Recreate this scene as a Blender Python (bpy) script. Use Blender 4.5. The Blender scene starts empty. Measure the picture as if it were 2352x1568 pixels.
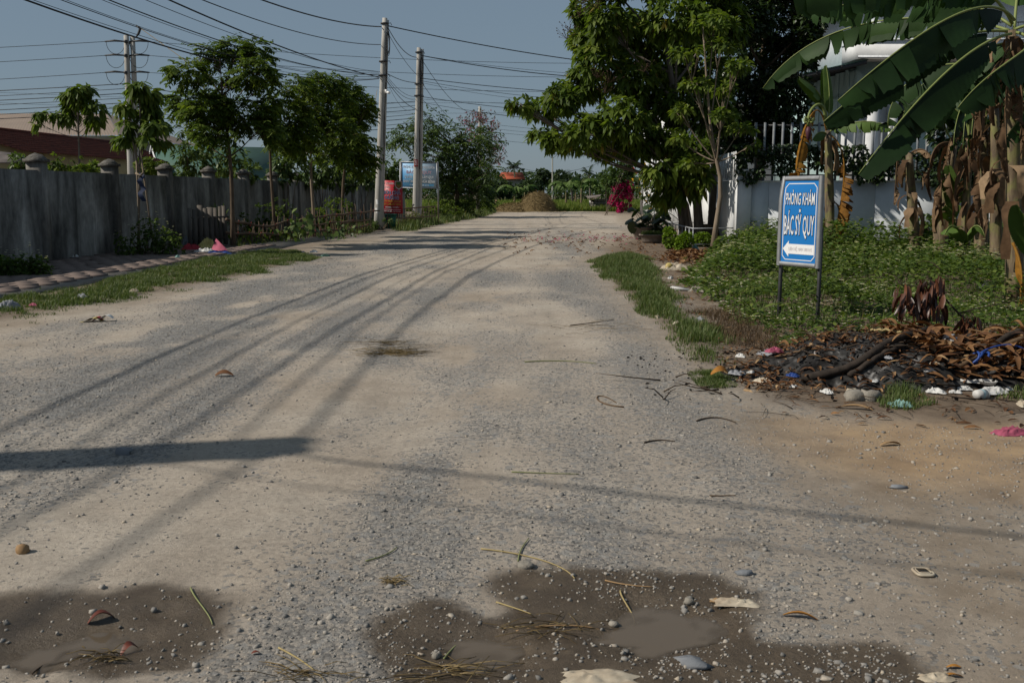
import bpy, math, random
import numpy as np
from mathutils import Vector, Matrix

# ------------------------------------------------------------------ camera, sky, sun, exposure
scene = bpy.context.scene
FV, CX, CY, CAMZ, HOR = 2286.8, 1176.0, 784.0, 1.6, 445.0      # photo measured at 2352 x 1568
PITCH = math.atan((CY - HOR) / FV)
cam_data = bpy.data.cameras.new('camera')
cam = bpy.data.objects.new('camera', cam_data)
scene.collection.objects.link(cam)
scene.camera = cam
cam.location = (0, 0, CAMZ)
cam.rotation_euler = (math.pi / 2 - PITCH, 0, 0)
cam_data.sensor_width = 36.0
cam_data.lens = 36.0 * FV / 2352.0
cam_data.clip_start = 0.1
cam_data.clip_end = 6000
cam_data.dof.use_dof = True
cam_data.dof.focus_distance = 13.0
cam_data.dof.aperture_fstop = 11.0

SUN_EL, SUN_AZ = math.radians(40), math.radians(14)            # light travels towards +X, slightly away
world = bpy.data.worlds.new('World')
scene.world = world
world.use_nodes = True
wn = world.node_tree.nodes; wl = world.node_tree.links
bg = wn['Background']
sky = wn.new('ShaderNodeTexSky')
sky.sky_type = 'NISHITA'
sky.sun_disc = False
sky.sun_elevation = SUN_EL
sky.sun_rotation = math.radians(256)
sky.air_density = 1.0
sky.dust_density = 0.6
sky.ozone_density = 2.0
sky.altitude = 0
haze_mix = wn.new('ShaderNodeMix'); haze_mix.data_type = 'RGBA'          # even hazy veil over the whole sky
haze_mix.inputs['Factor'].default_value = 0.72
haze_mix.inputs['B'].default_value = (2.95, 3.95, 4.95, 1)
wl.new(sky.outputs['Color'], haze_mix.inputs['A'])
wl.new(haze_mix.outputs['Result'], bg.inputs['Color'])
bg.inputs['Strength'].default_value = 0.062

ld = bpy.data.lights.new('sun', 'SUN')
ld.energy = 4.6
ld.angle = math.radians(0.53)
ld.color = (1.0, 0.93, 0.82)
sun = bpy.data.objects.new('sun', ld)
scene.collection.objects.link(sun)
LDIR = Vector((math.cos(SUN_AZ) * math.cos(SUN_EL), math.sin(SUN_AZ) * math.cos(SUN_EL), -math.sin(SUN_EL)))
sun.rotation_euler = LDIR.to_track_quat('-Z', 'Y').to_euler()
sun.location = (-20, -5, 20)

vs = scene.view_settings
vs.view_transform = 'Standard'
vs.look = 'None'
vs.gamma = 1.0
vs.exposure = 0.0
vs.use_curve_mapping = False
scene.render.engine = 'CYCLES'
scene.cycles.use_denoising = True
scene.cycles.max_bounces = 8
scene.cycles.diffuse_bounces = 3
scene.cycles.glossy_bounces = 3
scene.cycles.transparent_max_bounces = 8

# ------------------------------------------------------------------ helpers
COL = scene.collection
RNG = np.random.default_rng(7)
random.seed(7)
MATS = {}
cp, sp = math.cos(PITCH), math.sin(PITCH)

def ray(x, y):
    u, v = (x - CX) / FV, (CY - y) / FV
    return np.array([u, cp + v * sp, -sp + v * cp])
def gp(x, y, z=0.0):                    # photo pixel -> point on the level z
    d = ray(x, y); t = (z - CAMZ) / d[2]
    return np.array([d[0] * t, d[1] * t, z])
def at(x, y, Y):                        # photo pixel -> point at distance Y
    d = ray(x, y); t = Y / d[1]
    return np.array([d[0] * t, Y, CAMZ + d[2] * t])

def norm(a):
    a = np.asarray(a, float)
    return a / np.maximum(np.linalg.norm(a, axis=-1, keepdims=True), 1e-9)

def _hash(ix, iy, seed):
    h = (ix.astype(np.int64) * 374761393 + iy.astype(np.int64) * 668265263 + seed * 974711) & 0x7fffffff
    h = ((h ^ (h >> 13)) * 1274126177) & 0x7fffffff
    return ((h ^ (h >> 16)) & 0xffff) / 65535.0
def vnoise(x, y, seed=0):
    x = np.asarray(x, float); y = np.asarray(y, float)
    ix, iy = np.floor(x), np.floor(y); fx, fy = x - ix, y - iy
    fx = fx * fx * (3 - 2 * fx); fy = fy * fy * (3 - 2 * fy)
    a, b = _hash(ix, iy, seed), _hash(ix + 1, iy, seed)
    c, d = _hash(ix, iy + 1, seed), _hash(ix + 1, iy + 1, seed)
    return (a * (1 - fx) + b * fx) * (1 - fy) + (c * (1 - fx) + d * fx) * fy
def fbm(x, y, seed=0, octv=4):
    s = 0; a = .5; t = 0
    for i in range(octv):
        s = s + a * vnoise(x * 2 ** i, y * 2 ** i, seed + i * 17); t += a; a *= .5
    return s / t

def poly_ground(pts, z=0.0):
    return np.array([gp(x, y, z)[:2] for x, y in pts])
def poly_sd(px, py, poly):              # signed distance, positive inside
    px = np.asarray(px, float); py = np.asarray(py, float)
    best = np.full(px.shape, 1e9); inside = np.zeros(px.shape, bool)
    n = len(poly)
    for i in range(n):
        ax, ay = poly[i]; bx, by = poly[(i + 1) % n]
        dx, dy = bx - ax, by - ay
        t = np.clip(((px - ax) * dx + (py - ay) * dy) / max(dx * dx + dy * dy, 1e-12), 0, 1)
        best = np.minimum(best, np.hypot(px - ax - t * dx, py - ay - t * dy))
        cr = ((ay > py) != (by > py)) & (px < (bx - ax) * (py - ay) / (by - ay if by != ay else 1e-12) + ax)
        inside ^= cr
    return np.where(inside, best, -best)
def sstep(a, b, x):
    t = np.clip((x - a) / (b - a), 0, 1)
    return t * t * (3 - 2 * t)

class MB:
    """collects geometry for ONE mesh object"""
    def __init__(s):
        s.V = []; s.P = {}; s.T = []; s.n = 0
    def add(s, V, polys, tint=0.5):
        V = np.asarray(V, float).reshape(-1, 3)
        for p in polys:
            p = np.asarray(p, int)
            if p.ndim == 1: p = p[None]
            if len(p): s.P.setdefault(p.shape[1], []).append(p + s.n)
        s.V.append(V)
        t = np.broadcast_to(np.asarray(tint, float), (len(V),)) if np.ndim(tint) == 0 else np.asarray(tint, float)
        s.T.append(t); s.n += len(V)
        return s
    def box(s, c, size, rz=0.0, tint=0.5, tilt=None, taper=1.0):
        x, y, z = np.asarray(size, float) / 2
        V = np.array([[-x, -y, -z], [x, -y, -z], [x, y, -z], [-x, y, -z],
                      [-x * taper, -y * taper, z], [x * taper, -y * taper, z], [x * taper, y * taper, z], [-x * taper, y * taper, z]])
        if tilt is not None: V = V @ np.array(Matrix.Rotation(tilt[0], 3, tilt[1])).T
        c_, s_ = math.cos(rz), math.sin(rz)
        V = V @ np.array([[c_, s_, 0], [-s_, c_, 0], [0, 0, 1]])
        return s.add(V + np.asarray(c, float), [[[0, 3, 2, 1], [4, 5, 6, 7], [0, 1, 5, 4], [1, 2, 6, 5], [2, 3, 7, 6], [3, 0, 4, 7]]], tint)
    def prism(s, poly, d, tint=0.5):     # polygon (n,3) extruded along vector d
        a = np.asarray(poly, float); n = len(a); b = a + np.asarray(d, float)
        s.add(np.vstack([a, b]), [np.arange(n)[::-1][None], (np.arange(n) + n)[None],
              np.array([[i, (i + 1) % n, n + (i + 1) % n, n + i] for i in range(n)])], tint)
        return s
    def tube(s, pts, rad, n=7, tint=0.5, cap=True):
        pts = np.asarray(pts, float); m = len(pts)
        rad = np.broadcast_to(np.asarray(rad, float), (m,))
        tg = np.gradient(pts, axis=0); tg = norm(tg)
        up = np.array([0, 0, 1.0]) if abs(tg[0][2]) < .9 else np.array([1.0, 0, 0])
        a = norm(np.cross(tg[0], up)); A = []
        for i in range(m):
            a = a - tg[i] * np.dot(a, tg[i]); a = a / max(np.linalg.norm(a), 1e-9); A.append(a)
        A = np.array(A); B = np.cross(tg, A)
        th = np.arange(n) * 2 * math.pi / n
        V = pts[:, None] + rad[:, None, None] * (np.cos(th)[None, :, None] * A[:, None] + np.sin(th)[None, :, None] * B[:, None])
        i, j = np.meshgrid(np.arange(m - 1), np.arange(n), indexing='ij')
        i, j = i.ravel(), j.ravel(); k = (j + 1) % n
        P = [np.stack([i * n + j, i * n + k, (i + 1) * n + k, (i + 1) * n + j], 1)]
        if cap: P += [np.arange(n)[::-1][None], ((m - 1) * n + np.arange(n))[None]]
        return s.add(V.reshape(-1, 3), P, tint)
    def grid(s, V, nu, nv, tint=0.5, wrap=False):      # V (nu*nv,3) row-major
        nj = nv if wrap else nv - 1
        i, j = np.meshgrid(np.arange(nu - 1), np.arange(nj), indexing='ij'); i, j = i.ravel(), j.ravel(); k = (j + 1) % nv
        return s.add(V, [np.stack([i * nv + j, i * nv + k, (i + 1) * nv + k, (i + 1) * nv + j], 1)], tint)
    def lathe(s, prof, c=(0, 0, 0), n=20, tint=0.5, wob=None):
        th = np.arange(n) * 2 * math.pi / n
        V = []
        for k, (r, z) in enumerate(prof):
            rr = r * (1 + (wob[k] if wob is not None else 0) * np.sin(th * 3 + k))
            V.append(np.stack([rr * np.cos(th), rr * np.sin(th), np.full(n, z)], 1))
        return s.grid(np.vstack(V) + np.asarray(c, float), len(prof), n, tint, wrap=True)
    def leaves(s, P, D, S, L, W, droop=0.3, tint=0.5):
        P, D, S = np.asarray(P, float), norm(D), np.asarray(S, float); N = len(P)
        S = norm(S - D * np.sum(S * D, 1, keepdims=True))
        L = np.broadcast_to(np.asarray(L, float), (N,))[:, None]; W = np.broadcast_to(np.asarray(W, float), (N,))[:, None]
        dr = np.broadcast_to(np.asarray(droop, float), (N,))[:, None]
        z = np.array([[0, 0, 1.0]])
        V = np.stack([P, P + .32 * L * D - .46 * W * S - .06 * dr * L * z, P + .32 * L * D + .46 * W * S - .06 * dr * L * z,
                      P + .68 * L * D + .42 * W * S - .26 * dr * L * z, P + .68 * L * D - .42 * W * S - .26 * dr * L * z,
                      P + L * D - .6 * dr * L * z], 1)
        b = np.arange(N)[:, None] * 6
        t = np.broadcast_to(np.asarray(tint, float), (N,))
        return s.add(V.reshape(-1, 3), [b + [0, 2, 1], b + [1, 2, 3, 4], b + [4, 3, 5]], np.repeat(t, 6))
    def mesh(s, name, origin=(0, 0, 0)):
        me = bpy.data.meshes.new(name)
        V = np.vstack(s.V) - np.asarray(origin, float)
        loops = []; starts = []; o = 0
        for k, ps in s.P.items():
            a = np.vstack(ps); loops.append(a.ravel()); starts.append(o + np.arange(len(a)) * k); o += a.size
        loops = np.concatenate(loops).astype(np.int32); starts = np.concatenate(starts).astype(np.int32)
        me.vertices.add(len(V)); me.vertices.foreach_set('co', V.astype(np.float32).ravel())
        me.loops.add(len(loops)); me.loops.foreach_set('vertex_index', loops)
        me.polygons.add(len(starts)); me.polygons.foreach_set('loop_start', starts)
        me.update(calc_edges=True)
        at_ = me.attributes.new('tint', 'FLOAT', 'POINT')
        at_.data.foreach_set('value', np.concatenate(s.T).astype(np.float32))
        return me
    def build(s, name, mat, parent=None, smooth=False, kind=None):
        o_ = parent_world(parent)
        me = s.mesh(name, o_)
        me.materials.append(M(mat) if isinstance(mat, str) else mat)
        if smooth: me.shade_smooth()
        return link(bpy.data.objects.new(name, me), parent, kind)

def parent_world(p):
    o = np.zeros(3)
    while p is not None:
        o = o + np.array(p.location); p = p.parent
    return o
def link(o, parent=None, kind=None):
    COL.objects.link(o)
    if parent is not None: o.parent = parent
    if kind: o['kind'] = kind
    return o
def T(name, label, cat, loc=(0, 0, 0), group=None):
    o = bpy.data.objects.new(name, None); o.empty_display_size = .2
    o.location = tuple(float(v) for v in loc)
    COL.objects.link(o)
    return tag(o, label, cat, group)
def tag(o, label, cat, group=None):
    o['label'] = label; o['category'] = cat
    if group: o['group'] = group
    return o
def inst(name, me, loc, parent=None, rot=(0, 0, 0), scale=(1, 1, 1)):
    o = bpy.data.objects.new(name, me)
    COL.objects.link(o)
    o.rotation_euler = rot; o.scale = scale
    if parent is not None:
        o.parent = parent; loc = np.asarray(loc, float) - parent_world(parent)
    o.location = tuple(float(v) for v in loc)
    return o

# ------------------------------------------------------------------ materials
class NT:
    def __init__(s, name):
        s.m = bpy.data.materials.new(name); s.m.use_nodes = True
        s.t = s.m.node_tree; s.b = s.t.nodes['Principled BSDF']; s.out = s.t.nodes['Material Output']
    def n(s, typ, **kw):
        nd = s.t.nodes.new(typ)
        for k, v in kw.items():
            if isinstance(v, tuple) and len(v) == 2 and v[0] == 'in': pass
            setattr(nd, k, v)
        return nd
    def l(s, a, b): s.t.links.new(a, b)
    def attr(s, nm): return s.n('ShaderNodeAttribute', attribute_name=nm).outputs['Fac']
    def pos(s, scale=(1, 1, 1)):
        g = s.n('ShaderNodeNewGeometry'); mp = s.n('ShaderNodeMapping'); mp.inputs['Scale'].default_value = scale
        s.l(g.outputs['Position'], mp.inputs['Vector']); return mp.outputs['Vector']
    def objv(s, scale=(1, 1, 1)):
        g = s.n('ShaderNodeTexCoord'); mp = s.n('ShaderNodeMapping'); mp.inputs['Scale'].default_value = scale
        s.l(g.outputs['Object'], mp.inputs['Vector']); return mp.outputs['Vector']
    def noise(s, vec, scale, detail=5, rough=.6):
        nd = s.n('ShaderNodeTexNoise'); nd.inputs['Scale'].default_value = scale; nd.inputs['Detail'].default_value = detail
        nd.inputs['Roughness'].default_value = rough; s.l(vec, nd.inputs['Vector']); return nd.outputs['Fac']
    def ramp(s, fac, stops):
        r = s.n('ShaderNodeValToRGB'); e = r.color_ramp.elements
        while len(e) < len(stops): e.new(.5)
        for q, (p, c) in zip(e, stops):
            q.position = p; q.color = (c[0], c[1], c[2], 1) if not np.isscalar(c) else (c, c, c, 1)
        s.l(fac, r.inputs['Fac']); return r.outputs['Color']
    def mix(s, fac, a, b, blend='MIX'):
        m = s.n('ShaderNodeMix', data_type='RGBA', blend_type=blend)
        for sock, v in ((m.inputs['Factor'], fac), (m.inputs['A'], a), (m.inputs['B'], b)):
            if hasattr(v, 'is_linked') or hasattr(v, 'links'): s.l(v, sock)
            elif np.isscalar(v): sock.default_value = v
            else: sock.default_value = (v[0], v[1], v[2], 1)
        return m.outputs['Result']
    def math(s, op, a, b=0.0):
        m = s.n('ShaderNodeMath', operation=op)
        for sock, v in zip(m.inputs, (a, b)):
            if hasattr(v, 'links'): s.l(v, sock)
            else: sock.default_value = v
        return m.outputs[0]
    def bump(s, h, strength=.4, dist=.02):
        b = s.n('ShaderNodeBump'); b.inputs['Strength'].default_value = strength; b.inputs['Distance'].default_value = dist
        s.l(h, b.inputs['Height']); s.l(b.outputs['Normal'], s.b.inputs['Normal']); return b
    def col(s, c):
        if hasattr(c, 'links'): s.l(c, s.b.inputs['Base Color'])
        else: s.b.inputs['Base Color'].default_value = (c[0], c[1], c[2], 1)
    def setv(s, **kw):
        for k, v in kw.items():
            sk = s.b.inputs[k.replace('_', ' ')]
            if hasattr(v, 'links'): s.l(v, sk)
            else: sk.default_value = v

def M(name): return MATS[name]
def mat_plain(name, a, b=None, rough=.7, scale=6, spec=.3, bump=.15, dist=.01, stretch=(1, 1, 1), metal=0.0):
    t = NT(name); v = t.objv(stretch)
    b = b if b is not None else tuple(x * .75 for x in a)
    nz = t.noise(v, scale, 6, .65)
    t.col(t.ramp(nz, [(.3, b), (.7, a)]))
    t.setv(Roughness=rough, Metallic=metal); t.b.inputs['Specular IOR Level'].default_value = spec
    if bump: t.bump(t.noise(v, scale * 4, 5, .7), bump, dist)
    MATS[name] = t.m; return t.m
def mat_tint(name, stops, rough=.6, spec=.3, trans=0.0, noise=0.15, nscale=8, tcol=None):
    """colour from the 'tint' attribute, with grain; trans = share of light let through (leaves)"""
    t = NT(name); f = t.attr('tint')
    c = t.ramp(f, stops)
    if noise:
        nz = t.noise(t.pos(), nscale, 4, .6)
        c = t.mix(1.0, c, t.ramp(nz, [(.3, 1 - noise * 1.6), (.7, 1 + noise * .4)]), 'MULTIPLY')
    t.col(c); t.setv(Roughness=rough); t.b.inputs['Specular IOR Level'].default_value = spec
    if trans:
        tr = t.n('ShaderNodeBsdfTranslucent'); mx = t.n('ShaderNodeMixShader'); mx.inputs[0].default_value = trans
        tc = t.mix(1.0, c, tcol or (1.25, 1.35, .55), 'MULTIPLY')
        t.l(tc, tr.inputs['Color']); t.l(t.b.outputs[0], mx.inputs[1]); t.l(tr.outputs[0], mx.inputs[2]); t.l(mx.outputs[0], t.out.inputs['Surface'])
    MATS[name] = t.m; return t.m
# ------------------------------------------------------------------ ground shape
WET_A = poly_ground([(1105, 1312), (1180, 1300), (1330, 1293), (1500, 1300), (1640, 1320), (1730, 1355), (1765, 1400), (1745, 1448), (1800, 1458),
                     (1950, 1455), (2050, 1480), (2120, 1525), (2170, 1590), (2150, 1680), (1700, 1720), (1100, 1700), (930, 1600), (872, 1520), (818, 1450),
                     (862, 1408), (950, 1368), (1060, 1374), (1128, 1402), (1150, 1385), (1098, 1345)])
WET_B = poly_ground([(-420, 1380), (-150, 1365), (0, 1358), (150, 1345), (350, 1338), (480, 1350), (545, 1378), (522, 1440), (490, 1492), (420, 1530), (250, 1548), (0, 1532), (-300, 1545)])
WAT_A = poly_ground([(1390, 1398), (1470, 1378), (1560, 1374), (1635, 1400), (1662, 1440), (1610, 1476), (1500, 1484), (1410, 1474), (1370, 1435)])
WAT_A2 = poly_ground([(1010, 1470), (1060, 1432), (1150, 1425), (1230, 1450), (1240, 1490), (1180, 1530), (1090, 1540), (1020, 1515)])
WAT_B = poly_ground([(-80, 1530), (40, 1480), (110, 1440), (220, 1420), (330, 1418), (360, 1440), (300, 1475), (180, 1500), (60, 1528)])
SAND = poly_ground([(1700, 1010), (1850, 955), (2100, 950), (2420, 960), (2600, 1060), (2420, 1150), (2150, 1130), (1950, 1100), (1780, 1060)])
BROWN = poly_ground([(1480, 960), (1700, 905), (2000, 950), (2700, 1000), (3300, 1250), (3000, 1800), (2300, 1750), (1900, 1430), (1750, 1300), (1600, 1150)])
SOIL_R = poly_ground([(1480, 585), (1560, 575), (1640, 600), (1700, 740), (1900, 790), (2400, 800), (2700, 830), (2600, 960), (2300, 985), (1900, 945), (1700, 905), (1640, 850), (1560, 740), (1520, 640)])
SOIL_R2 = poly_ground([(1380, 575), (1440, 548), (1700, 545), (1700, 640), (1600, 660), (1540, 620)])
LAWN_R = poly_ground([(1600, 640), (1620, 585), (1690, 560), (1800, 545), (2600, 545), (2700, 800), (2352, 805), (2000, 775), (1800, 800), (1700, 750), (1640, 690)])
GRASS_L = poly_ground([(-300, 800), (0, 742), (130, 712), (250, 692), (380, 668), (500, 645), (620, 620), (740, 592), (700, 578), (600, 575), (500, 592), (400, 610), (300, 632), (200, 652), (100, 672), (0, 692), (-300, 750)])
GRASS_R = poly_ground([(1358, 598), (1390, 640), (1440, 690), (1480, 730), (1520, 775), (1570, 818), (1620, 838), (1655, 832), (1660, 800), (1612, 740), (1560, 690), (1530, 640), (1500, 592), (1420, 588)])
PATCH_R = poly_ground([(1588, 870), (1610, 850), (1650, 848), (1690, 868), (1690, 885), (1640, 890)])
GRASS_F = poly_ground([(930, 532), (1010, 515), (1090, 500), (1140, 488), (1120, 478), (1060, 478), (1010, 488), (950, 505), (900, 520)])
GRASS_F2 = poly_ground([(540, 575), (620, 560), (760, 545), (850, 535), (900, 522), (880, 505), (780, 520), (640, 545), (540, 560)])
ROAD = poly_ground([(-900, 950), (-300, 802), (0, 744), (250, 694), (500, 646), (740, 594), (850, 548), (930, 532), (1010, 516), (1130, 492), (1165, 485.5), (1345, 485.5), (1430, 497), (1450, 520),
                    (1440, 547), (1358, 598), (1390, 640), (1440, 690), (1520, 775), (1570, 820), (1640, 842), (1600, 880), (1720, 930), (2000, 965), (2420, 990), (2900, 1010), (3800, 1300), (5200, 2600), (-3200, 2600)])

def wet_depth(x, y):
    w = 0.09 * (fbm(x * 3, y * 3, 5) - .5) * 2 + .05 * (fbm(x * 13, y * 13, 6, 3) - .5) * 2
    a = poly_sd(x, y, WET_A) + w * .8; b = poly_sd(x, y, WET_B) + w * .8
    wet = np.maximum(sstep(-.035, .06, a), sstep(-.035, .06, b))
    wa = np.maximum(np.maximum(poly_sd(x, y, WAT_A), poly_sd(x, y, WAT_B)), poly_sd(x, y, WAT_A2) - .02) + w * 1.5
    return wet, wa
def hz(x, y):
    x = np.asarray(x, float); y = np.asarray(y, float)
    h = .05 * (fbm(x * .45, y * .25, 1, 3) - .5)
    h = h + .022 * (fbm(x * 2.2, y * 1.7, 2, 4) - .5) * np.clip(12 / np.maximum(y, 4), .3, 1)
    wet, wa = wet_depth(x, y)
    near = sstep(9, 5, y)
    flat = -.012 + .034 * (fbm(x * 6, y * 6, 9, 5) - .5)
    h = h * (1 - wet * near) + wet * near * flat
    h = h - near * .042 * sstep(-.10, .12, wa)
    h = h - .035 * np.exp(-((x + .9 - .02 * y) / .5) ** 2) * sstep(4, 8, y) * .6
    h = h + .06 * sstep(0, 1.5, poly_sd(x, y, LAWN_R))
    h = h + .03 * sstep(-.2, .4, poly_sd(x, y, GRASS_L)) + .03 * sstep(-.2, .3, poly_sd(x, y, GRASS_R))
    return h
_gx, _gy = np.linspace(-26, 26, 700), np.concatenate([np.linspace(1.5, 16, 500), np.linspace(16.1, 62, 300)])
_GH = hz(*np.meshgrid(_gx, _gy, indexing='ij'))
def gz(x, y):                            # quick look-up of the same surface
    if not (-26 < x < 26 and 1.5 < y < 62): return 0.0
    fx = (x + 26) / 52 * 699; i = min(int(fx), 698); fx -= i
    j = min(max(int(np.searchsorted(_gy, y)) - 1, 0), len(_gy) - 2); fy = (y - _gy[j]) / (_gy[j + 1] - _gy[j])
    return float((_GH[i, j] * (1 - fx) + _GH[i + 1, j] * fx) * (1 - fy) + (_GH[i, j + 1] * (1 - fx) + _GH[i + 1, j + 1] * fx) * fy)
def G(x, y):                             # photo pixel -> point on the real ground
    p = gp(x, y); 
    for _ in range(3): p = gp(x, y, gz(p[0], p[1]))
    return p

def ground_material():
    t = NT('dirt_ground'); v = t.pos()
    big = t.noise(v, .55, 5, .6); mid = t.noise(v, 3.2, 6, .65); fine = t.noise(v, 38, 5, .75)
    dust = t.ramp(big, [(.3, (.285, .236, .184)), (.48, (.335, .285, .23)), (.72, (.385, .34, .284))])
    dust = t.mix(1.0, dust, t.ramp(mid, [(.25, .80), (.6, 1.04)]), 'MULTIPLY')
    dust = t.mix(1.0, dust, t.ramp(fine, [(.3, .70), (.5, 1.0), (.75, 1.15)]), 'MULTIPLY')
    grit = t.noise(v, 14, 8, .85)
    dust = t.mix(1.0, dust, t.ramp(grit, [(.32, .72), (.44, 1.02), (.66, 1.16)]), 'MULTIPLY')
    sw = t.noise(t.pos((1.3, .22, 1)), 1.3, 7, .68)                     # long swept streaks left by wheels
    dust = t.mix(1.0, dust, t.ramp(sw, [(.3, .80), (.44, .99), (.68, 1.12)]), 'MULTIPLY')
    brown = t.ramp(mid, [(.3, (.15, .112, .076)), (.7, (.235, .186, .134))])
    dust = t.mix(t.math('MULTIPLY', t.attr('brown'), t.ramp(t.noise(v, 1.2, 6, .65), [(.3, .25), (.65, 1.0)])), dust, brown)
    vo = t.n('ShaderNodeTexVoronoi'); vo.inputs['Scale'].default_value = 55; t.l(v, vo.inputs['Vector'])
    vo2 = t.n('ShaderNodeTexVoronoi'); vo2.inputs['Scale'].default_value = 24; t.l(v, vo2.inputs['Vector'])
    sep = t.n('ShaderNodeSeparateColor'); t.l(vo.outputs['Color'], sep.inputs[0])
    sep2 = t.n('ShaderNodeSeparateColor'); t.l(vo2.outputs['Color'], sep2.inputs[0])
    chip = t.ramp(sep.outputs[0], [(0, (.11, .108, .105)), (.5, (.20, .195, .186)), (1, (.31, .29, .26))])
    chip = t.mix(1.0, chip, t.ramp(vo.outputs['Distance'], [(.25, 1.0), (.62, .6)]), 'MULTIPLY')
    gr = t.attr('gravel')
    dust = t.mix(t.math('MULTIPLY', gr, .75), dust, t.ramp(grit, [(.35, (.13, .128, .126)), (.5, (.215, .21, .203)), (.65, (.28, .27, .255))]))
    sel = t.math('GREATER_THAN', t.math('ADD', gr, t.math('MULTIPLY', t.math('SUBTRACT', mid, .5), .9)), sep.outputs[1])
    c = t.mix(t.math('MULTIPLY', sel, .75), dust, chip)
    sel2 = t.math('GREATER_THAN', t.math('MULTIPLY', gr, .35), sep2.outputs[1])
    chip2 = t.ramp(sep2.outputs[0], [(0, (.14, .142, .145)), (1, (.28, .272, .255))])
    c = t.mix(t.math('MULTIPLY', sel2, .6), c, chip2)
    sandc = t.ramp(mid, [(.3, (.26, .17, .095)), (.7, (.37, .265, .16))])
    c = t.mix(t.math('MULTIPLY', t.attr('sand'), t.ramp(t.noise(v, 1.6, 5, .6), [(.3, .35), (.6, 1.0)])), c, sandc)
    soil = t.ramp(mid, [(.3, (.085, .06, .042)), (.7, (.20, .15, .105))])
    c = t.mix(t.attr('soil'), c, soil)
    wet = t.attr('wet')
    wc = t.ramp(mid, [(.3, (.068, .050, .034)), (.7, (.115, .088, .06))])
    wc = t.mix(1.0, wc, t.ramp(fine, [(.3, .75), (.7, 1.1)]), 'MULTIPLY')
    c = t.mix(wet, c, wc)
    t.col(c)
    t.setv(Roughness=t.ramp(wet, [(0, .92), (1, .38)]))
    t.b.inputs['Specular IOR Level'].default_value = .25
    hgt = t.math('ADD', t.math('MULTIPLY', fine, .6), t.math('MULTIPLY', t.math('SUBTRACT', 1.0, vo.outputs['Distance']), t.math('MULTIPLY', gr, .9)))
    hgt = t.math('ADD', hgt, t.math('MULTIPLY', mid, .8))
    t.bump(t.math('ADD', hgt, t.math('MULTIPLY', grit, 1.4)), .6, .02)
    MATS['dirt_ground'] = t.m
ground_material()

def gravel_amount(x, y):
    n1 = fbm(x * .55 + 3, y * .16 + 1, 31, 4); n2 = fbm(x * 1.8, y * .9, 41, 3)
    g = sstep(.46, .70, n1 * .7 + n2 * .3)
    band = np.exp(-((x + 3.4 + .04 * (y - 10)) / 1.2) ** 2) * sstep(6, 9, y) * sstep(26, 12, y)        # loose grey gravel on the left
    mid_ = np.exp(-((x + .3) / 1.6) ** 2) * sstep(7.5, 10, y) * sstep(24, 14, y) * .8
    tr_ = 0
    for x0 in (-2.6, -1.1, .55, 1.9): tr_ = tr_ + np.exp(-((x - x0 - .25 * np.sin(y * .21 + x0)) / .3) ** 2)
    return (1 - .65 * np.clip(tr_, 0, 1)) * np.clip(g * .75 + band * .95 * sstep(.2, .5, n2) + mid_ * .4 * sstep(.35, .6, n2), 0, 1)

def make_ground():
    ys = [np.linspace(-9, 2.3, 14)]
    yy = 2.35
    rows = []
    while yy < 91: rows.append(yy); yy *= 1.0088
    ys = np.concatenate([ys[0], np.array(rows), [91.5]])
    t = np.linspace(-1, 1, 391); sx = np.sign(t) * np.abs(t) ** 1.45
    Y = np.repeat(ys, len(t)).reshape(len(ys), -1)
    X = sx[None, :] * (np.maximum(Y, 0) * .62 + 16)
    H = hz(X, Y)
    H[Y < 2.3] = np.minimum(H[Y < 2.3], .03)
    wet, _ = wet_depth(X, Y)
    gv = gravel_amount(X, Y) * sstep(70, 25, Y)
    wob = .35 * (fbm(X * 1.3, Y * 1.3, 77) - .5) * 2
    rsd0 = poly_sd(X, Y, ROAD)
    sand = sstep(-.3, .6, poly_sd(X, Y, SAND) + wob)
    soil = np.maximum.reduce([sstep(-.15, .5, poly_sd(X, Y, SOIL_R) + wob), sstep(-.4, .8, poly_sd(X, Y, SOIL_R2) + wob),
                              .9 * sstep(-.1, .3, poly_sd(X, Y, LAWN_R)), .75 * sstep(-.05, .2, poly_sd(X, Y, GRASS_L) + wob * .4),
                              .75 * sstep(-.05, .2, poly_sd(X, Y, GRASS_R) + wob * .4), .7 * sstep(-.3, .3, poly_sd(X, Y, GRASS_F) + wob),
                              .8 * sstep(-.3, .5, poly_sd(X, Y, GRASS_F2) + wob)])
    brown = np.maximum(sstep(-.5, 1.0, poly_sd(X, Y, BROWN) + wob * 1.5), .7 * sstep(.9, .0, rsd0))
    rsd = rsd0
    soil = np.maximum(soil, .55 * sstep(0, 2.5, -rsd))
    gv = gv * (1 - soil) * (1 - .7 * sand) * (1 - .6 * brown)
    nu, nv = Y.shape
    i, j = np.meshgrid(np.arange(nu - 1), np.arange(nv - 1), indexing='ij'); i, j = i.ravel(), j.ravel()
    F = np.stack([i * nv + j, i * nv + j + 1, (i + 1) * nv + j + 1, (i + 1) * nv + j], 1)
    V = np.stack([X, Y, H], 2).reshape(-1, 3)
    isroad = (rsd.ravel()[F].mean(1) > 0)
    for name, sel in (('road', isroad), ('ground', ~isroad)):
        f = F[sel]; used, inv = np.unique(f, return_inverse=True)
        mb = MB(); mb.add(V[used], [inv.reshape(-1, 4)])
        o = mb.build(name, 'dirt_ground', None, True, 'structure')
        for nm, arr in (('wet', wet), ('gravel', gv), ('soil', soil), ('sand', sand), ('brown', brown)):
            a = o.data.attributes.new(nm, 'FLOAT', 'POINT'); a.data.foreach_set('value', arr.ravel()[used].astype(np.float32))
make_ground()

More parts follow.
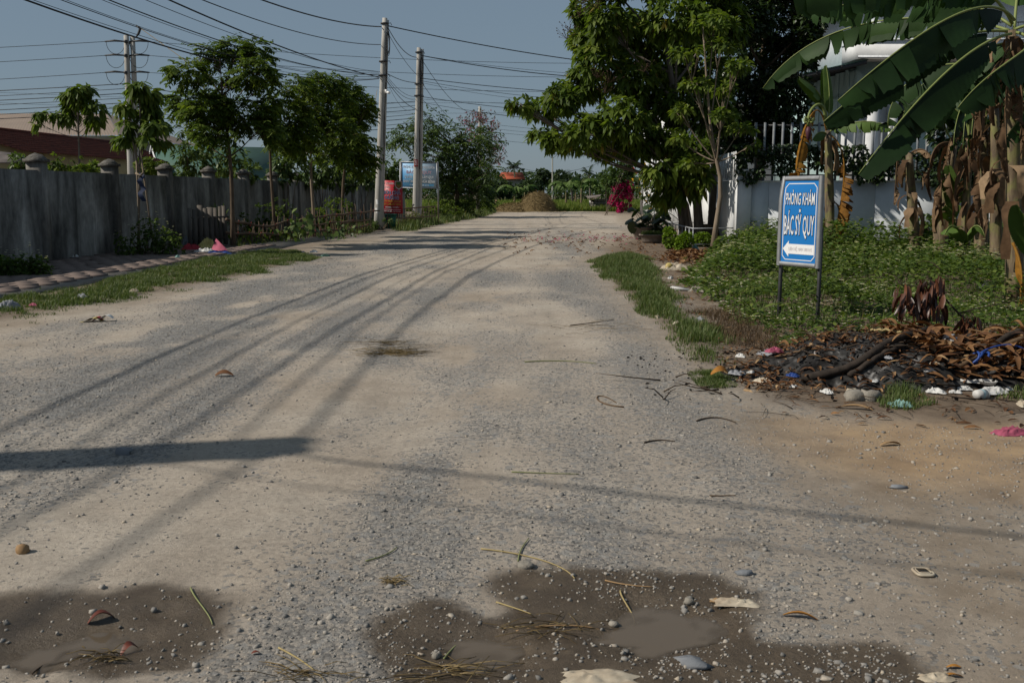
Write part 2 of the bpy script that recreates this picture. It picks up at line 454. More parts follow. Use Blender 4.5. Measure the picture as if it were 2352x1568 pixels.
mat_plain('far_soil', (.16, .125, .09), (.09, .07, .05), .95, .4, .1, .3, .05)
mb = MB()
for x0, x1, y0, y1 in ((-2500, 2500, 91.4, 3500), (-2500, -16, -60, 91.4), (16, 2500, -60, 91.4), (-16, 16, -60, -8.9)):
    mb.add([[x0, y0, -.13], [x1, y0, -.13], [x1, y1, -.13], [x0, y1, -.13]], [[[0, 1, 2, 3]]])
mb.build('terrain', 'far_soil', None, False, 'structure')

# puddle water
t = NT('muddy_water'); t.col((.115, .09, .064)); t.setv(Roughness=.06, IOR=1.33)
t.b.inputs['Specular IOR Level'].default_value = .5
t.setv(Alpha=t.ramp(t.attr('tint'), [(0, 0.), (.25, .45), (1, .93)])); t.bump(t.noise(t.pos(), 16, 4, .5), .10, .01); MATS['muddy_water'] = t.m
for pgs in ((WAT_A, WAT_A2), (WAT_B,)):
    q = np.vstack(pgs); lo, hi = q.min(0) - .25, q.max(0) + .25
    gx, gy = np.meshgrid(np.linspace(lo[0], hi[0], 110), np.linspace(lo[1], hi[1], 70), indexing='ij')
    dep = np.clip((-.034 - hz(gx, gy)) / .016, 0, 1)                    # shallow water is clear, deeper water muddy
    mb = MB(); mb.grid(np.stack([gx, gy, np.full_like(gx, -.034)], 2).reshape(-1, 3), 110, 70, dep.ravel())
    mb.build('puddle', 'muddy_water', None, False, 'structure')

# ------------------------------------------------------------------ loose gravel (nobody could count it)
mat_tint('stone', [(0, (.13, .125, .118)), (.45, (.25, .237, .218)), (.75, (.34, .31, .27)), (1, (.40, .34, .265))], .85, .25, 0, .2, 60)
def stone_proto(seed):
    r = np.random.default_rng(seed)
    V = np.array([[-1, -1, -1], [1, -1, -1], [1, 1, -1], [-1, 1, -1], [-1, -1, 1], [1, -1, 1], [1, 1, 1], [-1, 1, 1]], float)
    V[4:, :2] *= r.uniform(.35, .8); V = V + r.uniform(-.38, .38, V.shape); V *= .8
    V[:, 2] *= r.uniform(.25, .55); V[:, 0] *= r.uniform(.8, 1.3)
    F = np.array([[0, 2, 1], [0, 3, 2], [4, 5, 6], [4, 6, 7], [0, 1, 5], [0, 5, 4], [1, 2, 6], [1, 6, 5], [2, 3, 7], [2, 7, 6], [3, 0, 4], [3, 4, 7]])
    return V, F
PROTO = [stone_proto(s) for s in range(16)]
def scatter_stones(mb, X, Y, S, tint, sink=.25):
    Z = hz(X, Y); K = RNG.integers(0, len(PROTO), len(X)); th = RNG.uniform(0, 6.28, len(X))
    asp = RNG.uniform(.65, 1.0, len(X))
    for k, (V, F) in enumerate(PROTO):
        q = K == k
        if not q.any(): continue
        x, y, z, s, a, t_, ap = X[q], Y[q], Z[q], S[q], th[q], tint[q], asp[q]
        c, sn = np.cos(a)[:, None], np.sin(a)[:, None]
        vx, vy = V[None, :, 0], V[None, :, 1] * ap[:, None]
        W = np.stack([x[:, None] + s[:, None] * (vx * c - vy * sn), y[:, None] + s[:, None] * (vx * sn + vy * c), z[:, None] + s[:, None] * (V[None, :, 2] + .30 * (1 - sink * 1.5))], 2)
        b = np.arange(len(x))[:, None, None] * 8
        mb.add(W.reshape(-1, 3), [(b + F[None]).reshape(-1, 3)], np.repeat(t_, 8))
def make_gravel():
    N = 300000
    Y = np.exp(RNG.uniform(math.log(2.3), math.log(34), N)); X = RNG.uniform(-1, 1, N) * (Y * .62 + .8)
    gv = gravel_amount(X, Y); wet, wa = wet_depth(X, Y)
    inside = poly_sd(X, Y, ROAD) > .05
    prob = (.03 + .45 * gv) * inside * (1 - .85 * sstep(0, .1, wa)) * (1 + 1.0 * (wet > .5) * sstep(.45, .6, fbm(X * 4, Y * 4, 91)))
    keep = RNG.uniform(0, 1, N) < prob
    X, Y = X[keep], Y[keep]
    S = np.exp(RNG.normal(math.log(.0047), .5, len(X)))
    S = np.clip(np.maximum(S, np.minimum(.00068 * Y, .016) * RNG.uniform(.6, 1.5, len(X))), .0035, .019)
    tn = np.clip(RNG.normal(.5, .25, len(X)), 0, 1)
    mb = MB(); scatter_stones(mb, X, Y, S, tn)
    o = mb.build('gravel', 'stone', None, False, 'stuff')
    o['label'] = 'loose grey and beige gravel strewn over the dirt road'
    # bigger chips, half sunk in the ruts and round the wet patches
    N = 2600
    Y = np.exp(RNG.uniform(math.log(2.4), math.log(22), N)); X = RNG.uniform(-1, 1, N) * (Y * .58 + .6)
    wet, wa = wet_depth(X, Y); gv = gravel_amount(X, Y)
    keep = (poly_sd(X, Y, ROAD) > .05) & (RNG.uniform(0, 1, N) < (.12 + .35 * gv + .5 * wet * (fbm(X * 2.5, Y * 2.5, 91) > .5)))
    X, Y = X[keep], Y[keep]
    S = np.clip(np.exp(RNG.normal(math.log(.0098), .36, len(X))), .006, .022)
    mb = MB(); scatter_stones(mb, X, Y, S, np.clip(RNG.normal(.62, .2, len(X)), 0, 1), .35)
    o = mb.build('stone_chips', 'stone', None, False, 'stuff')
    o['label'] = 'coarser stone chips half sunk in ruts and puddle rims'
make_gravel()

# ------------------------------------------------------------------ grass and low weeds (stuff)
mat_tint('grass', [(0, (.05, .078, .018)), (.5, (.085, .125, .03)), (.85, (.13, .165, .05)), (1, (.23, .195, .10))], .55, .3, .3, .1)
mat_tint('weed_leaf', [(0, (.035, .062, .016)), (.5, (.078, .125, .026)), (1, (.16, .20, .045))], .6, .15, .38, .1)
mat_tint('petal', [(0, (.75, .72, .62)), (.7, (.82, .8, .74)), (1, (.75, .5, .08))], .6, .2, .2, 0)
def blades(mb, X, Y, h, w, tint, lean=.5, z0=0.0):
    N = len(X); Z = hz(X, Y) + z0 - .01
    a = RNG.uniform(0, 6.28, N); d = np.stack([np.cos(a), np.sin(a), np.zeros(N)], 1)
    s = np.stack([-np.sin(a), np.cos(a), np.zeros(N)], 1) * (w / 2)[:, None]
    P = np.stack([X, Y, Z], 1); ln = RNG.uniform(.1, 1, N)[:, None] * lean * h[:, None]
    up = np.array([[0, 0, 1.0]])
    V = np.stack([P - s, P + s, P + .35 * ln * d + .6 * h[:, None] * up - .7 * s, P + .35 * ln * d + .6 * h[:, None] * up + .7 * s, P + ln * d + h[:, None] * up * .95], 1)
    b = np.arange(N)[:, None] * 5
    mb.add(V.reshape(-1, 3), [b + [0, 1, 3, 2], b + [2, 3, 4]], np.repeat(tint, 5))
def in_poly(poly, n, thr, wob=.35, seed=3, fs=1.2):
    lo, hi = poly.min(0), poly.max(0)
    X = RNG.uniform(lo[0], hi[0], n); Y = RNG.uniform(lo[1], hi[1], n)
    sd = poly_sd(X, Y, poly) + wob * (fbm(X * fs, Y * fs, seed) - .5) * 2 + .35 * wob * (fbm(X * fs * 5, Y * fs * 5, seed + 4) - .5) * 2
    k = sd > thr
    return X[k], Y[k], sd[k]
def grass_patch(name, label, poly, n, h, w, thr=0.0, wob=.35, zlim=None, sparse=.35, dry=.0):
    X, Y, sd = in_poly(poly, n, thr, wob)
    cl = fbm(X * 3, Y * 3, 15)
    k = RNG.uniform(0, 1, len(X)) < sstep(sparse - .18, sparse + .2, cl) * (.25 + .75 * sstep(0, .3, sd))
    X, Y, cl = X[k], Y[k], cl[k]
    H = h * RNG.uniform(.35, 1.35, len(X)) * (.3 + 1.4 * cl) * (.45 + .55 * sstep(0, .35, sd[k]))
    t_ = np.clip(RNG.normal(.5, .2, len(X)) + (RNG.uniform(0, 1, len(X)) < dry) * .5, 0, 1)
    mb = MB(); blades(mb, X, Y, H, w * RNG.uniform(.7, 1.3, len(X)), t_, .8)
    o = mb.build(name, 'grass', None, False, 'stuff'); o['label'] = label
grass_patch('grass_verge', 'strip of short green grass along the left pavement edge', GRASS_L, 190000, .075, .010, -.12, .8, sparse=.42, dry=.04)
grass_patch('grass_verge', 'tongue of longer green grass on the right road edge', GRASS_R, 110000, .115, .009, -.06, .4, sparse=.3, dry=.04)
grass_patch('grass_tuft', 'small flat grass patch at the end of the right verge', PATCH_R, 14000, .06, .006, -.05, .3, sparse=.3, dry=.05)
grass_patch('grass_verge', 'grass and weeds on the far left verge below the signs', GRASS_F, 90000, .34, .03, -.2, .6, sparse=.3, dry=.12)
grass_patch('grass_verge', 'thin dry grass at the foot of the stick fence', GRASS_F2, 40000, .26, .022, -.1, .6, sparse=.48, dry=.3)

def make_weeds():
    X, Y, sd = in_poly(LAWN_R, 330000, .0, .6, 8, .8)
    d = np.hypot(X, Y)
    k = (RNG.uniform(0, 1, len(X)) < np.clip(14 / Y, .25, 1) * .75) & (X < Y * .6 + 3)
    X, Y, sd = X[k], Y[k], sd[k]
    lump = fbm(X * .7, Y * .7, 51, 3)
    hgt = (.08 + .62 * sstep(.38, .72, lump)) * sstep(-.2, 1.0, sd) * (.7 + .5 * sstep(14, 26, Y))
    N = len(X); Zb = hz(X, Y)
    a = RNG.uniform(0, 6.28, N); el = RNG.uniform(-.3, .8, N)
    D = np.stack([np.cos(a) * np.cos(el), np.sin(a) * np.cos(el), np.sin(el)], 1)
    S = np.cross(D, [0, 0, 1.0]) + RNG.normal(0, .3, (N, 3))
    P = np.stack([X, Y, Zb + hgt * RNG.uniform(.15, 1, N) ** .6 + .01], 1)
    L = RNG.uniform(.05, .11, N) * np.clip(Y / 15, .8, 1.7)
    mb = MB(); mb.leaves(P, D, S, L, L * .55, .4, np.clip(RNG.normal(.45, .22, N), 0, 1))
    o = mb.build('weeds', 'weed_leaf', None, False, 'stuff'); o['label'] = 'low leafy weeds covering the plot behind the blue sign'
    q = RNG.choice(N, 5200, False); q = q[(fbm(X[q] * .9, Y[q] * .9, 61) > .44)]
    mb = MB(); n = len(q); C = np.stack([X[q], Y[q], Zb[q] + hgt[q] + RNG.uniform(.02, .1, n)], 1)
    for m in range(5):
        a = m * 1.2566 + RNG.uniform(0, 1, n)
        D = np.stack([np.cos(a), np.sin(a), np.full(n, .25)], 1); S = np.cross(D, [0, 0, 1.0]) + .3 * D[:, [1, 2, 0]]
        mb.leaves(C, D, S, .028 * np.clip(Y[q] / 13, .8, 1.6), .021 * np.clip(Y[q] / 13, .8, 1.6), .2, np.clip(RNG.normal(.4, .2, n), 0, .75))
    mb.leaves(C + [0, 0, .004], np.tile([1., 0, 0], (n, 1)), np.tile([0, 1., 0], (n, 1)), .012, .012, 0, 1.0)
    o = mb.build('white_flowers', 'petal', None, False, 'stuff'); o['label'] = 'tiny white daisy-like flowers scattered over the weeds'
    # taller leggy weeds of another kind, with dead stems among them
    k2 = RNG.choice(N, 900, False); k2 = k2[fbm(X[k2] * .5, Y[k2] * .5, 67) > .5]; mb = MB(); ms = MB()
    for i in k2:
        p = np.array([X[i], Y[i], Zb[i]]); hh = RNG.uniform(.25, .6); d = np.array([RNG.normal(0, .12), RNG.normal(0, .12), hh]); ms.tube([p, p + d], [.004, .002], 3, RNG.uniform(0, 1), False)
        m = 7; f = RNG.uniform(.2, 1, m)[:, None]; a = RNG.uniform(0, 6.28, m); D = np.stack([np.cos(a), np.sin(a), RNG.uniform(-.4, .4, m)], 1)
        mb.leaves(p + d * f, D, np.cross(D, [0, 0, 1.]) + RNG.normal(0, .2, (m, 3)), RNG.uniform(.08, .18), .045, .4, np.clip(RNG.normal(.75, .2, m), 0, 1))
    o = mb.build('tall_weeds', 'weed_leaf', None, False, 'stuff'); o['label'] = 'taller paler weeds standing above the low ones'
    o = ms.build('weed_stems', 'grass', None, False, 'stuff'); o['label'] = 'thin upright weed stems on the right plot'
    # lower lawn grass between
    grass_patch('plot_grass', 'grass growing between the weeds of the right plot', LAWN_R, 60000, .16, .012, .1, .5, sparse=.4, dry=.1)
make_weeds()
# ------------------------------------------------------------------ left side: wall, pavement, buildings behind it
WDIR = np.array([.0564, 1.0]) / math.hypot(.0564, 1.0)
P1 = gp(99, 598, .10)[:2]
WLEN = 3.6
def wpt(i, off=0.0):                     # i-th pier position, off = metres towards the road
    p = P1 + WDIR * WLEN * i
    return p + off * np.array([WDIR[1], -WDIR[0]])
WRZ = -math.atan2(WDIR[0], WDIR[1])

t = NT('stained_plaster'); v = t.pos((1, 1, .22))
nzs = t.n('ShaderNodeTexNoise'); nzs.inputs['Scale'].default_value = 1.5; nzs.inputs['Detail'].default_value = 9; nzs.inputs['Roughness'].default_value = .68; nzs.inputs['Distortion'].default_value = .5
t.l(v, nzs.inputs['Vector']); streak = nzs.outputs['Fac']; blot = t.noise(t.pos((1, 1, .6)), .75, 6, .65); fine = t.noise(t.pos((1, 1, .55)), 9, 6, .7)
c = t.ramp(streak, [(.32, (.075, .070, .063)), (.46, (.165, .156, .142)), (.6, (.27, .257, .236)), (.75, (.45, .435, .405))])
c = t.mix(1.0, c, t.ramp(blot, [(.35, .38), (.6, 1.15)]), 'MULTIPLY')
c = t.mix(1.0, c, t.ramp(fine, [(.3, .75), (.7, 1.12)]), 'MULTIPLY')
t.col(c); t.setv(Roughness=.95); t.b.inputs['Specular IOR Level'].default_value = .1; t.bump(t.noise(t.pos(), 30, 5, .7), .25, .01); MATS['stained_plaster'] = t.m
mat_plain('cap_concrete', (.17, .16, .145), (.045, .042, .038), .95, 14, .1, .6, .02)

wall = T('boundary_wall', 'long dark stained concrete wall with capped piers along left pavement', 'wall', (P1[0], P1[1], 0))
WTOP = 2.12
pier_me = None
for i in range(-5, 14):
    a, b = wpt(i), wpt(i + 1); c = (a + b) / 2
    mb = MB(); nn = 14
    # slightly uneven top edge
    us = np.linspace(.13, WLEN - .13, nn); top = WTOP + .012 * (fbm(us * 3 + i * 9, us * 0, 5) - .5)
    for k in range(nn - 1):
        q0 = a + WDIR * us[k]; q1 = a + WDIR * us[k + 1]; nrm = np.array([WDIR[1], -WDIR[0]]) * .09
        V = []
        for q, tz in ((q0, top[k]), (q1, top[k + 1])):
            for s_ in (1, -1):
                V.append([*(q + nrm * s_), -.1]); V.append([*(q + nrm * s_), tz])
        mb.add(V, [[[0, 4, 5, 1], [2, 3, 7, 6], [1, 5, 7, 3]]])
    pn = mb.build('wall_panel', 'stained_plaster', wall)
    mb = MB(); mb.box((a[0], a[1], 1.1), (.34, .30, 2.4), WRZ)
    pr = mb.build('pier', 'stained_plaster', wall)
    mb = MB()
    mb.box((a[0], a[1], 2.335), (.43, .39, .07), WRZ)
    prof = [(.215, 2.371), (.215, 2.385), (.12, 2.46), (.02, 2.50)]
    rngw = random.Random(i)
    V = []
    for r, z in prof:
        for k in range(4):
            th = k * math.pi / 2 + math.pi / 4 + WRZ
            rr = r * 1.1 * rngw.uniform(.93, 1.05)
            V.append([a[0] + rr * math.cos(th), a[1] + rr * math.sin(th), z + rngw.uniform(-.008, .008)])
    mb.grid(np.array(V), len(prof), 4, wrap=True)
    mb.build('cap', 'cap_concrete', pr)

# pavement: pavers on a bed, broken concrete edge
mat_plain('paver', (.20, .155, .135), (.12, .095, .085), .9, 7, .15, .4, .01)
mat_plain('edge_concrete', (.30, .27, .235), (.19, .165, .14), .95, 8, .1, .5, .02)
pav = T('pavement', 'brick pavement strip below the stained wall', 'pavement', (wpt(-1, 1.6)[0], wpt(-1, 1.6)[1], 0))
del pav['category']; del pav['label']; pav['kind'] = 'structure'
mb = MB()
for j in range(-4, 4):
    a = wpt(j * 1.0, .09); b = wpt(j + 1.0, .09); w = 3.35
    q = np.array([a, b, b + np.array([WDIR[1], -WDIR[0]]) * w, a + np.array([WDIR[1], -WDIR[0]]) * w])
    mb.prism(np.column_stack([q, np.full(4, -.1)])[::-1], (0, 0, .165))
mb.build('bed', 'edge_concrete', pav)
pm = MB().box((0, 0, 0), (.37, .29, .05), 0, taper=.96).mesh('paver'); pm.materials.append(M('paver'))
rr = random.Random(3)
for r in range(66):
    for c_ in range(8):
        off = .30 + c_ * .39 + (.19 if r % 2 else 0)
        if off > 3.2 or rr.random() < .05: continue
        p = P1 + WDIR * (-12.3 + r * .305) + off * np.array([WDIR[1], -WDIR[0]])
        if p[1] < 12.6 or p[1] > 31: continue
        if p[0] < -.56 * p[1] - .6: continue
        inst('paver', pm, (p[0], p[1], .075 + rr.uniform(-.006, .007)), pav, (rr.uniform(-.02, .02), rr.uniform(-.02, .02), WRZ + rr.uniform(-.03, .03)), (1, 1, 1))

# --- buildings behind the wall
mat_plain('roof_tile', (.155, .045, .03), (.055, .022, .018), .9, 3, .15, .2, .02)
mat_plain('yellow_plaster', (.42, .33, .17), (.30, .23, .12), .9, 1.2, .15, .2, .02)
mat_plain('cream_plaster', (.40, .37, .28), (.27, .25, .19), .9, 1.0, .15, .2, .02)
mat_plain('tan_sheet', (.26, .205, .165), (.215, .17, .14), .7, .6, .2, .05, .01)
mat_plain('green_sheet', (.055, .115, .09), (.045, .09, .07), .65, .8, .3, .05, .01)
mat_plain('blue_sheet', (.035, .05, .10), (.03, .04, .08), .6, .8, .3, .05, .01)
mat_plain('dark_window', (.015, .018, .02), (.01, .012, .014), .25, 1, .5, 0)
mat_plain('white_plaster', (.62, .63, .64), (.48, .49, .50), .85, 1.5, .2, .15, .02)
mat_plain('grey_roof', (.16, .14, .13), (.12, .10, .09), .85, 2, .15, .1)

e0 = at(45, 344, 48); EAVE_Z = e0[2]
lat = np.array([WDIR[1], -WDIR[0]])      # towards the road
th_ = T('tiled_building', 'low yellow building with long dark red tiled roof behind the wall', 'building', (e0[0], e0[1], 0))
L_ = 20.5; SP = 3.9; RZ = EAVE_Z + 1.22
def roof_plane(p0, dirL, dirD, length, nc, nt, step=.05, wave=.03):
    """tile courses stepping down the slope; p0 = ridge start, dirD = full slope vector"""
    mb = MB(); u = np.linspace(0, 1, nt * 4 + 1)
    nrm = norm(np.cross(np.append(dirL, 0), dirD)); nrm = nrm if nrm[2] > 0 else -nrm
    for k in range(nc):
        rows = []
        for (v_, lift) in ((k / nc, .0), ((k + 1.12) / nc, step)):
            base = p0[None] + np.append(dirL, 0)[None] * (u * length)[:, None] + dirD[None] * v_
            rows.append(base + nrm[None] * (lift + wave * (np.sin(u * nt * 2 * math.pi) > .2))[:, None] + nrm[None] * (.012 * np.sin(u * 37 + k * 5))[:, None])
        rows.append(rows[1] - nrm[None] * .06)
        mb.grid(np.vstack(rows), 3, len(u))
    return mb
ridge0 = np.array([*(e0[:2] - lat * SP - WDIR * .3), RZ])
slope = np.array([*(lat * (SP + .25)), -(RZ - EAVE_Z) - .08])
rf = roof_plane(ridge0, WDIR, slope, L_, 15, 84).build('roof', 'roof_tile', th_)
slope2 = np.array([*(-lat * (SP + .25)), -(RZ - EAVE_Z) - .08])
roof_plane(ridge0, WDIR, slope2, L_, 10, 40).build('rear_roof', 'roof_tile', rf)
MB().tube([ridge0 + [0, 0, .06], ridge0 + np.append(WDIR * L_, 0) + [0, 0, .06]], .11, 8).build('ridge', 'roof_tile', rf)
g0 = e0[:2]; g1 = e0[:2] - lat * SP * 2
MB().prism(np.array([[*g0, 0], [*g1, 0], [*g1, EAVE_Z], [*(g0 - lat * SP), RZ - .06], [*g0, EAVE_Z]]), np.append(WDIR * (L_ - .6), 0)).build('wall', 'yellow_plaster', th_)
for k in range(5):
    p = e0[:2] + WDIR * (2.2 + k * 3.7)
    MB().box((p[0] + .03, p[1], EAVE_Z - 1.25), (.08, 1.1, 1.2), WRZ).build('window', 'dark_window', th_)
# lean-to with grey roof at the gable
ga = at(-30, 340, 45); 
lt = T('lean_to', 'grey roofed lean-to against the yellow gable', 'shed', (ga[0], ga[1], 0))
q = [at(-60, 342, 44), at(40, 352, 44.5), at(90, 372, 42), at(-60, 372, 41.5)]
MB().prism(np.array(q), (0, 0, -.07)).build('roof', 'grey_roof', lt)
for px in (-55, 30, 66):
    c_ = at(px, 372, 42.3); MB().box((c_[0], c_[1], c_[2] / 2 - .02), (.14, .14, c_[2] - .02)).build('post', 'cap_concrete', lt)
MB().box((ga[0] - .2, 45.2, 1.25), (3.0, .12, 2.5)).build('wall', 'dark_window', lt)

# big warehouse
wh = T('warehouse', 'large pale warehouse with tan corrugated roof at far left', 'warehouse', (-45, 78, 0))
xr = at(268, 313, 74)[0]; ez = at(268, 313, 74)[2]; rz_ = at(200, 262, 84)[2]; xrid = at(246, 263, 84)[0]
u = np.linspace(0, 1, 331)
top = np.stack([-66 + u * (xrid + 66), np.full(331, 84), rz_ + .07 * (np.arange(331) % 2)], 1)
bot = np.stack([-66 + u * (xr + .5 + 66), np.full(331, 73.4), ez + .07 * (np.arange(331) % 2)], 1)
MB().grid(np.vstack([top, bot]), 2, 331).build('roof', 'tan_sheet', wh)
MB().add([[xrid, 84, rz_ + .03], [xr + .5, 73.4, ez + .03], [xr + .5, 94, ez + .03]], [[[0, 1, 2]]]).build('hip_end', 'tan_sheet', wh)
MB().box(((-66 + xr) / 2, 84, ez / 2 - .06), (xr + 66, 20, ez - .14)).build('wall', 'cream_plaster', wh)
MB().box(((-66 + xr) / 2, 73.6, ez - .15), (xr + 66, .5, .3)).build('fascia', 'cream_plaster', wh)
for k in range(11):
    MB().box((xr - 1.6 - k * 2.6, 73.95, ez - 1.15), (2.2, .12, .9)).build('window', 'dark_window', wh)

# green roofed house with a pale gable
pk = at(349, 335, 66); gh = T('green_roof_house', 'small house with green sheet roof and pale gable behind the wall', 'house', (pk[0], pk[1], 0))
rd = np.array([math.cos(.5), math.sin(.5)]); gl = np.array([rd[1], -rd[0]])
hw, drop, ln_ = 3.3, 2.3, 8.0
A = pk[:2]; za = pk[2]
for sg, nm in ((1, 'roof'), (-1, 'rear_roof')):
    q = np.array([[*A, za], [*(A + rd * ln_), za], [*(A + rd * ln_ + gl * hw * sg), za - drop], [*(A + gl * hw * sg), za - drop]])
    MB().prism(q, (0, 0, .06)).build(nm, 'green_sheet', gh)
q = np.array([[*(A + gl * hw * .95), 0], [*(A + gl * hw * .95), za - drop], [*A, za - .12], [*(A - gl * hw * .95), za - drop], [*(A - gl * hw * .95), 0]])
MB().prism(q + [*(rd * .25), 0], np.append(rd * (ln_ - .5), 0)).build('wall', 'cream_plaster', gh)
for sg in (1, -1):
    q = np.array([[*A, za + .1], [*(A + gl * hw * sg), za - drop + .1], [*(A + gl * hw * sg), za - drop - .16], [*A, za - .16]])
    MB().prism(q - [*(rd * .08), 0], np.append(rd * .07, 0)).build('bargeboard', 'white_plaster', gh)
pk = at(395, 330, 92); bh = T('blue_roof_house', 'blue hipped roof with finial peeking over the green roof', 'house', (pk[0], pk[1], 0))
bz = at(395, 346, 92)[2]
V = np.array([[pk[0] - 4, 88, bz], [pk[0] + 4, 88, bz], [pk[0] + 4, 97, bz], [pk[0] - 4, 97, bz], [pk[0] - .8, 92, pk[2]], [pk[0] + .8, 92, pk[2]]])
rf = MB().add(V, [[[0, 1, 5, 4], [2, 3, 4, 5]], [[1, 2, 5], [3, 0, 4]]]).build('roof', 'blue_sheet', bh)
MB().tube([[pk[0] + .8, 92, pk[2] - .05], [pk[0] + .8, 92, pk[2] + .25], [pk[0] + .8, 92, pk[2] + .7]], [.07, .09, .01], 6).build('finial', 'blue_sheet', rf)
MB().box((pk[0], 92.5, bz / 2), (7.2, 8.2, bz - .02)).build('wall', 'cream_plaster', bh)

# ------------------------------------------------------------------ utility poles and cables
t = NT('pole_concrete'); v = t.objv()
nz = t.noise(t.objv((1, 1, .15)), 7, 5, .6)
c = t.ramp(nz, [(.3, (.30, .285, .26)), (.6, (.43, .415, .385)), (.8, (.48, .465, .43))])
t.col(t.mix(1.0, c, t.ramp(t.noise(v, 60, 3, .6), [(.3, .86), (.7, 1.05)]), 'MULTIPLY'))
t.setv(Roughness=.9); t.b.inputs['Specular IOR Level'].default_value = .15; t.bump(t.noise(v, 40, 3, .6), .2, .01); MATS['pole_concrete'] = t.m
mat_plain('cable', (.016, .017, .019), (.012, .012, .013), .55, 20, .3, 0)
mat_plain('cable_grey', (.035, .04, .048), (.03, .034, .04), .6, 20, .2, 0)
mat_plain('steel', (.25, .26, .27), (.16, .165, .17), .5, 10, .4, .1, .01, (1, 1, 1), .7)
mat_plain('dark_steel', (.05, .052, .055), (.03, .03, .032), .55, 10, .3, .1)
mat_plain('red_paint', (.33, .022, .03), (.25, .016, .022), .5, 4, .3, 0)
mat_plain('white_paint', (.75, .75, .74), (.66, .66, .66), .55, 6, .3, .03)
mat_plain('rope_tan', (.32, .22, .08), (.2, .14, .05), .9, 20, .1, 0)

def pole(label, base, top, rb=.165, rt=.10, twin=None, extras=True):
    base = np.asarray(base, float); top = np.asarray(top, float)
    o = T('utility_pole', label, 'utility pole', base, 'concrete utility poles')
    def shaft(off, r0, r1, dz):
        n = 9; tt = np.linspace(0, 1, n)[:, None]
        pts = (base + off - [0, 0, .3]) * (1 - tt) + (top + off * .8 + [0, 0, dz]) * tt
        return MB().tube(pts, r0 + (r1 - r0) * tt[:, 0], 14).build('shaft', 'pole_concrete', o, True)
    shaft(np.zeros(3), rb, rt, 0)
    if twin is not None: shaft(np.asarray(twin, float), rb * .95, rt * .95, -.05)
    if extras:
        d = top - base; rr = random.Random(int(base[1] * 10))
        for f in (.975, .80, .735):
            c = base + d * f; r = rb + (rt - rb) * f
            MB().tube([c - [0, 0, .03], c + [0, 0, .03]], r + .012 + (.06 if twin is not None else 0), 12).build('clamp_band', 'dark_steel', o)
            MB().tube([c + [r, 0, 0], c + [r + .16, -.03, .02], c + [r + .2, -.05, -.08]], .015, 6).build('hook', 'dark_steel', o)
        # coil of spare cable hanging at the top and service drops down the shaft
        mb = MB(); c = base + d * .89; r = rb + (rt - rb) * .89
        for k in range(4):
            th = np.linspace(0, 2 * math.pi, 22)
            mb.tube(np.stack([c[0] + r + .07 + .07 * np.cos(th) + rr.uniform(-.02, .02), np.full(22, c[1] - .06 - .02 * k), c[2] + (.38 + .05 * k) * np.sin(th) + rr.uniform(-.08, .08)], 1), .014, 5, cap=False)
        mb.build('cable_coil', 'cable', o)
        mb = MB()
        for k in range(2):
            tt = np.linspace(.22 + .1 * k, .93, 14)
            pts = base + d * tt[:, None]; pts[:, 0] += rb + (rt - rb) * tt + .025 + .03 * np.sin(tt * 18 + k * 2); pts[:, 1] -= .05 * k + .02
            mb.tube(pts, .013, 5)
        mb.build('service_drop', 'cable', o)
    return o
PA0 = gp(866, 528); PA1 = at(884, 42, PA0[1])
PB0 = gp(953, 517); PB1 = at(962, 110, PB0[1])
polA = pole('tall leaning concrete pole left of the red menu sign', PA0, PA1, .175, .105, (.07, .26, 0))
polB = pole('twin concrete pole standing in front of the blue clinic board', PB0, PB1, .16, .10, (.18, .2, 0))
# small plates on the poles
def plate(po, base, top, f, w, h, mat, nm):
    c = np.asarray(base) + (np.asarray(top) - np.asarray(base)) * f
    th = np.linspace(-.75, .75, 7); r = .175 + (.10 - .175) * f + .006
    V = [[c[0] + r * math.sin(a) * w, c[1] - r * math.cos(a), c[2] + dz] for dz in (-h / 2, h / 2) for a in th]
    return MB().grid(np.array(V), 2, 7).build(nm, mat, po)
fB = (at(953, 375, PB0[1])[2] - PB0[2]) / (PB1[2] - PB0[2])
pl = plate(polB, PB0, PB1, fB, 1.0, .36, 'red_paint', 'red_plate')
c = PB0 + (PB1 - PB0) * fB
for k in range(4): MB().box((c[0], c[1] - .152, c[2] + .1 - k * .065), (.15, .004, .022)).build('lettering', 'white_paint', pl)
for f, dy in ((.095, 0), (.135, 0)):
    plate(polA, PA0, PA1, f, .7, .22, 'white_paint', 'paper_notice')
# security camera on pole A
fc = (at(900, 212, PA0[1])[2]) / PA1[2]; c = PA0 + (PA1 - PA0) * fc
sc_ = T('security_camera', 'small white security camera on the tall pole', 'camera', c + [.2, -.12, 0])
MB().box(c + [.19, -.1, .02], (.10, .12, .16)).build('housing', 'white_paint', sc_)
MB().tube([c + [.24, -.14, -.02], c + [.36, -.22, -.05]], [.05, .055], 10).build('lens_barrel', 'white_paint', sc_)

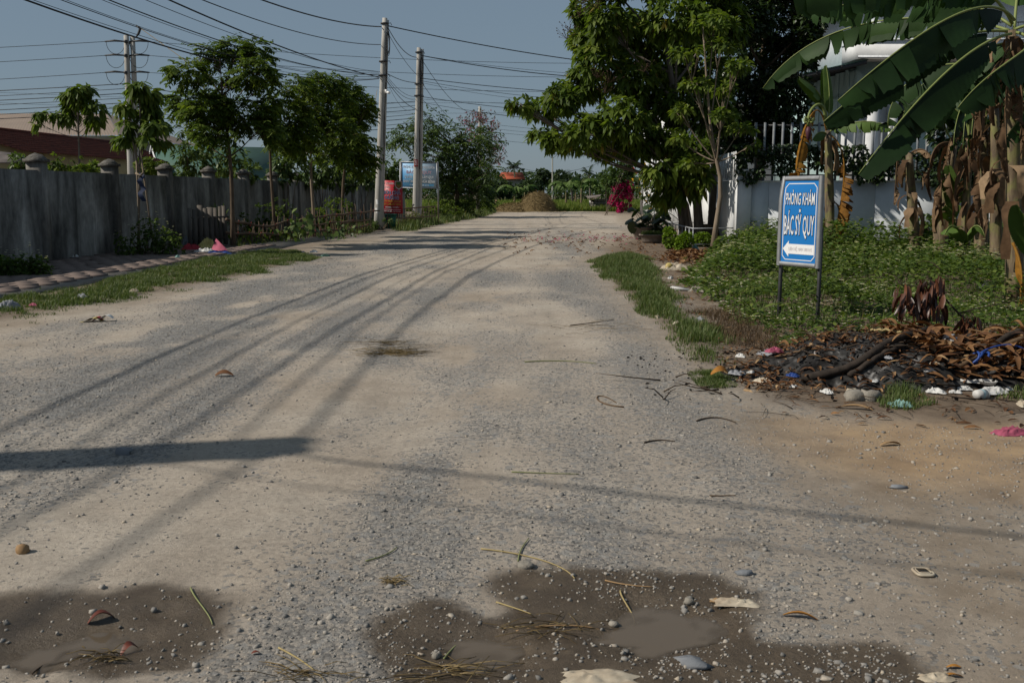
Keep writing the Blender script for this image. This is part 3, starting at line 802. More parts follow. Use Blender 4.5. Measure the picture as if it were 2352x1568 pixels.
PC0 = np.array([at(297, 395, 46)[0], 46, 0.0]); PC1 = at(290, 82, 46)
polC = pole('twin concrete pole behind the stained wall at far left', PC0, PC1, .165, .11, (.30, .12, 0), False)
ARMS = []
for y_ in (97, 129, 168):
    c = at(292, y_, 46); ARMS.append(c)
    ar = MB().box(c, (.12, .5, .12)).build('bracket', 'dark_steel', polC)
    for sg in (-1, 1):
        MB().tube([c + [.1 * sg, 0, .02], c + [.55 * sg, 0, .06], c + [1.0 * sg, 0, .02]], [.03, .05, .03], 7).build('insulator', 'dark_steel', polC)
        th = np.linspace(0, math.pi, 12)
        MB().tube(np.stack([c[0] + sg * (.1 + .42 * (1 - np.cos(th))), np.full(12, c[1]), c[2] - .52 * np.sin(th)], 1), .012, 5).build('jumper', 'cable', polC)
PD0 = np.array([at(1101, 485, 92)[0], 92, 0]); PD1 = at(1102, 245, 92)
polD = pole('far concrete pole behind the pink flowering tree', PD0, PD1, .19, .13, None, False)
PE0 = np.array([at(1269, 462, 190)[0], 190, 0]); PE1 = at(1269, 351, 190)
polE = pole('distant pole with a crossarm over the field treeline', PE0, PE1, .16, .11, None, False)
MB().box(PE1 - [0, 0, .25], (3.0, .12, .12)).build('crossarm', 'dark_steel', polE)
for dx in (-1.4, 0, 1.4): MB().tube([PE1 + [dx, 0, -.2], PE1 + [dx, 0, .15]], .05, 6).build('insulator', 'dark_steel', polE)
for sg in (-1, 1): MB().tube([PE1 + [0, 0, -1.1], PE1 + [1.0 * sg, 0, -.28]], .04, 5).build('brace', 'dark_steel', polE)
PF0 = np.array([at(1198, 460, 210)[0], 210, 0]); PF1 = at(1198, 407, 210)
polF = pole('short distant pole left of the crossarm pole', PF0, PF1, .14, .10, None, False)
# near poles outside the frame, whose shadows and cables cross the picture
PN0 = np.array([-10.75, 3.8, 0.]); PN1 = np.array([-10.7, 3.85, 8.05])
polN = pole('near concrete pole by the wall just outside the left edge', PN0, PN1, .19, .13, (.06, .27, 0))
PQ0 = np.array([-11.2, -30, 0.]); PQ1 = np.array([-11.2, -30, 8.2])
polQ = pole('concrete pole further back along the wall behind the viewer', PQ0, PQ1, .17, .11, None, False)
PR0 = np.array([10.5, -3.0, 0.]); PR1 = np.array([10.5, -3.0, 7.4])
polR = pole('concrete pole across the junction behind the viewer', PR0, PR1, .17, .11, None, False)
PG0 = np.array([9.0, 57, 0.]); PG1 = np.array([9.0, 57, 9.0])
polG = pole('concrete pole hidden behind the big leafy tree', PG0, PG1, .17, .11, None, False)

def cable(a, b, sag, r, label, group=None, mat='cable', name='power_cable'):
    a, b = np.asarray(a, float), np.asarray(b, float)
    tt = np.linspace(0, 1, 40)[:, None]
    pts = a * (1 - tt) + b * tt; pts[:, 2] -= 4 * sag * (tt * (1 - tt))[:, 0]
    o = MB().tube(pts, r * .8, 5).build(name, mat)
    return tag(o, label, 'cable', group)
def onp(b0, b1, z, dx=0.0, dy=0.0):
    f = (z - b0[2]) / (b1[2] - b0[2]); p = b0 + (b1 - b0) * f; return p + [dx, dy, 0]
ORD = ('topmost', 'second from top', 'third from top', 'fourth from top', 'fifth from top', 'sixth from top', 'seventh from top', 'lowest')
gNA = 'cables from the near left pole to the tall pole'
za = lambda y_: at(880, y_, PA0[1])[2]
for zN, yA, sag, r, lab in ((7.95, 62, 1.35, .030, 'thick black cable reaching the top of the tall pole from upper left'),
                            (7.6, 103, 1.35, .019, 'cable below the thickest one, reaching the upper shaft of the tall pole'),
                            (7.2, 178, .75, .027, 'straight thick cable slanting down to the middle of the tall pole')):
    cable(onp(PN0, PN1, zN, .1), onp(PA0, PA1, za(yA), -.15), sag, r, lab, gNA)
for k, (zN, yA, sag, r) in enumerate(((7.0, 165, 1.0, .011), (6.8, 168, 1.25, .009), (6.7, 173, 1.1, .018), (6.5, 170, 1.35, .008), (6.35, 176, 1.25, .012), (6.1, 182, 1.3, .024), (6.0, 180, 1.2, .008))):
    cable(onp(PN0, PN1, zN, .1 + .02 * k), onp(PA0, PA1, za(yA), -.15, -.03 * k), sag, r, 'bundled cable from upper left to the tall pole, ' + ORD[k], gNA)
for k, z in enumerate((7.9, 7.3, 6.9, 6.5, 6.2)):
    cable(onp(PN0, PN1, z), onp(PQ0, PQ1, z), .9, .024, 'cable behind the viewer along the wall, ' + ORD[k], 'cables behind the viewer')
cable(onp(PN0, PN1, 7.9), onp(PR0, PR1, 7.2), .5, .028, 'thick cable crossing the junction overhead, seen by its shadow', 'cables over the junction')
cable(onp(PN0, PN1, 7.2), onp(PR0, PR1, 6.6), .7, .013, 'thin cable crossing the junction overhead, seen by its faint shadow', 'cables over the junction')
# tall pole -> twin pole and onwards
gAB = 'cables between the two poles by the signs'
zb = lambda y_: at(958, y_, PB0[1])[2]
for k, (yA, yB, sag, r) in enumerate(((64, 132, .3, .022), (75, 170, .15, .014), (168, 190, .1, .02), (172, 222, .25, .012), (176, 228, .3, .014), (182, 250, .2, .018), (180, 248, .6, .009))):
    cable(onp(PA0, PA1, za(yA), .15), onp(PB0, PB1, zb(yB), -.12), sag, r, 'cable looping from tall pole to twin pole, ' + ORD[k] + ' there', gAB)
cable(onp(PA0, PA1, za(60), .15), onp(PG0, PG1, 8.4, -.1), .25, .03, 'thick cable from the top of the tall pole to the big leafy tree', 'cables to the right')
for k, (yB, zG, sag, r) in enumerate(((128, 7.9, .35, .028), (128, 8.1, .3, .012), (180, 7.0, .2, .022), (186, 6.6, .3, .014), (190, 6.75, .5, .010), (222, 6.0, .3, .018), (228, 6.4, .1, .010), (235, 5.5, .35, .012))):
    cable(onp(PB0, PB1, zb(yB), .15), onp(PG0, PG1, zG, -.1, .04 * k), sag, r, 'cable from twin pole to the big leafy tree, ' + ORD[k], 'cables to the right')
for k, (yB, yD) in enumerate(((134, 258), (185, 300), (225, 296), (250, 318), (252, 330))):
    cable(onp(PB0, PB1, zb(yB), .12), at(1100, yD, 92), .9 if k < 2 else .5, .018 - .002 * k, 'cable sloping from twin pole to far pole, ' + ORD[k], 'cables down the road')
for k, y_ in enumerate((258, 282, 292, 300, 318)):
    cable(at(1103, y_, 92), np.array([16 + k, 98, at(1103, y_, 92)[2] - .3]), .5, .022 if k == 0 else .016, 'cable stretching right from the far pole, ' + ORD[k], 'cables from the far pole')
cable(at(1103, 345, 92), at(1420, 352, 96), 1.9, .02, 'slack cable dipping across the gap over the straw pile', 'cables from the far pole')
# lines from the far-left pole
gC = 'high lines on the far left pole'
for k, c in enumerate(ARMS):
    cable(c + [-1.0, 0, .02], np.array([-62, 47 + k, c[2] - .2 - .05 * k]), .55, .016, 'line leaving the far left pole to the left edge, ' + ('top', 'middle', 'lowest')[k] + ' of three', gC, 'cable_grey')
    cable(c + [1.0, 0, .02], onp(PG0, PG1, 8.8 - .75 * k), .35, .014, 'line from the far left pole across the sky to the right, ' + ('top', 'middle', 'lowest')[k] + ' of three', gC, 'cable_grey')
for k in range(7):
    z = 4.9 + .21 * k
    cable(np.array([-60, 52, z + .1 * (k % 3)]), np.array([PC0[0], 46.2, z + .35]), .35 + .05 * (k % 3), .016 if k % 2 else .022, 'low cable in front of the warehouse roof, ' + ORD[6 - k] + ' of seven', 'low cables behind the wall')
    cable(np.array([PC0[0], 46.2, z + .35]), onp(PB0, PB1, z + .1, -.1, .3), .5 + .06 * (k % 2), .015 if k % 2 else .02, 'low cable passing behind the left trees, ' + ORD[6 - k] + ' of seven', 'low cables behind the wall')
for k, y_ in enumerate((208, 232)):
    cable(at(-60, y_ + 2, 60), at(1500, y_ + 22, 75), .4, .010, 'hair-thin line far behind, crossing the whole sky, ' + ('upper', 'lower')[k], 'thin lines far behind', 'cable_grey')
# yellow rope with a rag knotted to the lower cable, tied to the trees
r0 = at(315, 60, 33)
o = MB().tube(np.array([at(312, 58, 33), at(322, 66, 33), at(318, 78, 33), at(311, 88, 33)]), [.02, .05, .04, .01], 6).build('rag', 'dark_steel')
tag(o, 'dark rag hanging from a cable above the far left pole', 'rag')
pts = [at(318, 62, 33), at(420, 135, 32), at(520, 225, 31.5), at(640, 282, 34), at(770, 320, 37), at(850, 300, 41), PA0 + (PA1 - PA0) * fc + [-.2, -.1, .1]]
pts = np.array(pts); tt = np.linspace(0, len(pts) - 1, 60); P_ = np.stack([np.interp(tt, np.arange(len(pts)), pts[:, k]) for k in range(3)], 1)
o = MB().tube(P_, .009, 5).build('rope', 'rope_tan'); tag(o, 'yellow rope strung in front of the left trees to the tall pole', 'rope')
# ------------------------------------------------------------------ trees and plants: tools
mat_plain('bark', (.14, .105, .075), (.06, .045, .033), .95, 12, .1, .5, .02, (1, 1, .25))
mat_plain('bark_pale', (.27, .215, .16), (.14, .11, .08), .9, 12, .1, .4, .015, (1, 1, .25))
mat_plain('bark_grey', (.17, .15, .13), (.085, .072, .062), .92, 12, .1, .4, .015, (1, 1, .25))
mat_tint('leaf_left', [(0, (.03, .052, .011)), (.5, (.075, .118, .02)), (1, (.165, .21, .036))], .55, .18, .45, .1)
mat_tint('leaf_young', [(0, (.045, .076, .014)), (.5, (.095, .145, .024)), (1, (.18, .22, .042))], .52, .2, .45, .1)
mat_tint('leaf_bush', [(0, (.03, .055, .014)), (.5, (.06, .10, .024)), (1, (.13, .18, .04))], .5, .3, .32, .1)
mat_tint('leaf_main', [(0, (.042, .072, .013)), (.5, (.10, .15, .024)), (.9, (.175, .225, .038)), (1, (.24, .19, .045))], .55, .18, .45, .12)
mat_tint('leaf_dark', [(0, (.012, .024, .010)), (.5, (.025, .046, .014)), (1, (.05, .085, .022))], .4, .4, .2, .1)
mat_tint('leaf_lime', [(0, (.075, .13, .012)), (.5, (.13, .21, .018)), (1, (.20, .29, .03))], .5, .3, .32, .08)
mat_tint('leaf_far', [(0, (.022, .04, .016)), (.5, (.042, .07, .024)), (1, (.075, .11, .034))], .6, .2, .22, .1)
mat_tint('bloom_pink', [(0, (.26, .012, .075)), (.5, (.46, .02, .13)), (1, (.62, .05, .22))], .55, .2, .25, .1)
mat_tint('bloom_mauve', [(0, (.05, .06, .03)), (.55, (.16, .13, .11)), (.75, (.30, .12, .18)), (1, (.48, .13, .27))], .6, .2, .25, .1)
mat_tint('dry_leaf', [(0, (.045, .022, .012)), (.4, (.14, .065, .028)), (.75, (.24, .125, .05)), (1, (.38, .25, .13))], .7, .25, .15, .25, 25, (1.3, .9, .5))

def unit_rand(n):
    v = RNG.normal(0, 1, (n, 3)); return norm(v)
def crown_pts(lobes, n, shell=.5, flat=0.0, gap=.0, gs=1.6):
    lobes = np.asarray(lobes, float); a = (lobes[:, 3] * lobes[:, 4] * lobes[:, 5]) ** .67; a = a / a.sum()
    k = RNG.choice(len(lobes), n, p=a); d = unit_rand(n); 
    if flat: d[:, 2] *= (1 - flat); d = norm(d)
    r = shell + (1 - shell) * RNG.uniform(0, 1, n) ** .6
    c = lobes[k, :3] + d * r[:, None] * lobes[k, 3:6]
    if gap:
        g = fbm(c[:, 0] * gs + c[:, 2] * .9, c[:, 1] * gs * .6 + c[:, 2] * gs, 23, 3); q = g > gap
        c, d, k = c[q], d[q], k[q]
    return c, d, k
def rosettes(mb, C, A, k, L, W, droop=.5, open_=.9, tm=.5, ts=.2, down=.25):
    M_ = len(C); A = norm(A); ref = norm(np.cross(A, unit_rand(M_))); ref2 = np.cross(A, ref)
    tc = RNG.normal(0, ts * .7, M_)
    for j in range(k):
        az = j * 2.4 + RNG.uniform(-.4, .4, M_); op = open_ * RNG.uniform(.55, 1.2, M_)
        D = A * np.cos(op)[:, None] + (ref * np.cos(az)[:, None] + ref2 * np.sin(az)[:, None]) * np.sin(op)[:, None]
        D = norm(D - np.array([[0, 0, down]]))
        S = np.cross(D, [0, 0, 1.0]) + RNG.normal(0, .35, (M_, 3))
        l_ = L * RNG.uniform(.65, 1.2, M_)
        mb.leaves(C - A * (j * .03 * L), D, S, l_, l_ * (W / L), droop * RNG.uniform(.5, 1.5, M_), np.clip(tm + tc + RNG.normal(0, ts * .6, M_), 0, 1))
def sprays(mb, C, A, k, R, L, W, sag=.35, droop=.3, tm=.5, ts=.2):
    M_ = len(C); A = norm(A * [1, 1, .6] + RNG.normal(0, .2, (M_, 3))); side = norm(np.cross(A, [0, 0, 1.0]) + RNG.normal(0, .15, (M_, 3)))
    tc = RNG.normal(0, ts * .7, M_); Rk = R * RNG.uniform(.7, 1.25, M_)
    for j in range(k):
        f = (j + .6) / k; P = C + A * (Rk * f)[:, None]; P[:, 2] -= sag * Rk * f * f
        for sg in (-1, 1):
            D = norm(side * sg * .85 + A * .55 + np.array([[0, 0, -.28 - .3 * f]]) + RNG.normal(0, .12, (M_, 3)))
            S = np.cross(D, [0, 0, 1.0]) + RNG.normal(0, .2, (M_, 3))
            l_ = L * RNG.uniform(.75, 1.2, M_) * (1 - .35 * abs(f - .45))
            mb.leaves(P, D, S, l_, l_ * (W / L), droop, np.clip(tm + tc + RNG.normal(0, ts * .5, M_), 0, 1))
def curve3(a, b, bend, n=8):
    a, b = np.asarray(a, float), np.asarray(b, float); m = (a + b) / 2 + np.asarray(bend, float); t_ = np.linspace(0, 1, n)[:, None]
    return a * (1 - t_) ** 2 + 2 * m * t_ * (1 - t_) + b * t_ ** 2
def lob(specs, Y, dj=.5, dscale=1.0):
    """(x, y, rx, ry[, dY]) in photo pixels at distance Y -> lobes in metres"""
    out = []
    for i, s_ in enumerate(specs):
        dy = s_[4] if len(s_) > 4 else ((i * .618) % 1 - .5) * 2 * dj
        c = at(s_[0], s_[1], Y + dy); k = (Y + dy) / FV
        out.append([*c, s_[2] * k, max(s_[2], s_[3]) * k * dscale, s_[3] * k])
    return np.array(out)
def tree(name, label, base, trunk, lobes, r0, style, leafmat, ncl, L, W, k=6, barkm='bark', cat='tree', group=None, gap=.35, shell=.45, twigs=6, r1=None, fork=None, **kw):
    base = np.asarray(base, float)
    o = T(name, label, cat, base, group)
    trunk = np.asarray(trunk, float); m = len(trunk)
    rr = np.linspace(r0, r1 or r0 * .45, m); rr[0] *= 1.25
    MB().tube(trunk, rr, 9).build('trunk', barkm, o, True)
    C, A, kk = crown_pts(lobes, ncl, shell, gap=gap, gs=kw.pop('gs', 1.6))
    for i, lb in enumerate(lobes):
        f0 = (fork or (.55, 1.0)); f = f0[0] + (f0[1] - f0[0]) * np.clip((lb[2] - trunk[-1][2] + 1.5) / 3.0, 0, 1)
        s_ = f * (m - 1); i0 = int(min(s_, m - 2)); p0 = trunk[i0] * (1 - (s_ - i0)) + trunk[i0 + 1] * (s_ - i0)
        mb = MB(); rb = max(r0 * .32, .012)
        main = curve3(p0, lb[:3], [0, 0, -.12 * np.linalg.norm(lb[:3] - p0)], 8)
        mb.tube(main, np.linspace(rb, rb * .35, 8), 6)
        idx = np.where(kk == i)[0][:twigs]
        for q in idx: mb.tube(curve3(main[5], C[q], [0, 0, -.05], 5), np.linspace(rb * .35, .005, 5), 4)
        mb.build('branch', barkm, o, True)
    mb = MB()
    dirn = norm(A * [1, 1, .75] + [0, 0, .15])
    if style == 'rosette': rosettes(mb, C, dirn, k, L, W, **kw)
    else: sprays(mb, C, dirn, k, kw.pop('R', L * 3), L, W, **kw)
    mb.build('crown', leafmat, o)
    return o
def trunk_px(pts, Y):                    # photo pixels, last one first built from the ground up
    return np.array([at(x, y, Y + (p[0] if p else 0)) for x, y, *p in pts])

# ------------------------------------------------------------------ trees on the left
Yt = gp(535, 572)[1] + .2
t1 = lob([(430, 165, 42, 20), (455, 122, 36, 18), (505, 135, 40, 18), (545, 112, 34, 18), (592, 118, 24, 22), (585, 165, 40, 20), (520, 175, 40, 14), (600, 190, 22, 14),
          (432, 232, 42, 18), (420, 285, 38, 22), (480, 250, 50, 26), (530, 215, 44, 20), (560, 262, 55, 30), (500, 300, 52, 24), (600, 240, 34, 24), (590, 300, 44, 26), (455, 310, 40, 16)], Yt, .9)
b = gp(535, 572); tr = trunk_px([(536, 585), (534, 500), (532, 420), (527, 350), (520, 290), (512, 235), (508, 190)], b[1])
Yt = b[1]
tree('layered_tree', 'tallest of the left trees, its feathery crown in two tiers', gp(535, 575), tr, t1, .07, 'spray', 'leaf_left', 2250, .17, .072, 5, 'bark', gap=.43, R=.34, fork=(.45, 1.0), tm=.5, ts=.25, group='young trees along the stained wall')
b = gp(633, 556); tr = trunk_px([(633, 560), (628, 480), (622, 400), (620, 340), (628, 290), (640, 240)], b[1])
t2 = lob([(652, 192, 34, 18), (690, 205, 34, 16), (640, 232, 34, 20), (690, 245, 38, 22), (650, 280, 44, 24), (610, 300, 40, 24), (680, 305, 44, 26), (635, 330, 36, 14)], b[1], .8)
tree('layered_tree', 'slim tree just right of the tallest left tree, rounded crown', gp(633, 556), tr, t2, .06, 'spray', 'leaf_left', 1200, .18, .078, 5, 'bark', gap=.42, R=.36, tm=.58, ts=.22, group='young trees along the stained wall')
b = gp(720, 548); tr = trunk_px([(722, 555), (720, 490), (715, 420), (713, 360), (728, 300), (745, 250)], b[1])
t3 = lob([(722, 200, 30, 26), (750, 190, 34, 20), (730, 245, 36, 24), (770, 240, 36, 24), (715, 290, 38, 24), (760, 295, 44, 28), (700, 340, 40, 20), (745, 345, 46, 24)], b[1], .8)
tree('layered_tree', 'tree with straight pole-like trunk in the middle of the left row', gp(720, 548), tr, t3, .065, 'spray', 'leaf_left', 1300, .18, .078, 5, 'bark_pale', gap=.42, R=.36, tm=.55, ts=.24, group='young trees along the stained wall')
b = gp(787, 536); tr = trunk_px([(787, 540), (786, 480), (788, 420), (795, 360), (800, 300), (808, 260)], b[1])
t4 = lob([(792, 205, 30, 20), (820, 235, 32, 22), (838, 260, 22, 26), (800, 270, 38, 26), (835, 300, 26, 28), (800, 320, 42, 26), (835, 345, 26, 24), (785, 355, 36, 20), (820, 375, 34, 20)], b[1], .8)
tree('layered_tree', 'rightmost tree of the left row, crown touching the tall pole', gp(787, 536), tr, t4, .07, 'spray', 'leaf_left', 1300, .20, .082, 5, 'bark', gap=.42, R=.4, tm=.6, ts=.24, group='young trees along the stained wall')

# two big-leaved saplings
b = gp(318, 590); Yb = b[1]
tr = trunk_px([(318, 600), (318, 520), (320, 440), (321, 380), (322, 320), (322, 260), (318, 205)], Yb)
l5 = lob([(320, 195, 24, 14), (342, 215, 22, 18), (298, 215, 22, 14), (345, 250, 26, 20), (290, 245, 26, 12), (358, 285, 26, 14), (275, 240, 16, 8), (292, 285, 22, 12), (370, 285, 18, 8), (285, 318, 26, 10), (345, 318, 30, 12), (375, 322, 14, 6)], Yb, .35)
st = tree('sapling', 'thin drooping-leaf sapling tied to props in front of the stained wall', b, tr, l5, .035, 'rosette', 'leaf_young', 185, .26, .095, 6, 'bark_grey', gap=.0, shell=.2, twigs=3, fork=(.5, .98), droop=.7, down=.75, open_=1.0, tm=.5, ts=.25, group='big-leaved saplings by the wall')
for (x0, y0, x1, y1) in ((300, 300, 322, 405), (352, 560, 316, 300), (322, 590, 312, 330)):
    MB().tube([at(x0, y0, Yb - .1), at((x0 + x1) / 2, (y0 + y1) / 2, Yb - .12), at(x1, y1, Yb - .1)], .022, 6).build('prop', 'bark_pale', st)
MB().tube([at(312, 398, Yb - .2), at(322, 404, Yb - .25), at(330, 396, Yb - .2)], .03, 6).build('tie', 'bark_pale', st)
o = MB(); c0 = at(325, 430, Yb - .2); 
V = [[c0[0] + .05 * math.sin(k * 2.1) + dx, c0[1] + .04 * math.cos(k * 1.7), c0[2] + .35 - k * .1] for k in range(8) for dx in (-.06, .06)]
o.grid(np.array(V), 8, 2); tag(o.build('rag', 'blue_sheet'), 'dark blue rag knotted on the propped sapling', 'rag')
tr = trunk_px([(184, 470), (183, 420), (182, 350), (180, 300), (178, 250), (180, 205)], 31.5); tr[0][2] = -.1
l6 = lob([(178, 205, 20, 12), (205, 205, 14, 12), (152, 218, 22, 8), (160, 240, 26, 10), (200, 232, 24, 12), (220, 245, 22, 12), (130, 266, 18, 8), (92, 260, 18, 7), (160, 266, 22, 9), (215, 268, 26, 9), (95, 285, 14, 7), (220, 285, 18, 7), (185, 225, 20, 12)], 31.5, .3)
tree('sapling', 'sapling with flat sparse layers rising behind the stained wall', (tr[0][0], tr[0][1], 0), tr, l6, .04, 'rosette', 'leaf_young', 170, .27, .10, 6, 'bark_grey', gap=.0, shell=.2, twigs=3, fork=(.45, 1.0), droop=.7, down=.7, open_=1.1, tm=.42, ts=.22, group='big-leaved saplings by the wall')

def bush(label, base, lobes, leafmat, ncl, L, W, k=6, name='bush', cat='bush', group=None, stems=5, **kw):
    base = np.asarray(base, float); o = T(name, label, cat, base, group)
    C, A, kk = crown_pts(lobes, ncl, kw.pop('shell', .4), gap=kw.pop('gap', .33))
    C[:, 2] = np.maximum(C[:, 2], base[2] + .04)
    mb = MB(); style = kw.pop('style', 'rosette')
    if style == 'rosette': rosettes(mb, C, norm(A + [0, 0, .3]), k, L, W, **kw)
    else: sprays(mb, C, norm(A + [0, 0, .3]), k, kw.pop('R', L * 3), L, W, **kw)
    mb.build('foliage', leafmat, o)
    mb = MB()
    for i in range(stems):
        lb = lobes[i % len(lobes)]
        mb.tube(curve3(base + [RNG.uniform(-.1, .1), RNG.uniform(-.1, .1), -.03], lb[:3] + RNG.normal(0, .15, 3) * lb[3:6], RNG.normal(0, .08, 3), 6), np.linspace(.022, .008, 6), 5)
    mb.build('stem', 'bark', o)
    return o
# greenery rising behind the stained wall
gB = 'shrubs behind the stained wall'
for lab, px, py, Y, specs, m_, tm in (
        ('small airy shrub above the first pier of the stained wall', 55, 400, 27, [(45, 372, 24, 20), (62, 385, 24, 18), (35, 395, 20, 16)], 'leaf_bush', .5),
        ('dark rounded bush between the first two wall piers', 150, 400, 29, [(140, 365, 32, 26), (165, 378, 30, 24), (130, 390, 30, 20)], 'leaf_left', .45),
        ('yellow-green shrub behind the wall below the sapling', 210, 400, 29, [(190, 392, 26, 14), (222, 388, 24, 16), (235, 398, 18, 12)], 'leaf_young', .55),
        ('bush peeping over the wall right of the far left pole', 345, 400, 31, [(335, 382, 26, 20), (362, 388, 30, 18)], 'leaf_left', .6),
        ('pale leafy shrub crown left of the tallest left tree', 440, 420, 36, [(425, 350, 26, 22), (450, 375, 36, 28), (418, 395, 28, 22), (470, 340, 24, 20)], 'leaf_bush', .6),
        ('yellow-green thicket under the tallest left tree', 540, 420, 38, [(500, 370, 38, 30), (540, 360, 40, 26), (560, 395, 40, 28), (520, 405, 40, 20)], 'leaf_bush', .65),
        ('bushy shrub between the two slim left trunks', 660, 425, 42, [(650, 370, 34, 28), (680, 385, 34, 26), (640, 405, 36, 22), (670, 345, 26, 16)], 'leaf_bush', .5),
        ('shrub with pale leaves behind the pole-like trunk', 740, 430, 46, [(735, 385, 34, 26), (760, 375, 30, 26), (720, 410, 34, 20), (755, 410, 36, 20)], 'leaf_bush', .55),
        ('broad hedge-like bush left of the tall pole', 820, 430, 52, [(800, 395, 36, 24), (835, 385, 30, 30), (850, 410, 30, 22), (815, 420, 40, 18)], 'leaf_bush', .6),
        ('bush filling the gap between the two poles', 900, 440, 60, [(890, 380, 34, 24), (915, 395, 34, 26), (880, 410, 34, 22), (905, 425, 40, 20)], 'leaf_bush', .6)):
    c = at(px, py, Y)
    bush(lab, (c[0], c[1], 0), lob(specs, Y, .5, .9), m_, 46 * len(specs), .20 * Y / 34, .075 * Y / 34, 6, group=gB, droop=.5, down=.4, tm=tm, ts=.25, gap=.25)

# weedy white-flowered clumps in front of the wall
def weed_clump(label, base, lobes, n, nf):
    o = bush(label, base, lobes, 'weed_leaf', n, .085, .045, 6, name='flowering_weed', cat='weeds', group='flowering weeds at the foot of the wall', stems=14, droop=.3, tm=.42, ts=.25, gap=.25, shell=.25)
    C, A, kk = crown_pts(lobes, nf, .9); C = C[(A[:, 2] > -.1)]; C[:, 2] += RNG.uniform(0, .22, len(C)); n_ = len(C)
    mb = MB()
    for m_ in range(5):
        a = m_ * 1.2566 + RNG.uniform(0, 1, n_); D = np.stack([np.cos(a), np.sin(a), np.full(n_, .3)], 1)
        mb.leaves(C, D, np.cross(D, [0, 0, 1.0]) + .4 * D[:, [1, 2, 0]], .03, .022, .2, np.clip(RNG.normal(.4, .2, n_), 0, .75))
    mb.build('flowers', 'petal', o, kind='stuff')
    mb = MB()
    for q in range(0, n_, 3): mb.tube([C[q], C[q] - [RNG.uniform(-.05, .05), 0, .3]], .003, 3, cap=False)
    mb.build('stalk', 'leaf_bush', o, kind='stuff')
c = gp(335, 592); weed_clump('large flowering weed clump round the propped sapling', c, lob([(300, 560, 40, 34), (345, 540, 44, 42), (385, 560, 34, 34), (330, 585, 50, 20), (395, 580, 26, 18)], c[1], .4, .9), 520, 150)
c = gp(45, 640); weed_clump('flowering weed clump at the left edge below the wall', c, lob([(20, 612, 40, 26), (70, 605, 36, 24), (95, 620, 26, 18), (-30, 610, 40, 30)], c[1], .3, .9), 420, 110)
# spiky strap-leaved plant behind the plank fence
def strap_plant(label, base, n, L, W, mat, name='strap_leaf_plant', lean=1.0):
    o = T(name, label, 'plant', base); rr = np.random.default_rng(int(abs(base[0]) * 100))
    for i in range(n):
        a = rr.uniform(0, 6.28); el = rr.uniform(.55, 1.4); l_ = L * rr.uniform(.7, 1.1)
        d = np.array([math.cos(a) * math.cos(el), math.sin(a) * math.cos(el), math.sin(el)]); s_ = np.array([-math.sin(a), math.cos(a), 0])
        tt = np.linspace(0, 1, 7); P = np.asarray(base) + d * (l_ * tt)[:, None]; P[:, 2] -= lean * .35 * l_ * tt ** 2.2 * math.cos(el) * 2
        w = W * np.sin(np.pi * (.12 + .88 * tt)) ** .7 + .004
        V = np.stack([P - s_ * w[:, None] / 2, P + [0, 0, -.008], P + s_ * w[:, None] / 2], 1).reshape(-1, 3)
        MB().grid(V, 7, 3, rr.uniform(.2, .9)).build('leaf', mat, o)
    return o
c = at(505, 500, 30.6); strap_plant('spiky strap-leaved plant behind the grey plank fence', (c[0], c[1], c[2] - .35), 26, 1.05, .075, 'leaf_bush')
c = at(478, 505, 30.2); strap_plant('darker strap-leaved plant left of the plank fence', (c[0], c[1], c[2] - .4), 16, .9, .07, 'leaf_left')

# ------------------------------------------------------------------ fences
mat_plain('grey_board', (.16, .145, .13), (.075, .066, .058), .95, 9, .1, .4, .01, (1, 1, .15))
mat_plain('stick_wood', (.17, .125, .09), (.08, .058, .042), .95, 14, .1, .4, .01, (1, 1, .2))
mat_plain('red_string', (.42, .03, .035), (.3, .02, .025), .7, 20, .2, 0)
pf = T('plank_fence', 'fence of weathered grey upright planks below the left trees', 'fence', gp(470, 572))
xs = [438, 450, 462, 474, 486, 498, 508, 518]; rr = random.Random(5)
for i, x in enumerate(xs):
    p = gp(x, 573 - (x - 438) * .05); w = (.10, .15, .16, .18, .19, .12, .10, .13)[i]; h = at(x, 474 + rr.uniform(-3, 8), p[1])[2]
    MB().box((p[0], p[1], h / 2), (w, .03, h), rr.uniform(-.15, .15), tilt=(rr.uniform(-.03, .03), 'Y')).build('plank', 'grey_board', pf)
for y_ in (500, 548):
    MB().tube([at(436, y_, gp(438, 573)[1] + .06), at(522, y_ - 2, gp(518, 569)[1] + .06)], .03, 6).build('rail', 'grey_board', pf)
sf = T('stick_fence', 'rickety fence of crooked sticks and rails tied with red string', 'fence', gp(690, 553))
def fence_line(x):                       # foot of the fence, photo pixels
    return float(np.interp(x, [520, 600, 684, 760, 840, 872], [571, 562, 553, 544, 535, 530]))
for i in range(62):
    x = 528 + i * 5.35 + rr.uniform(-2, 2); p = gp(x, fence_line(x)); p[1] += rr.uniform(-.05, .12)
    yt = float(np.interp(x, [520, 560, 610, 640, 700, 760, 830, 872], [500, 512, 512, 500, 490, 484, 472, 470])) + rr.uniform(-10, 10)
    h = at(x, yt, p[1])[2]; lx = rr.uniform(-.1, .1)
    n_ = 5; tt = np.linspace(0, 1, n_)
    pts = np.stack([p[0] + lx * tt + .02 * np.sin(tt * 4 + i), np.full(n_, p[1]), -.05 + (h + .05) * tt], 1)
    MB().tube(pts, np.linspace(rr.uniform(.014, .028), .011, n_), 6).build('stick', 'stick_wood', sf)
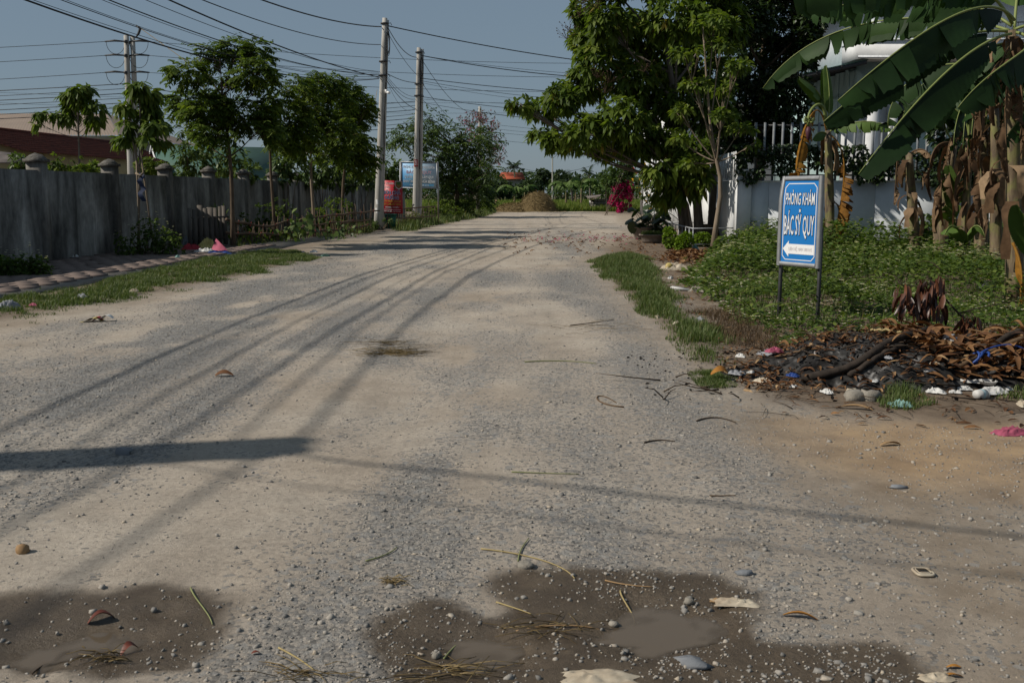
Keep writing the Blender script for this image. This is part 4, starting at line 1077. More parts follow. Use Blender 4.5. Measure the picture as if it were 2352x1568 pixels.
for row, ys in enumerate((([520, 570, 620, 650, 720, 790, 872], [505, 514, 522, 510, 500, 492, 484]), ([520, 600, 640, 700, 760, 850], [536, 537, 540, 520, 512, 505]), ([700, 740, 790, 850], [540, 528, 530, 515]))):
    px = np.linspace(ys[0][0], ys[0][-1], 26); py = np.interp(px, ys[0], ys[1])
    pts = np.array([at(x, y_ + 1.2 * math.sin(x * .13), gp(x, fence_line(x))[1] - .07) for x, y_ in zip(px, py)])
    for s0 in range(0, 24, 6):
        MB().tube(pts[s0:s0 + 8], np.linspace(.045, .03, len(pts[s0:s0 + 8])), 7).build('rail', 'stick_wood', sf)
    for q in range(2, 26, 2):
        th = np.linspace(0, 6.28, 9); c = pts[q]
        MB().tube(np.stack([np.full(9, c[0]) + .02 * np.sin(th), c[1] + .055 * np.cos(th), c[2] + .055 * np.sin(th)], 1), .009, 4, cap=False).build('string_tie', 'red_string', sf)
sf2 = T('stick_fence', 'short stretch of stick fence beside the red menu sign', 'fence', gp(945, 520))
for i in range(22):
    x = 868 + i * 6.6 + rr.uniform(-2, 2); p = gp(x, 527 - (x - 868) * .09); h = at(x, 468 + rr.uniform(-5, 12), p[1])[2]
    MB().tube([[p[0], p[1], -.05], [p[0] + rr.uniform(-.06, .06), p[1], h]], [.026, .014], 6).build('stick', 'stick_wood', sf2)
for y_ in (478, 500):
    MB().tube([at(866, y_, 46), at(930, y_ + 1, 48), at(1000, y_ - 4, 50)], .035, 6).build('rail', 'stick_wood', sf2)

def leafy_vine(label, pts, n, L, W, mat, spread=.25, name='vine', tm=.5, group=None, k=1):
    """big soft leaves hung along a crooked stem"""
    pts = np.asarray(pts, float); o = T(name, label, 'vine', pts[0], group)
    tt = np.linspace(0, len(pts) - 1, 30); P_ = np.stack([np.interp(tt, np.arange(len(pts)), pts[:, q]) for q in range(3)], 1)
    MB().tube(P_, .008, 5).build('stem', 'bark', o)
    q = RNG.integers(0, 30, n); C = P_[q] + RNG.normal(0, spread, (n, 3)) * [1, .7, .8]
    C[:, 2] = np.maximum(C[:, 2], .05)
    a = RNG.uniform(0, 6.28, n); D = np.stack([np.cos(a) * .6, np.sin(a) * .5 - .35, np.full(n, -.55)], 1)
    S = np.cross(D, [0, 0, 1.0]) + RNG.normal(0, .4, (n, 3)); l_ = L * RNG.uniform(.6, 1.2, n)
    MB().leaves(C, D, S, l_, l_ * W / L, .3, np.clip(RNG.normal(tm, .22, n), 0, 1)).build('foliage', mat, o)
    return o
leafy_vine('broad-leaved vine climbing the middle of the stick fence', [gp(668, 560), at(665, 530, 33), at(690, 505, 33.3), at(710, 520, 34)], 90, .22, .2, 'leaf_bush', .28, tm=.6)
leafy_vine('low leafy vine at the foot of the stick fence right part', [gp(740, 552), at(760, 535, 36), at(800, 525, 37.5)], 80, .18, .15, 'leaf_bush', .25, tm=.5)
leafy_vine('scrubby weeds growing through the left part of the stick fence', [gp(540, 572), at(570, 550, 31), at(620, 545, 32.5), at(650, 552, 33)], 220, .13, .08, 'leaf_left', .25, tm=.6)
c = gp(760, 540); bush('dark bush with small leaves behind the stick fence', c + [0, .8, 0], lob([(745, 495, 40, 26), (775, 480, 36, 30), (730, 510, 30, 20)], c[1] + .9, .4, .9), 'leaf_left', 200, .15, .06, 6, tm=.55)
c = gp(600, 558); bush('shaded undergrowth behind the stick fence left part', c + [0, 1.2, 0], lob([(560, 520, 40, 30), (610, 500, 40, 34), (650, 480, 30, 30), (590, 540, 40, 20)], c[1] + 1.3, .4, .9), 'leaf_left', 220, .15, .06, 6, tm=.35)

# ------------------------------------------------------------------ lettering
def text_geo(body, bold=0.0):
    cu = bpy.data.curves.new('lettering', 'FONT'); cu.body = body; cu.align_x = 'CENTER'; cu.offset = bold; cu.resolution_u = 2
    ob = bpy.data.objects.new('lettering', cu); COL.objects.link(ob)
    bpy.context.view_layer.update()
    me = bpy.data.meshes.new_from_object(ob.evaluated_get(bpy.context.evaluated_depsgraph_get()))
    V = np.array([v.co[:] for v in me.vertices]); Ps = [list(p.vertices) for p in me.polygons]
    bpy.data.objects.remove(ob); bpy.data.curves.remove(cu); bpy.data.meshes.remove(me)
    return V, Ps
CAP = text_geo('H')[0][:, 1].max()
class Face:
    """a flat sign face: o = lower left corner, r and u = unit vectors, w and h = size"""
    def __init__(s, o, r, u, w, h, bend=None):
        s.o, s.r, s.u, s.w, s.h = np.asarray(o, float), norm(r), norm(u), w, h; s.n = norm(np.cross(s.r, s.u)); s.bend = bend
    def pt(s, x, y, d=0.0):
        x = np.asarray(x, float); y = np.asarray(y, float)
        dd = d + (s.bend(x, y) if s.bend else 0 * x)
        return s.o + x[..., None] * s.r + y[..., None] * s.u + np.asarray(dd)[..., None] * s.n
    def poly(s, pts, d, name, mat, parent):
        pts = np.asarray(pts, float); V = s.pt(pts[:, 0], pts[:, 1], d)
        return MB().add(V, [np.arange(len(pts))[None]]).build(name, mat, parent)
    def sheet(s, x0, x1, y0, y1, d, name, mat, parent, n=10):
        X, Y = np.meshgrid(np.linspace(x0, x1, n), np.linspace(y0, y1, n), indexing='ij')
        return MB().grid(s.pt(X, Y, d).reshape(-1, 3), n, n).build(name, mat, parent)
    def text(s, body, cx, y, w, cap, d, mat, parent, bold=0.0, name='lettering'):
        V, Ps = text_geo(body, bold); x0, x1 = V[:, 0].min(), V[:, 0].max()
        X = (V[:, 0] - (x0 + x1) / 2) * w / (x1 - x0) + cx; Y = V[:, 1] * cap / CAP + y
        mb = MB(); W_ = s.pt(X, Y, d)
        by = {}
        for p in Ps: by.setdefault(len(p), []).append(p)
        mb.add(W_, [np.array(v_) for v_ in by.values()])
        return mb.build(name, mat, parent)

mat_plain('sign_red', (.36, .018, .03), (.33, .016, .028), .45, 3, .35, 0)
mat_plain('sign_blue_print', (.01, .055, .26), (.01, .05, .23), .45, 3, .35, 0)
mat_plain('sign_white', (.72, .72, .72), (.66, .66, .67), .5, 3, .3, 0)
mat_plain('sign_yellow', (.55, .38, .06), (.5, .34, .05), .5, 3, .3, 0)
mat_plain('sign_green', (.06, .16, .03), (.03, .09, .02), .5, 30, .3, 0)
mat_plain('sign_food', (.36, .17, .06), (.13, .06, .02), .5, 30, .3, 0)
mat_plain('sign_pink', (.62, .36, .40), (.56, .32, .36), .5, 3, .3, 0)

Ys = gp(905, 527)[1]
a = at(877, 489, Ys); bq = at(925, 491, Ys - .05); tq = at(879, 414, Ys)
W_, H_ = np.linalg.norm(bq - a), np.linalg.norm(tq - a)
rs = T('menu_sign', 'red upright menu board reading BÚN CHẢ NƯỚNG beside the tall pole', 'sign', (a[0], a[1], 0))
F = Face(a, bq - a, (0, 0, 1), W_, H_)
MB().prism(F.pt(np.array([0, W_, W_, 0]), np.array([0, 0, H_, H_]), -.03), F.n * .03).build('panel', 'sign_red', rs)
for x in (.12 * W_, .9 * W_):
    q = F.pt(np.array([x]), np.array([0.]), -.05)[0]
    MB().tube([[q[0], q[1] + .02, -.1], [q[0], q[1] + .02, a[2] + H_ * .9]], .02, 6).build('post', 'steel', rs)
F.text('O XUÂN', .34 * W_, .88 * H_, .56 * W_, .065 * H_, .004, 'sign_white', rs, .01)
F.text('Quán', .26 * W_, .775 * H_, .33 * W_, .06 * H_, .004, 'sign_white', rs)
for yy, s_, w_ in ((.585, 'BÚN CHẢ', .80), (.43, 'NƯỚNG', .64)):
    F.text(s_, .5 * W_, yy * H_, w_ * W_ * 1.03, .10 * H_, .004, 'sign_white', rs, .05)
    F.text(s_, .5 * W_, yy * H_, w_ * W_, .10 * H_, .008, 'sign_blue_print', rs, .01)
for yy, s_, w_, m_, cp_ in ((.345, 'BÁNH MƯỚT, XÁO MÁ', .86, 'sign_yellow', .05), (.255, 'GIÒ, CHẢ, SỐT VANG', .82, 'sign_yellow', .05), (.165, 'SÁNG - CHIỀU', .66, 'sign_white', .04), (.045, '0979 182 288 - 0357 952 952', .78, 'sign_white', .03)):
    F.text(s_, .5 * W_, yy * H_, w_ * W_, cp_ * H_, .004, m_, rs, .012)
F.poly([(x * W_, .105 * H_ + y_ * H_) for x, y_ in ((.08, 0), (.92, 0), (.92, .018), (.08, .018))], .003, 'small_print', 'sign_pink', rs)
cx, cy = .83 * W_, .87 * H_
em = F.poly([(cx + .17 * W_ * x, cy + .12 * H_ * y_) for x, y_ in ((-1, 1), (1, 1), (1, -.1), (.75, -.7), (0, -1.15), (-.75, -.7), (-1, -.1))], .004, 'emblem', 'sign_white', rs)
F.poly([(cx + .15 * W_ * x, cy + .105 * H_ * y_) for x, y_ in ((-1, 1), (1, 1), (1, -.1), (.72, -.66), (0, -1.05), (-.72, -.66), (-1, -.1))], .007, 'bowl_picture', 'sign_food', em)
F.poly([(cx + .13 * W_ * math.cos(k * .7) * (1 if k % 2 else .7), cy + .05 * H_ + .05 * H_ * math.sin(k * .7)) for k in range(9)], .010, 'herb_picture', 'sign_green', em)
F.poly([(cx - .2 * W_ + .07 * W_ * math.cos(k * .9) * (1 if k % 2 else .5), cy - .09 * H_ + .04 * H_ * math.sin(k * .9)) for k in range(7)], .008, 'herb_picture', 'sign_green', em)

# pale blue clinic board on two posts
Ybd = 57.0
t = NT('faded_blue'); v = t.objv(); sx = t.n('ShaderNodeSeparateXYZ'); t.l(v, sx.inputs[0])
c = t.ramp(t.math('ADD', t.math('MULTIPLY', sx.outputs[0], .42), .05), [(0, (.05, .22, .46)), (.35, (.16, .35, .52)), (.6, (.34, .46, .56)), (1, (.40, .48, .56))])
t.col(c); t.setv(Roughness=.5); MATS['faded_blue'] = t.m
a = at(923, 430, Ybd); bq = at(1003, 432, Ybd); tq = at(923, 373, Ybd); W_, H_ = np.linalg.norm(bq - a), abs(tq[2] - a[2])
cb = T('clinic_board', 'pale faded blue clinic board on two posts behind the twin pole', 'sign', (a[0], a[1], 0))
F = Face(a, bq - a, (0, 0, 1), W_, H_)
MB().prism(F.pt(np.array([0, W_, W_, 0]), np.array([0, 0, H_, H_]), -.05), F.n * .05).build('panel', 'faded_blue', cb)
for x0, x1, y0, y1 in ((-.05, W_ + .05, H_, H_ + .05), (-.05, W_ + .05, -.05, 0), (-.05, 0, 0, H_), (W_, W_ + .05, 0, H_)):
    MB().prism(F.pt(np.array([x0, x1, x1, x0]), np.array([y0, y0, y1, y1]), -.055), F.n * .07).build('frame', 'steel', cb)
for x in (-.08, W_ + .08):
    q = F.pt(np.array([x]), np.array([0.]), -.03)[0]; MB().tube([[q[0], q[1], -.1], [q[0], q[1], a[2] + H_ + .03]], .045, 8).build('post', 'steel', cb)
for yy, s_, w_, m_, cp_ in ((.77, 'PHÒNG KHÁM SẢN PHỤ KHOA', .9, 'sign_white', .11), (.56, 'BÁC SỸ QUY', .72, 'sign_pink', .12), (.38, 'QUẢN LÝ BÁC LÂM QUY', .84, 'sign_white', .10), (.2, 'BÁN THUỐC CHỮA BỆNH', .9, 'sign_white', .10)):
    F.text(s_, .5 * W_, yy * H_, w_ * W_, cp_ * H_, .004, m_, cb, .012)
mat_plain('sign_band', (.09, .26, .42), (.08, .24, .4), .5, 3, .3, 0)
F.poly([(.08 * W_, .06 * H_), (.92 * W_, .06 * H_), (.92 * W_, .155 * H_), (.08 * W_, .155 * H_)], .003, 'band', 'sign_band', cb)
F.text('ĐT: 0984 308 015', .5 * W_, .08 * H_, .55 * W_, .045 * H_, .006, 'sign_white', cb, .01)

# green bin
mat_plain('green_plastic', (.03, .16, .10), (.022, .12, .075), .5, 5, .35, .05)
c = gp(894, 524); gb = T('bin', 'green plastic bin below the red menu sign', 'bin', c)
s_ = c[1] / FV; w0, w1, hh = 26 * s_, 34 * s_, 30 * s_
MB().box(c + [0, 0, hh / 2], (w0, w0, hh), .1, taper=1.25).build('body', 'green_plastic', gb)
MB().box(c + [0, 0, hh + .015], (w1 + .03, w1 + .03, .05), .1).build('rim', 'green_plastic', gb)
MB().box(c + [-w1 * .62, -.05, hh + .0], (.05, w1 * .6, .05), .1).build('handle', 'green_plastic', gb)
# ------------------------------------------------------------------ right side: tree, walls, house
mat_plain('white_wall', (.60, .63, .66), (.50, .53, .56), .85, 2.5, .15, .12, .01)
mat_plain('bright_wall', (.66, .67, .67), (.52, .53, .54), .85, 1.6, .15, .12, .01)
mat_plain('teal_wall', (.44, .56, .55), (.34, .46, .46), .7, 3, .2, .05, .01, (1, 1, .2))
t = NT('green_glass'); t.col((.02, .07, .06)); t.setv(Roughness=.2, Alpha=.85); MATS['green_glass'] = t.m
mat_plain('bar_shaded', (.20, .215, .23), (.13, .14, .15), .6, 12, .3, .05)  # fence bars: pale metal darkened, the shade they stand in put into the colour
mat_plain('pale_metal', (.34, .36, .38), (.24, .25, .27), .5, 12, .4, .05, .01, (1, 1, 1), .5)

WX, WY = at(1692, 560, 30.2)[0], 30.2
cw = T('compound_wall', 'pale grey-white compound wall facing the weedy plot', 'wall', (WX, WY, 0))
pr = MB().box((WX + .16, WY + .1, 1.1), (.42, .36, 2.3)).build('pier', 'bright_wall', cw)
MB().box((WX + .16, WY + .1, 2.285), (.50, .44, .07)).build('cap', 'bright_wall', pr)
for k in range(7):
    x0 = WX + .38 + (0 if k == 0 else .55 + (k - 1) * 3.2); x1 = WX + .38 + .55 + k * 3.2
    MB().box(((x0 + x1) / 2, WY + .14, .92), (x1 - x0 - .012, .18, 2.04)).build('wall_panel', 'white_wall', cw)
    MB().box(((x0 + x1) / 2, WY + .14, 1.965), (x1 - x0 - .012, .20, .05)).build('coping', 'white_wall', cw)
WE = WX + .38 + .55 + 6 * 3.2
ff = T('bar_fence', 'pale upright bar fence on top of the compound wall', 'fence', (WX + 1, WY + .3, 1.98))
bm = MB().box((0, 0, .86), (.07, .03, 1.72)).mesh('bar'); bm.materials.append(M('bar_shaded'))
for k in range(72): inst('bar', bm, (WX + .5 + k * .27, WY + .16, 1.98), ff)
for z in (2.15, 3.62): MB().box(((WX + WE) / 2 + .3, WY + .20, z), (WE - WX - .5, .03, .05)).build('rail', 'dark_steel', ff)
# roadside wall with gate pillars
rw = T('roadside_wall', 'white roadside wall with pillars behind the pots and trunks', 'wall', (WX, WY, 0))
def rpt(d, off=0.0): return np.array([WX, WY]) + WDIR * d + off * np.array([WDIR[1], -WDIR[0]])
for k in range(8):
    a = rpt(.45 + k * 4.4); b = rpt(.45 + k * 4.4 + 4.0); c = (a + b) / 2
    MB().box((c[0], c[1], .95), (.2, 3.98, 2.1), WRZ).build('wall_panel', 'bright_wall', rw)
    p = rpt(.45 + k * 4.4 + 4.2); tall = k >= 6
    pr = MB().box((p[0], p[1], 1.85 if tall else 1.2), (.42, .40, 3.9 if tall else 2.6), WRZ).build('pillar', 'bright_wall', rw)
    MB().box((p[0], p[1], 3.86 if tall else 2.56), (.54, .52, .1), WRZ).build('cap', 'bright_wall', pr)
    for j in range(11):
        q = a + (b - a) * (j + .5) / 11
        MB().box((q[0], q[1], 2.45), (.04, .05, .85), WRZ).build('bar', 'bright_wall', rw)
# pale building further along behind the roadside wall
ph = T('white_house', 'white house front glimpsed behind the gate pillars', 'house', (13, 70, 0))
MB().box((14.2, 74, 3.6), (8, 12, 7.2)).build('wall', 'bright_wall', ph)
MB().box((14.2, 73.8, 7.3), (9, 13, .25)).build('roof', 'cream_plaster', ph)
for z in (1.6, 4.9):
    for y_ in (70.5, 74, 77.5): MB().box((10.17, y_, z), (.08, 1.3, 1.5)).build('window', 'dark_window', ph)

# house with green glass awning behind the banana plants
hc = at(1966, 300, 45)[0]
hs = T('villa', 'white villa with balcony and green glass awning behind the bananas', 'house', (hc, 45, 0))
MB().box((hc + 7.5, 52.2, 3.75), (15, 14, 7.5)).build('wall', 'teal_wall', hs)
for k in range(9):
    MB().box((hc - .03, 46.2 + k * 1.45, 5.2), (.05, .12, 4.2)).build('wall_batten', 'teal_wall', hs)
bz0, bz1 = at(1972, 134, 44)[2], at(1972, 92, 44)[2]; bx = at(1973, 100, 44)[0]
bal = MB().box((bx + 7, 45.1, (bz0 + bz1) / 2), (14, 2.2, bz1 - bz0)).build('balcony', 'bright_wall', hs)
MB().box((bx + 7, 45.1, bz1 + .03), (14.1, 2.3, .06)).build('coping', 'white_wall', bal)
for k in range(34): MB().box((bx + 1.2 + k * .26, 44.35, bz1 + .42), (.022, .022, .72)).build('baluster', 'dark_steel', bal)
MB().box((bx + 5.5, 44.35, bz1 + .79), (8.9, .05, .04)).build('handrail', 'dark_steel', bal)
MB().box((hc + 8, 53, bz1 + 1.4), (13, 11, 2.8)).build('upper_wall', 'white_wall', hs)
MB().box((hc + 7.5, 52.5, bz1 + 2.9), (15, 13, .18)).build('roof', 'dark_steel', hs)
# awning
az = at(1972, 136, 44.2)[2]
aw = T('awning', 'dark green glass awning projecting from the villa', 'awning', (hc - 1, 47, az))
q = np.array([[hc + .05, 44.0, az - .06], [hc + .05, 52.5, az - .06], [hc - 3.2, 52.5, az - .75], [hc - 3.2, 44.0, az - .75]])
MB().prism(q, (0, 0, .04)).build('glass', 'green_glass', aw)
for k in range(7):
    y_ = 44.02 + k * 1.4
    MB().prism(np.array([[hc, y_, az - .08], [hc - 3.25, y_, az - .77], [hc - 3.25, y_, az - .92], [hc, y_, az - .23]]), (0, .08, 0)).build('beam', 'dark_steel', aw)
for f in (.33, .66, 1.0):
    MB().box((hc - 3.22 * f, 48.25, az - .09 - .69 * f), (.08, 8.5, .10)).build('purlin', 'dark_steel', aw)
MB().box((bx + 7, 43.97, bz0 + .05), (14.04, .06, .10)).build('drip_edge', 'pale_metal', bal)
# ground floor of the villa: column, dark window, white panel
for px, w in ((2005, .5), (2052, .35)):
    c = at(px, 250, 44.6); MB().box((c[0], 44.7, 2.9), (w, .4, 5.8)).build('column', 'bright_wall', hs)
for px, y0, y1, w in ((2046, 225, 300, .9), (2110, 215, 300, 1.4), (2170, 200, 300, 1.4)):
    c0 = at(px, y1, 45); c1 = at(px, y0, 45); MB().box((c0[0] + .5, 45.14, (c0[2] + c1[2]) / 2), (w, .12, c1[2] - c0[2])).build('window', 'dark_window', hs)
c0 = at(1985, 300, 44.8); MB().box((c0[0] + .2, 45.1, 3.6), (2.2, .1, 3.6)).build('front_panel', 'bright_wall', hs)

# ------------------------------------------------------------------ big leafy tree and its neighbours
Yb = 33.2
specs = [(1195, 238, 30, 13), (1240, 250, 46, 24), (1290, 225, 46, 32), (1245, 306, 36, 13), (1290, 318, 46, 24), (1345, 300, 56, 42), (1340, 195, 55, 42), (1375, 135, 52, 42), (1345, 90, 42, 34), (1340, 25, 34, 28),
         (1395, 45, 56, 46), (1455, 80, 66, 56), (1455, 180, 66, 56), (1430, 270, 66, 48), (1390, 340, 44, 20), (1465, 325, 56, 34), (1535, 140, 66, 66), (1540, 250, 66, 56), (1555, 40, 76, 56), (1640, 50, 80, 56),
         (1535, 320, 56, 36), (1500, -60, 100, 50), (1620, -60, 100, 50), (1400, -40, 60, 36), (1610, 160, 56, 60), (1640, 260, 50, 60), (1600, 340, 50, 36)]
lm = lob(specs, Yb, 1.8, .85)
base = G(1600, 560); base[1] = Yb; base[0] = at(1608, 555, Yb)[0]; base[2] = 0
tr = np.array([[base[0], Yb, -.1], at(1604, 500, Yb), at(1600, 440, Yb), at(1590, 380, Yb), at(1570, 300, Yb), at(1545, 200, Yb), at(1530, 90, Yb)])
bt = tree('broadleaf_tree', 'big leafy tree overhanging the road on the right', base, tr, lm, .17, 'rosette', 'leaf_main', 3600, .30, .115, 7, 'bark_grey', gap=.30, gs=.9, shell=.35, twigs=8, fork=(.4, 1.0), droop=.6, down=.45, open_=1.0, tm=.48, ts=.24)
for (xs_, r_) in (([(1568, 548), (1566, 510), (1560, 460), (1552, 400), (1530, 320), (1480, 250)], .12), ([(1584, 550), (1578, 500), (1566, 440), (1540, 340), (1440, 260)], .13), ([(1632, 552), (1635, 500), (1640, 430), (1640, 340), (1625, 220)], .15)):
    pts = np.array([at(x, y_, Yb + .25) for x, y_ in xs_]); pts[0][2] = -.1
    MB().tube(pts, np.linspace(r_, r_ * .4, len(pts)), 9).build('stem', 'bark_grey', bt, True)
mb = MB(); mb.lathe([(.55, -.05), (.48, .1), (.36, .25), (.28, .42), (.2, .6)], (base[0] + .25, Yb + .05, 0), 12, wob=[.15, .2, .15, .2, .1]); mb.build('root_flare', 'bark', bt, True)
# dry seed heads sticking out of the crown's left edge
mat_plain('seed_brown', (.07, .045, .03), (.04, .025, .018), .9, 20, .1, 0)
mb = MB()
for (x, y_) in ((1330, 40), (1345, 25), (1310, 75), (1302, 90), (1370, 20), (1335, 10), (1390, 215), (1370, 180), (1400, 190), (1480, 165)):
    c = at(x, y_, Yb - 1.8)
    for k in range(16):
        d = norm(np.array([RNG.normal(0, .5), RNG.normal(0, .5), RNG.uniform(.2, 1)])) * RNG.uniform(.15, .5); mb.tube([c, c + d], .004, 3, cap=False)
        p = c + d; s_ = .022; mb.add(p + s_ * np.array([[1, 0, 0], [-1, 0, 0], [0, 1, 0], [0, -1, 0], [0, 0, 1], [0, 0, -1]]), [[[0, 2, 4], [2, 1, 4], [1, 3, 4], [3, 0, 4], [2, 0, 5], [1, 2, 5], [3, 1, 5], [0, 3, 5]]])
mb.build('seed_heads', 'seed_brown', bt, kind='stuff')
# drooping big-leaved branches low in front of the trunks
l8 = lob([(1515, 385, 34, 22), (1545, 405, 36, 26), (1580, 375, 38, 28), (1530, 440, 30, 20), (1570, 430, 32, 26), (1610, 405, 30, 30)], 32.0, .5)
b8 = np.array([at(1588, 556, 32.3)[0], 32.3, 0]); tr = np.array([b8 - [0, 0, .1], at(1588, 520, 32.3), at(1580, 470, 32.2), at(1560, 430, 32.1)])
tree('sapling', 'low drooping big-leaved sapling in front of the multi-stemmed trunks', b8, tr, l8, .06, 'rosette', 'leaf_main', 150, .38, .15, 6, 'bark_grey', gap=.2, shell=.3, twigs=5, droop=.7, down=.8, open_=.9, tm=.5, ts=.25)
# slender tree with a bare pale trunk
bs = gp(1639, 569); Ysl = bs[1]
tr = np.array([at(x, y_, Ysl) for x, y_ in ((1638, 575), (1646, 510), (1655, 450), (1654, 405), (1642, 350), (1632, 290), (1626, 220), (1620, 140), (1614, 60))])
l9 = lob([(1570, 120, 40, 13), (1655, 100, 44, 13), (1600, 190, 36, 13), (1662, 200, 30, 13), (1562, 255, 30, 14), (1655, 262, 32, 12), (1702, 292, 40, 10), (1728, 330, 22, 9), (1592, 372, 40, 16), (1640, 50, 56, 20), (1690, 150, 36, 14), (1560, 320, 24, 10)], Ysl, .8)
tree('slender_tree', 'slender tree with bare curved pale trunk inside the low railing', bs, tr, l9, .085, 'rosette', 'leaf_young', 330, .21, .095, 6, 'bark_pale', gap=.15, shell=.3, twigs=4, fork=(.45, 1.0), r1=.02, droop=.5, down=.3, open_=1.1, tm=.6, ts=.22)
# dark evergreen behind
l10 = lob([(1700, 40, 80, 60), (1790, 50, 80, 66), (1850, 110, 40, 50), (1750, 150, 90, 66), (1690, 240, 80, 66), (1800, 220, 70, 60), (1740, 320, 80, 46), (1650, 330, 60, 60), (1800, 310, 60, 40), (1760, -40, 110, 50), (1860, 50, 36, 50), (1620, 380, 60, 40)], 37, 1.4, .9)
b10 = np.array([at(1745, 520, 37)[0], 37, 0]); tr = np.array([b10 - [0, 0, .1], at(1745, 440, 37), at(1742, 360, 37), at(1745, 260, 37), at(1750, 140, 37)])
tree('evergreen_tree', 'dark dense small-leaved tree between the leafy tree and the villa', b10, tr, l10, .2, 'rosette', 'leaf_dark', 4600, .22, .10, 7, 'bark', gap=.12, shell=.45, twigs=4, droop=.3, down=.1, open_=1.1, tm=.5, ts=.28)
# creeper over the compound wall and bar fence
def creeper(label, x0, x1, ytop, ybot, Y, n, mat, L=.12, tm=.5):
    P_ = []
    xs = RNG.uniform(x0, x1, n); ys = ytop + (ybot - ytop) * RNG.uniform(0, 1, n)
    lim = fbm(xs * .02, xs * 0 + 3, 12, 3); keep = (ys - ytop) / (ybot - ytop) < .35 + .9 * lim
    gapn = fbm(xs * .03, ys * .04, 14, 3); keep &= gapn > .36
    xs, ys = xs[keep], ys[keep]; C = np.array([at(x, y_, Y) for x, y_ in zip(xs, ys)]); C[:, 1] += RNG.normal(0, .04, len(C)) + .02
    o = T('creeper', label, 'vine', (C[:, 0].min(), Y, 0))
    a = RNG.uniform(-1.2, 1.2, len(C)); D = np.stack([np.sin(a) * .7, -np.abs(np.cos(a)) * .6, RNG.uniform(-1, .2, len(C))], 1)
    l_ = L * RNG.uniform(.6, 1.3, len(C))
    MB().leaves(C, D, np.cross(D, [0, 0, 1.0]) + RNG.normal(0, .4, (len(C), 3)), l_, l_ * .7, .3, np.clip(RNG.normal(tm, .25, len(C)), 0, 1)).build('foliage', mat, o)
    mb = MB()
    for k in range(14):
        i, j = RNG.integers(0, len(C), 2); mb.tube(curve3(C[i], C[j], [0, .05, -.2], 8), .01, 4)
    mb.build('stem', 'bark', o)
creeper('dark creeper hanging over the compound wall behind the blue sign', 1690, 1990, 330, 432, 30.12, 3400, 'leaf_dark', .13, .55)
creeper('creeper matted on the bar fence right of the yellowed banana', 1990, 2300, 350, 430, 30.14, 2600, 'leaf_dark', .13, .6)

# ------------------------------------------------------------------ pots, railing, lime shrubs
mat_plain('pot_concrete', (.22, .185, .155), (.13, .11, .095), .9, 8, .15, .2, .01)
c = gp(1497, 558); s_ = c[1] / FV; R_ = 29 * s_; H_ = 20 * s_
p1 = T('flower_pot', 'low wide concrete bowl pot with short green growth', 'pot', c)
MB().lathe([(.02, .0), (R_ * .66, 0), (R_ * .78, H_ * .3), (R_ * .92, H_ * .85), (R_ * 1.03, H_ * .86), (R_ * 1.03, H_), (R_ * .9, H_), (R_ * .88, H_ * .85), (.02, H_ * .84)], c, 26).build('bowl', 'pot_concrete', p1, True)
mb = MB(); n_ = 1100; a = RNG.uniform(0, 6.28, n_); rr_ = R_ * .85 * np.sqrt(RNG.uniform(0, 1, n_)); X = c[0] + rr_ * np.cos(a); Y = c[1] + rr_ * np.sin(a)
blades(mb, X, Y, RNG.uniform(.06, .2, n_), np.full(n_, .016), np.clip(RNG.normal(.4, .2, n_), 0, 1), .6, H_ * .85); mb.build('growth', 'grass', p1, kind='stuff')
c = gp(1476, 550); s_ = c[1] / FV; R_ = 27 * s_; H_ = 29 * s_
p2 = T('flower_pot', 'larger concrete pot holding a dark big-leaved plant', 'pot', c)
MB().lathe([(.02, 0), (R_ * .55, 0), (R_ * .68, H_ * .15), (R_ * .9, H_ * .75), (R_ * .98, H_ * .9), (R_ * 1.06, H_ * .91), (R_ * 1.06, H_), (R_ * .92, H_), (R_ * .9, H_ * .9), (.02, H_ * .88)], c, 26).build('bowl', 'pot_concrete', p2, True)
pl = T('potted_plant', 'dark plant with big rounded leaves in the larger pot', 'plant', c + [0, 0, H_ * .9])
rr = np.random.default_rng(4)
for i in range(46):
    tx, ty = rr.uniform(1445, 1535), rr.uniform(462, 522); tip = at(tx, ty, c[1] + rr.uniform(-.5, .5)); st0 = c + [rr.uniform(-.15, .15), rr.uniform(-.15, .15), H_ * .9]
    ax = norm(tip - st0); L_ = rr.uniform(.26, .42)
    a = rr.uniform(0, 6.28); D = norm(np.array([math.cos(a) * .8, math.sin(a) * .6 - .3, -.35])); S = norm(np.cross(D, [0, 0, 1.0])); 
    tt = np.linspace(0, 1, 6); w = L_ * .42 * np.sin(np.pi * (.1 + .88 * tt)) ** .6
    P_ = tip + D * (L_ * tt)[:, None]; P_[:, 2] -= .25 * L_ * tt ** 2
    V = np.stack([P_ - S * w[:, None] + [0, 0, -.03], P_ + [0, 0, .0], P_ + S * w[:, None] + [0, 0, -.03]], 1).reshape(-1, 3)
    lf = MB().grid(V, 6, 3, rr.uniform(.2, .8)).build('leaf', 'leaf_dark', pl, True)
    MB().tube(curve3(st0, tip, [0, 0, .05], 5), .009, 4).build('stalk', 'leaf_bush', lf)
MB().tube([c + [.35, -.3, 0], c + [.35, -.3, 1.1]], .012, 6).build('support_rod', 'pale_metal', pl)
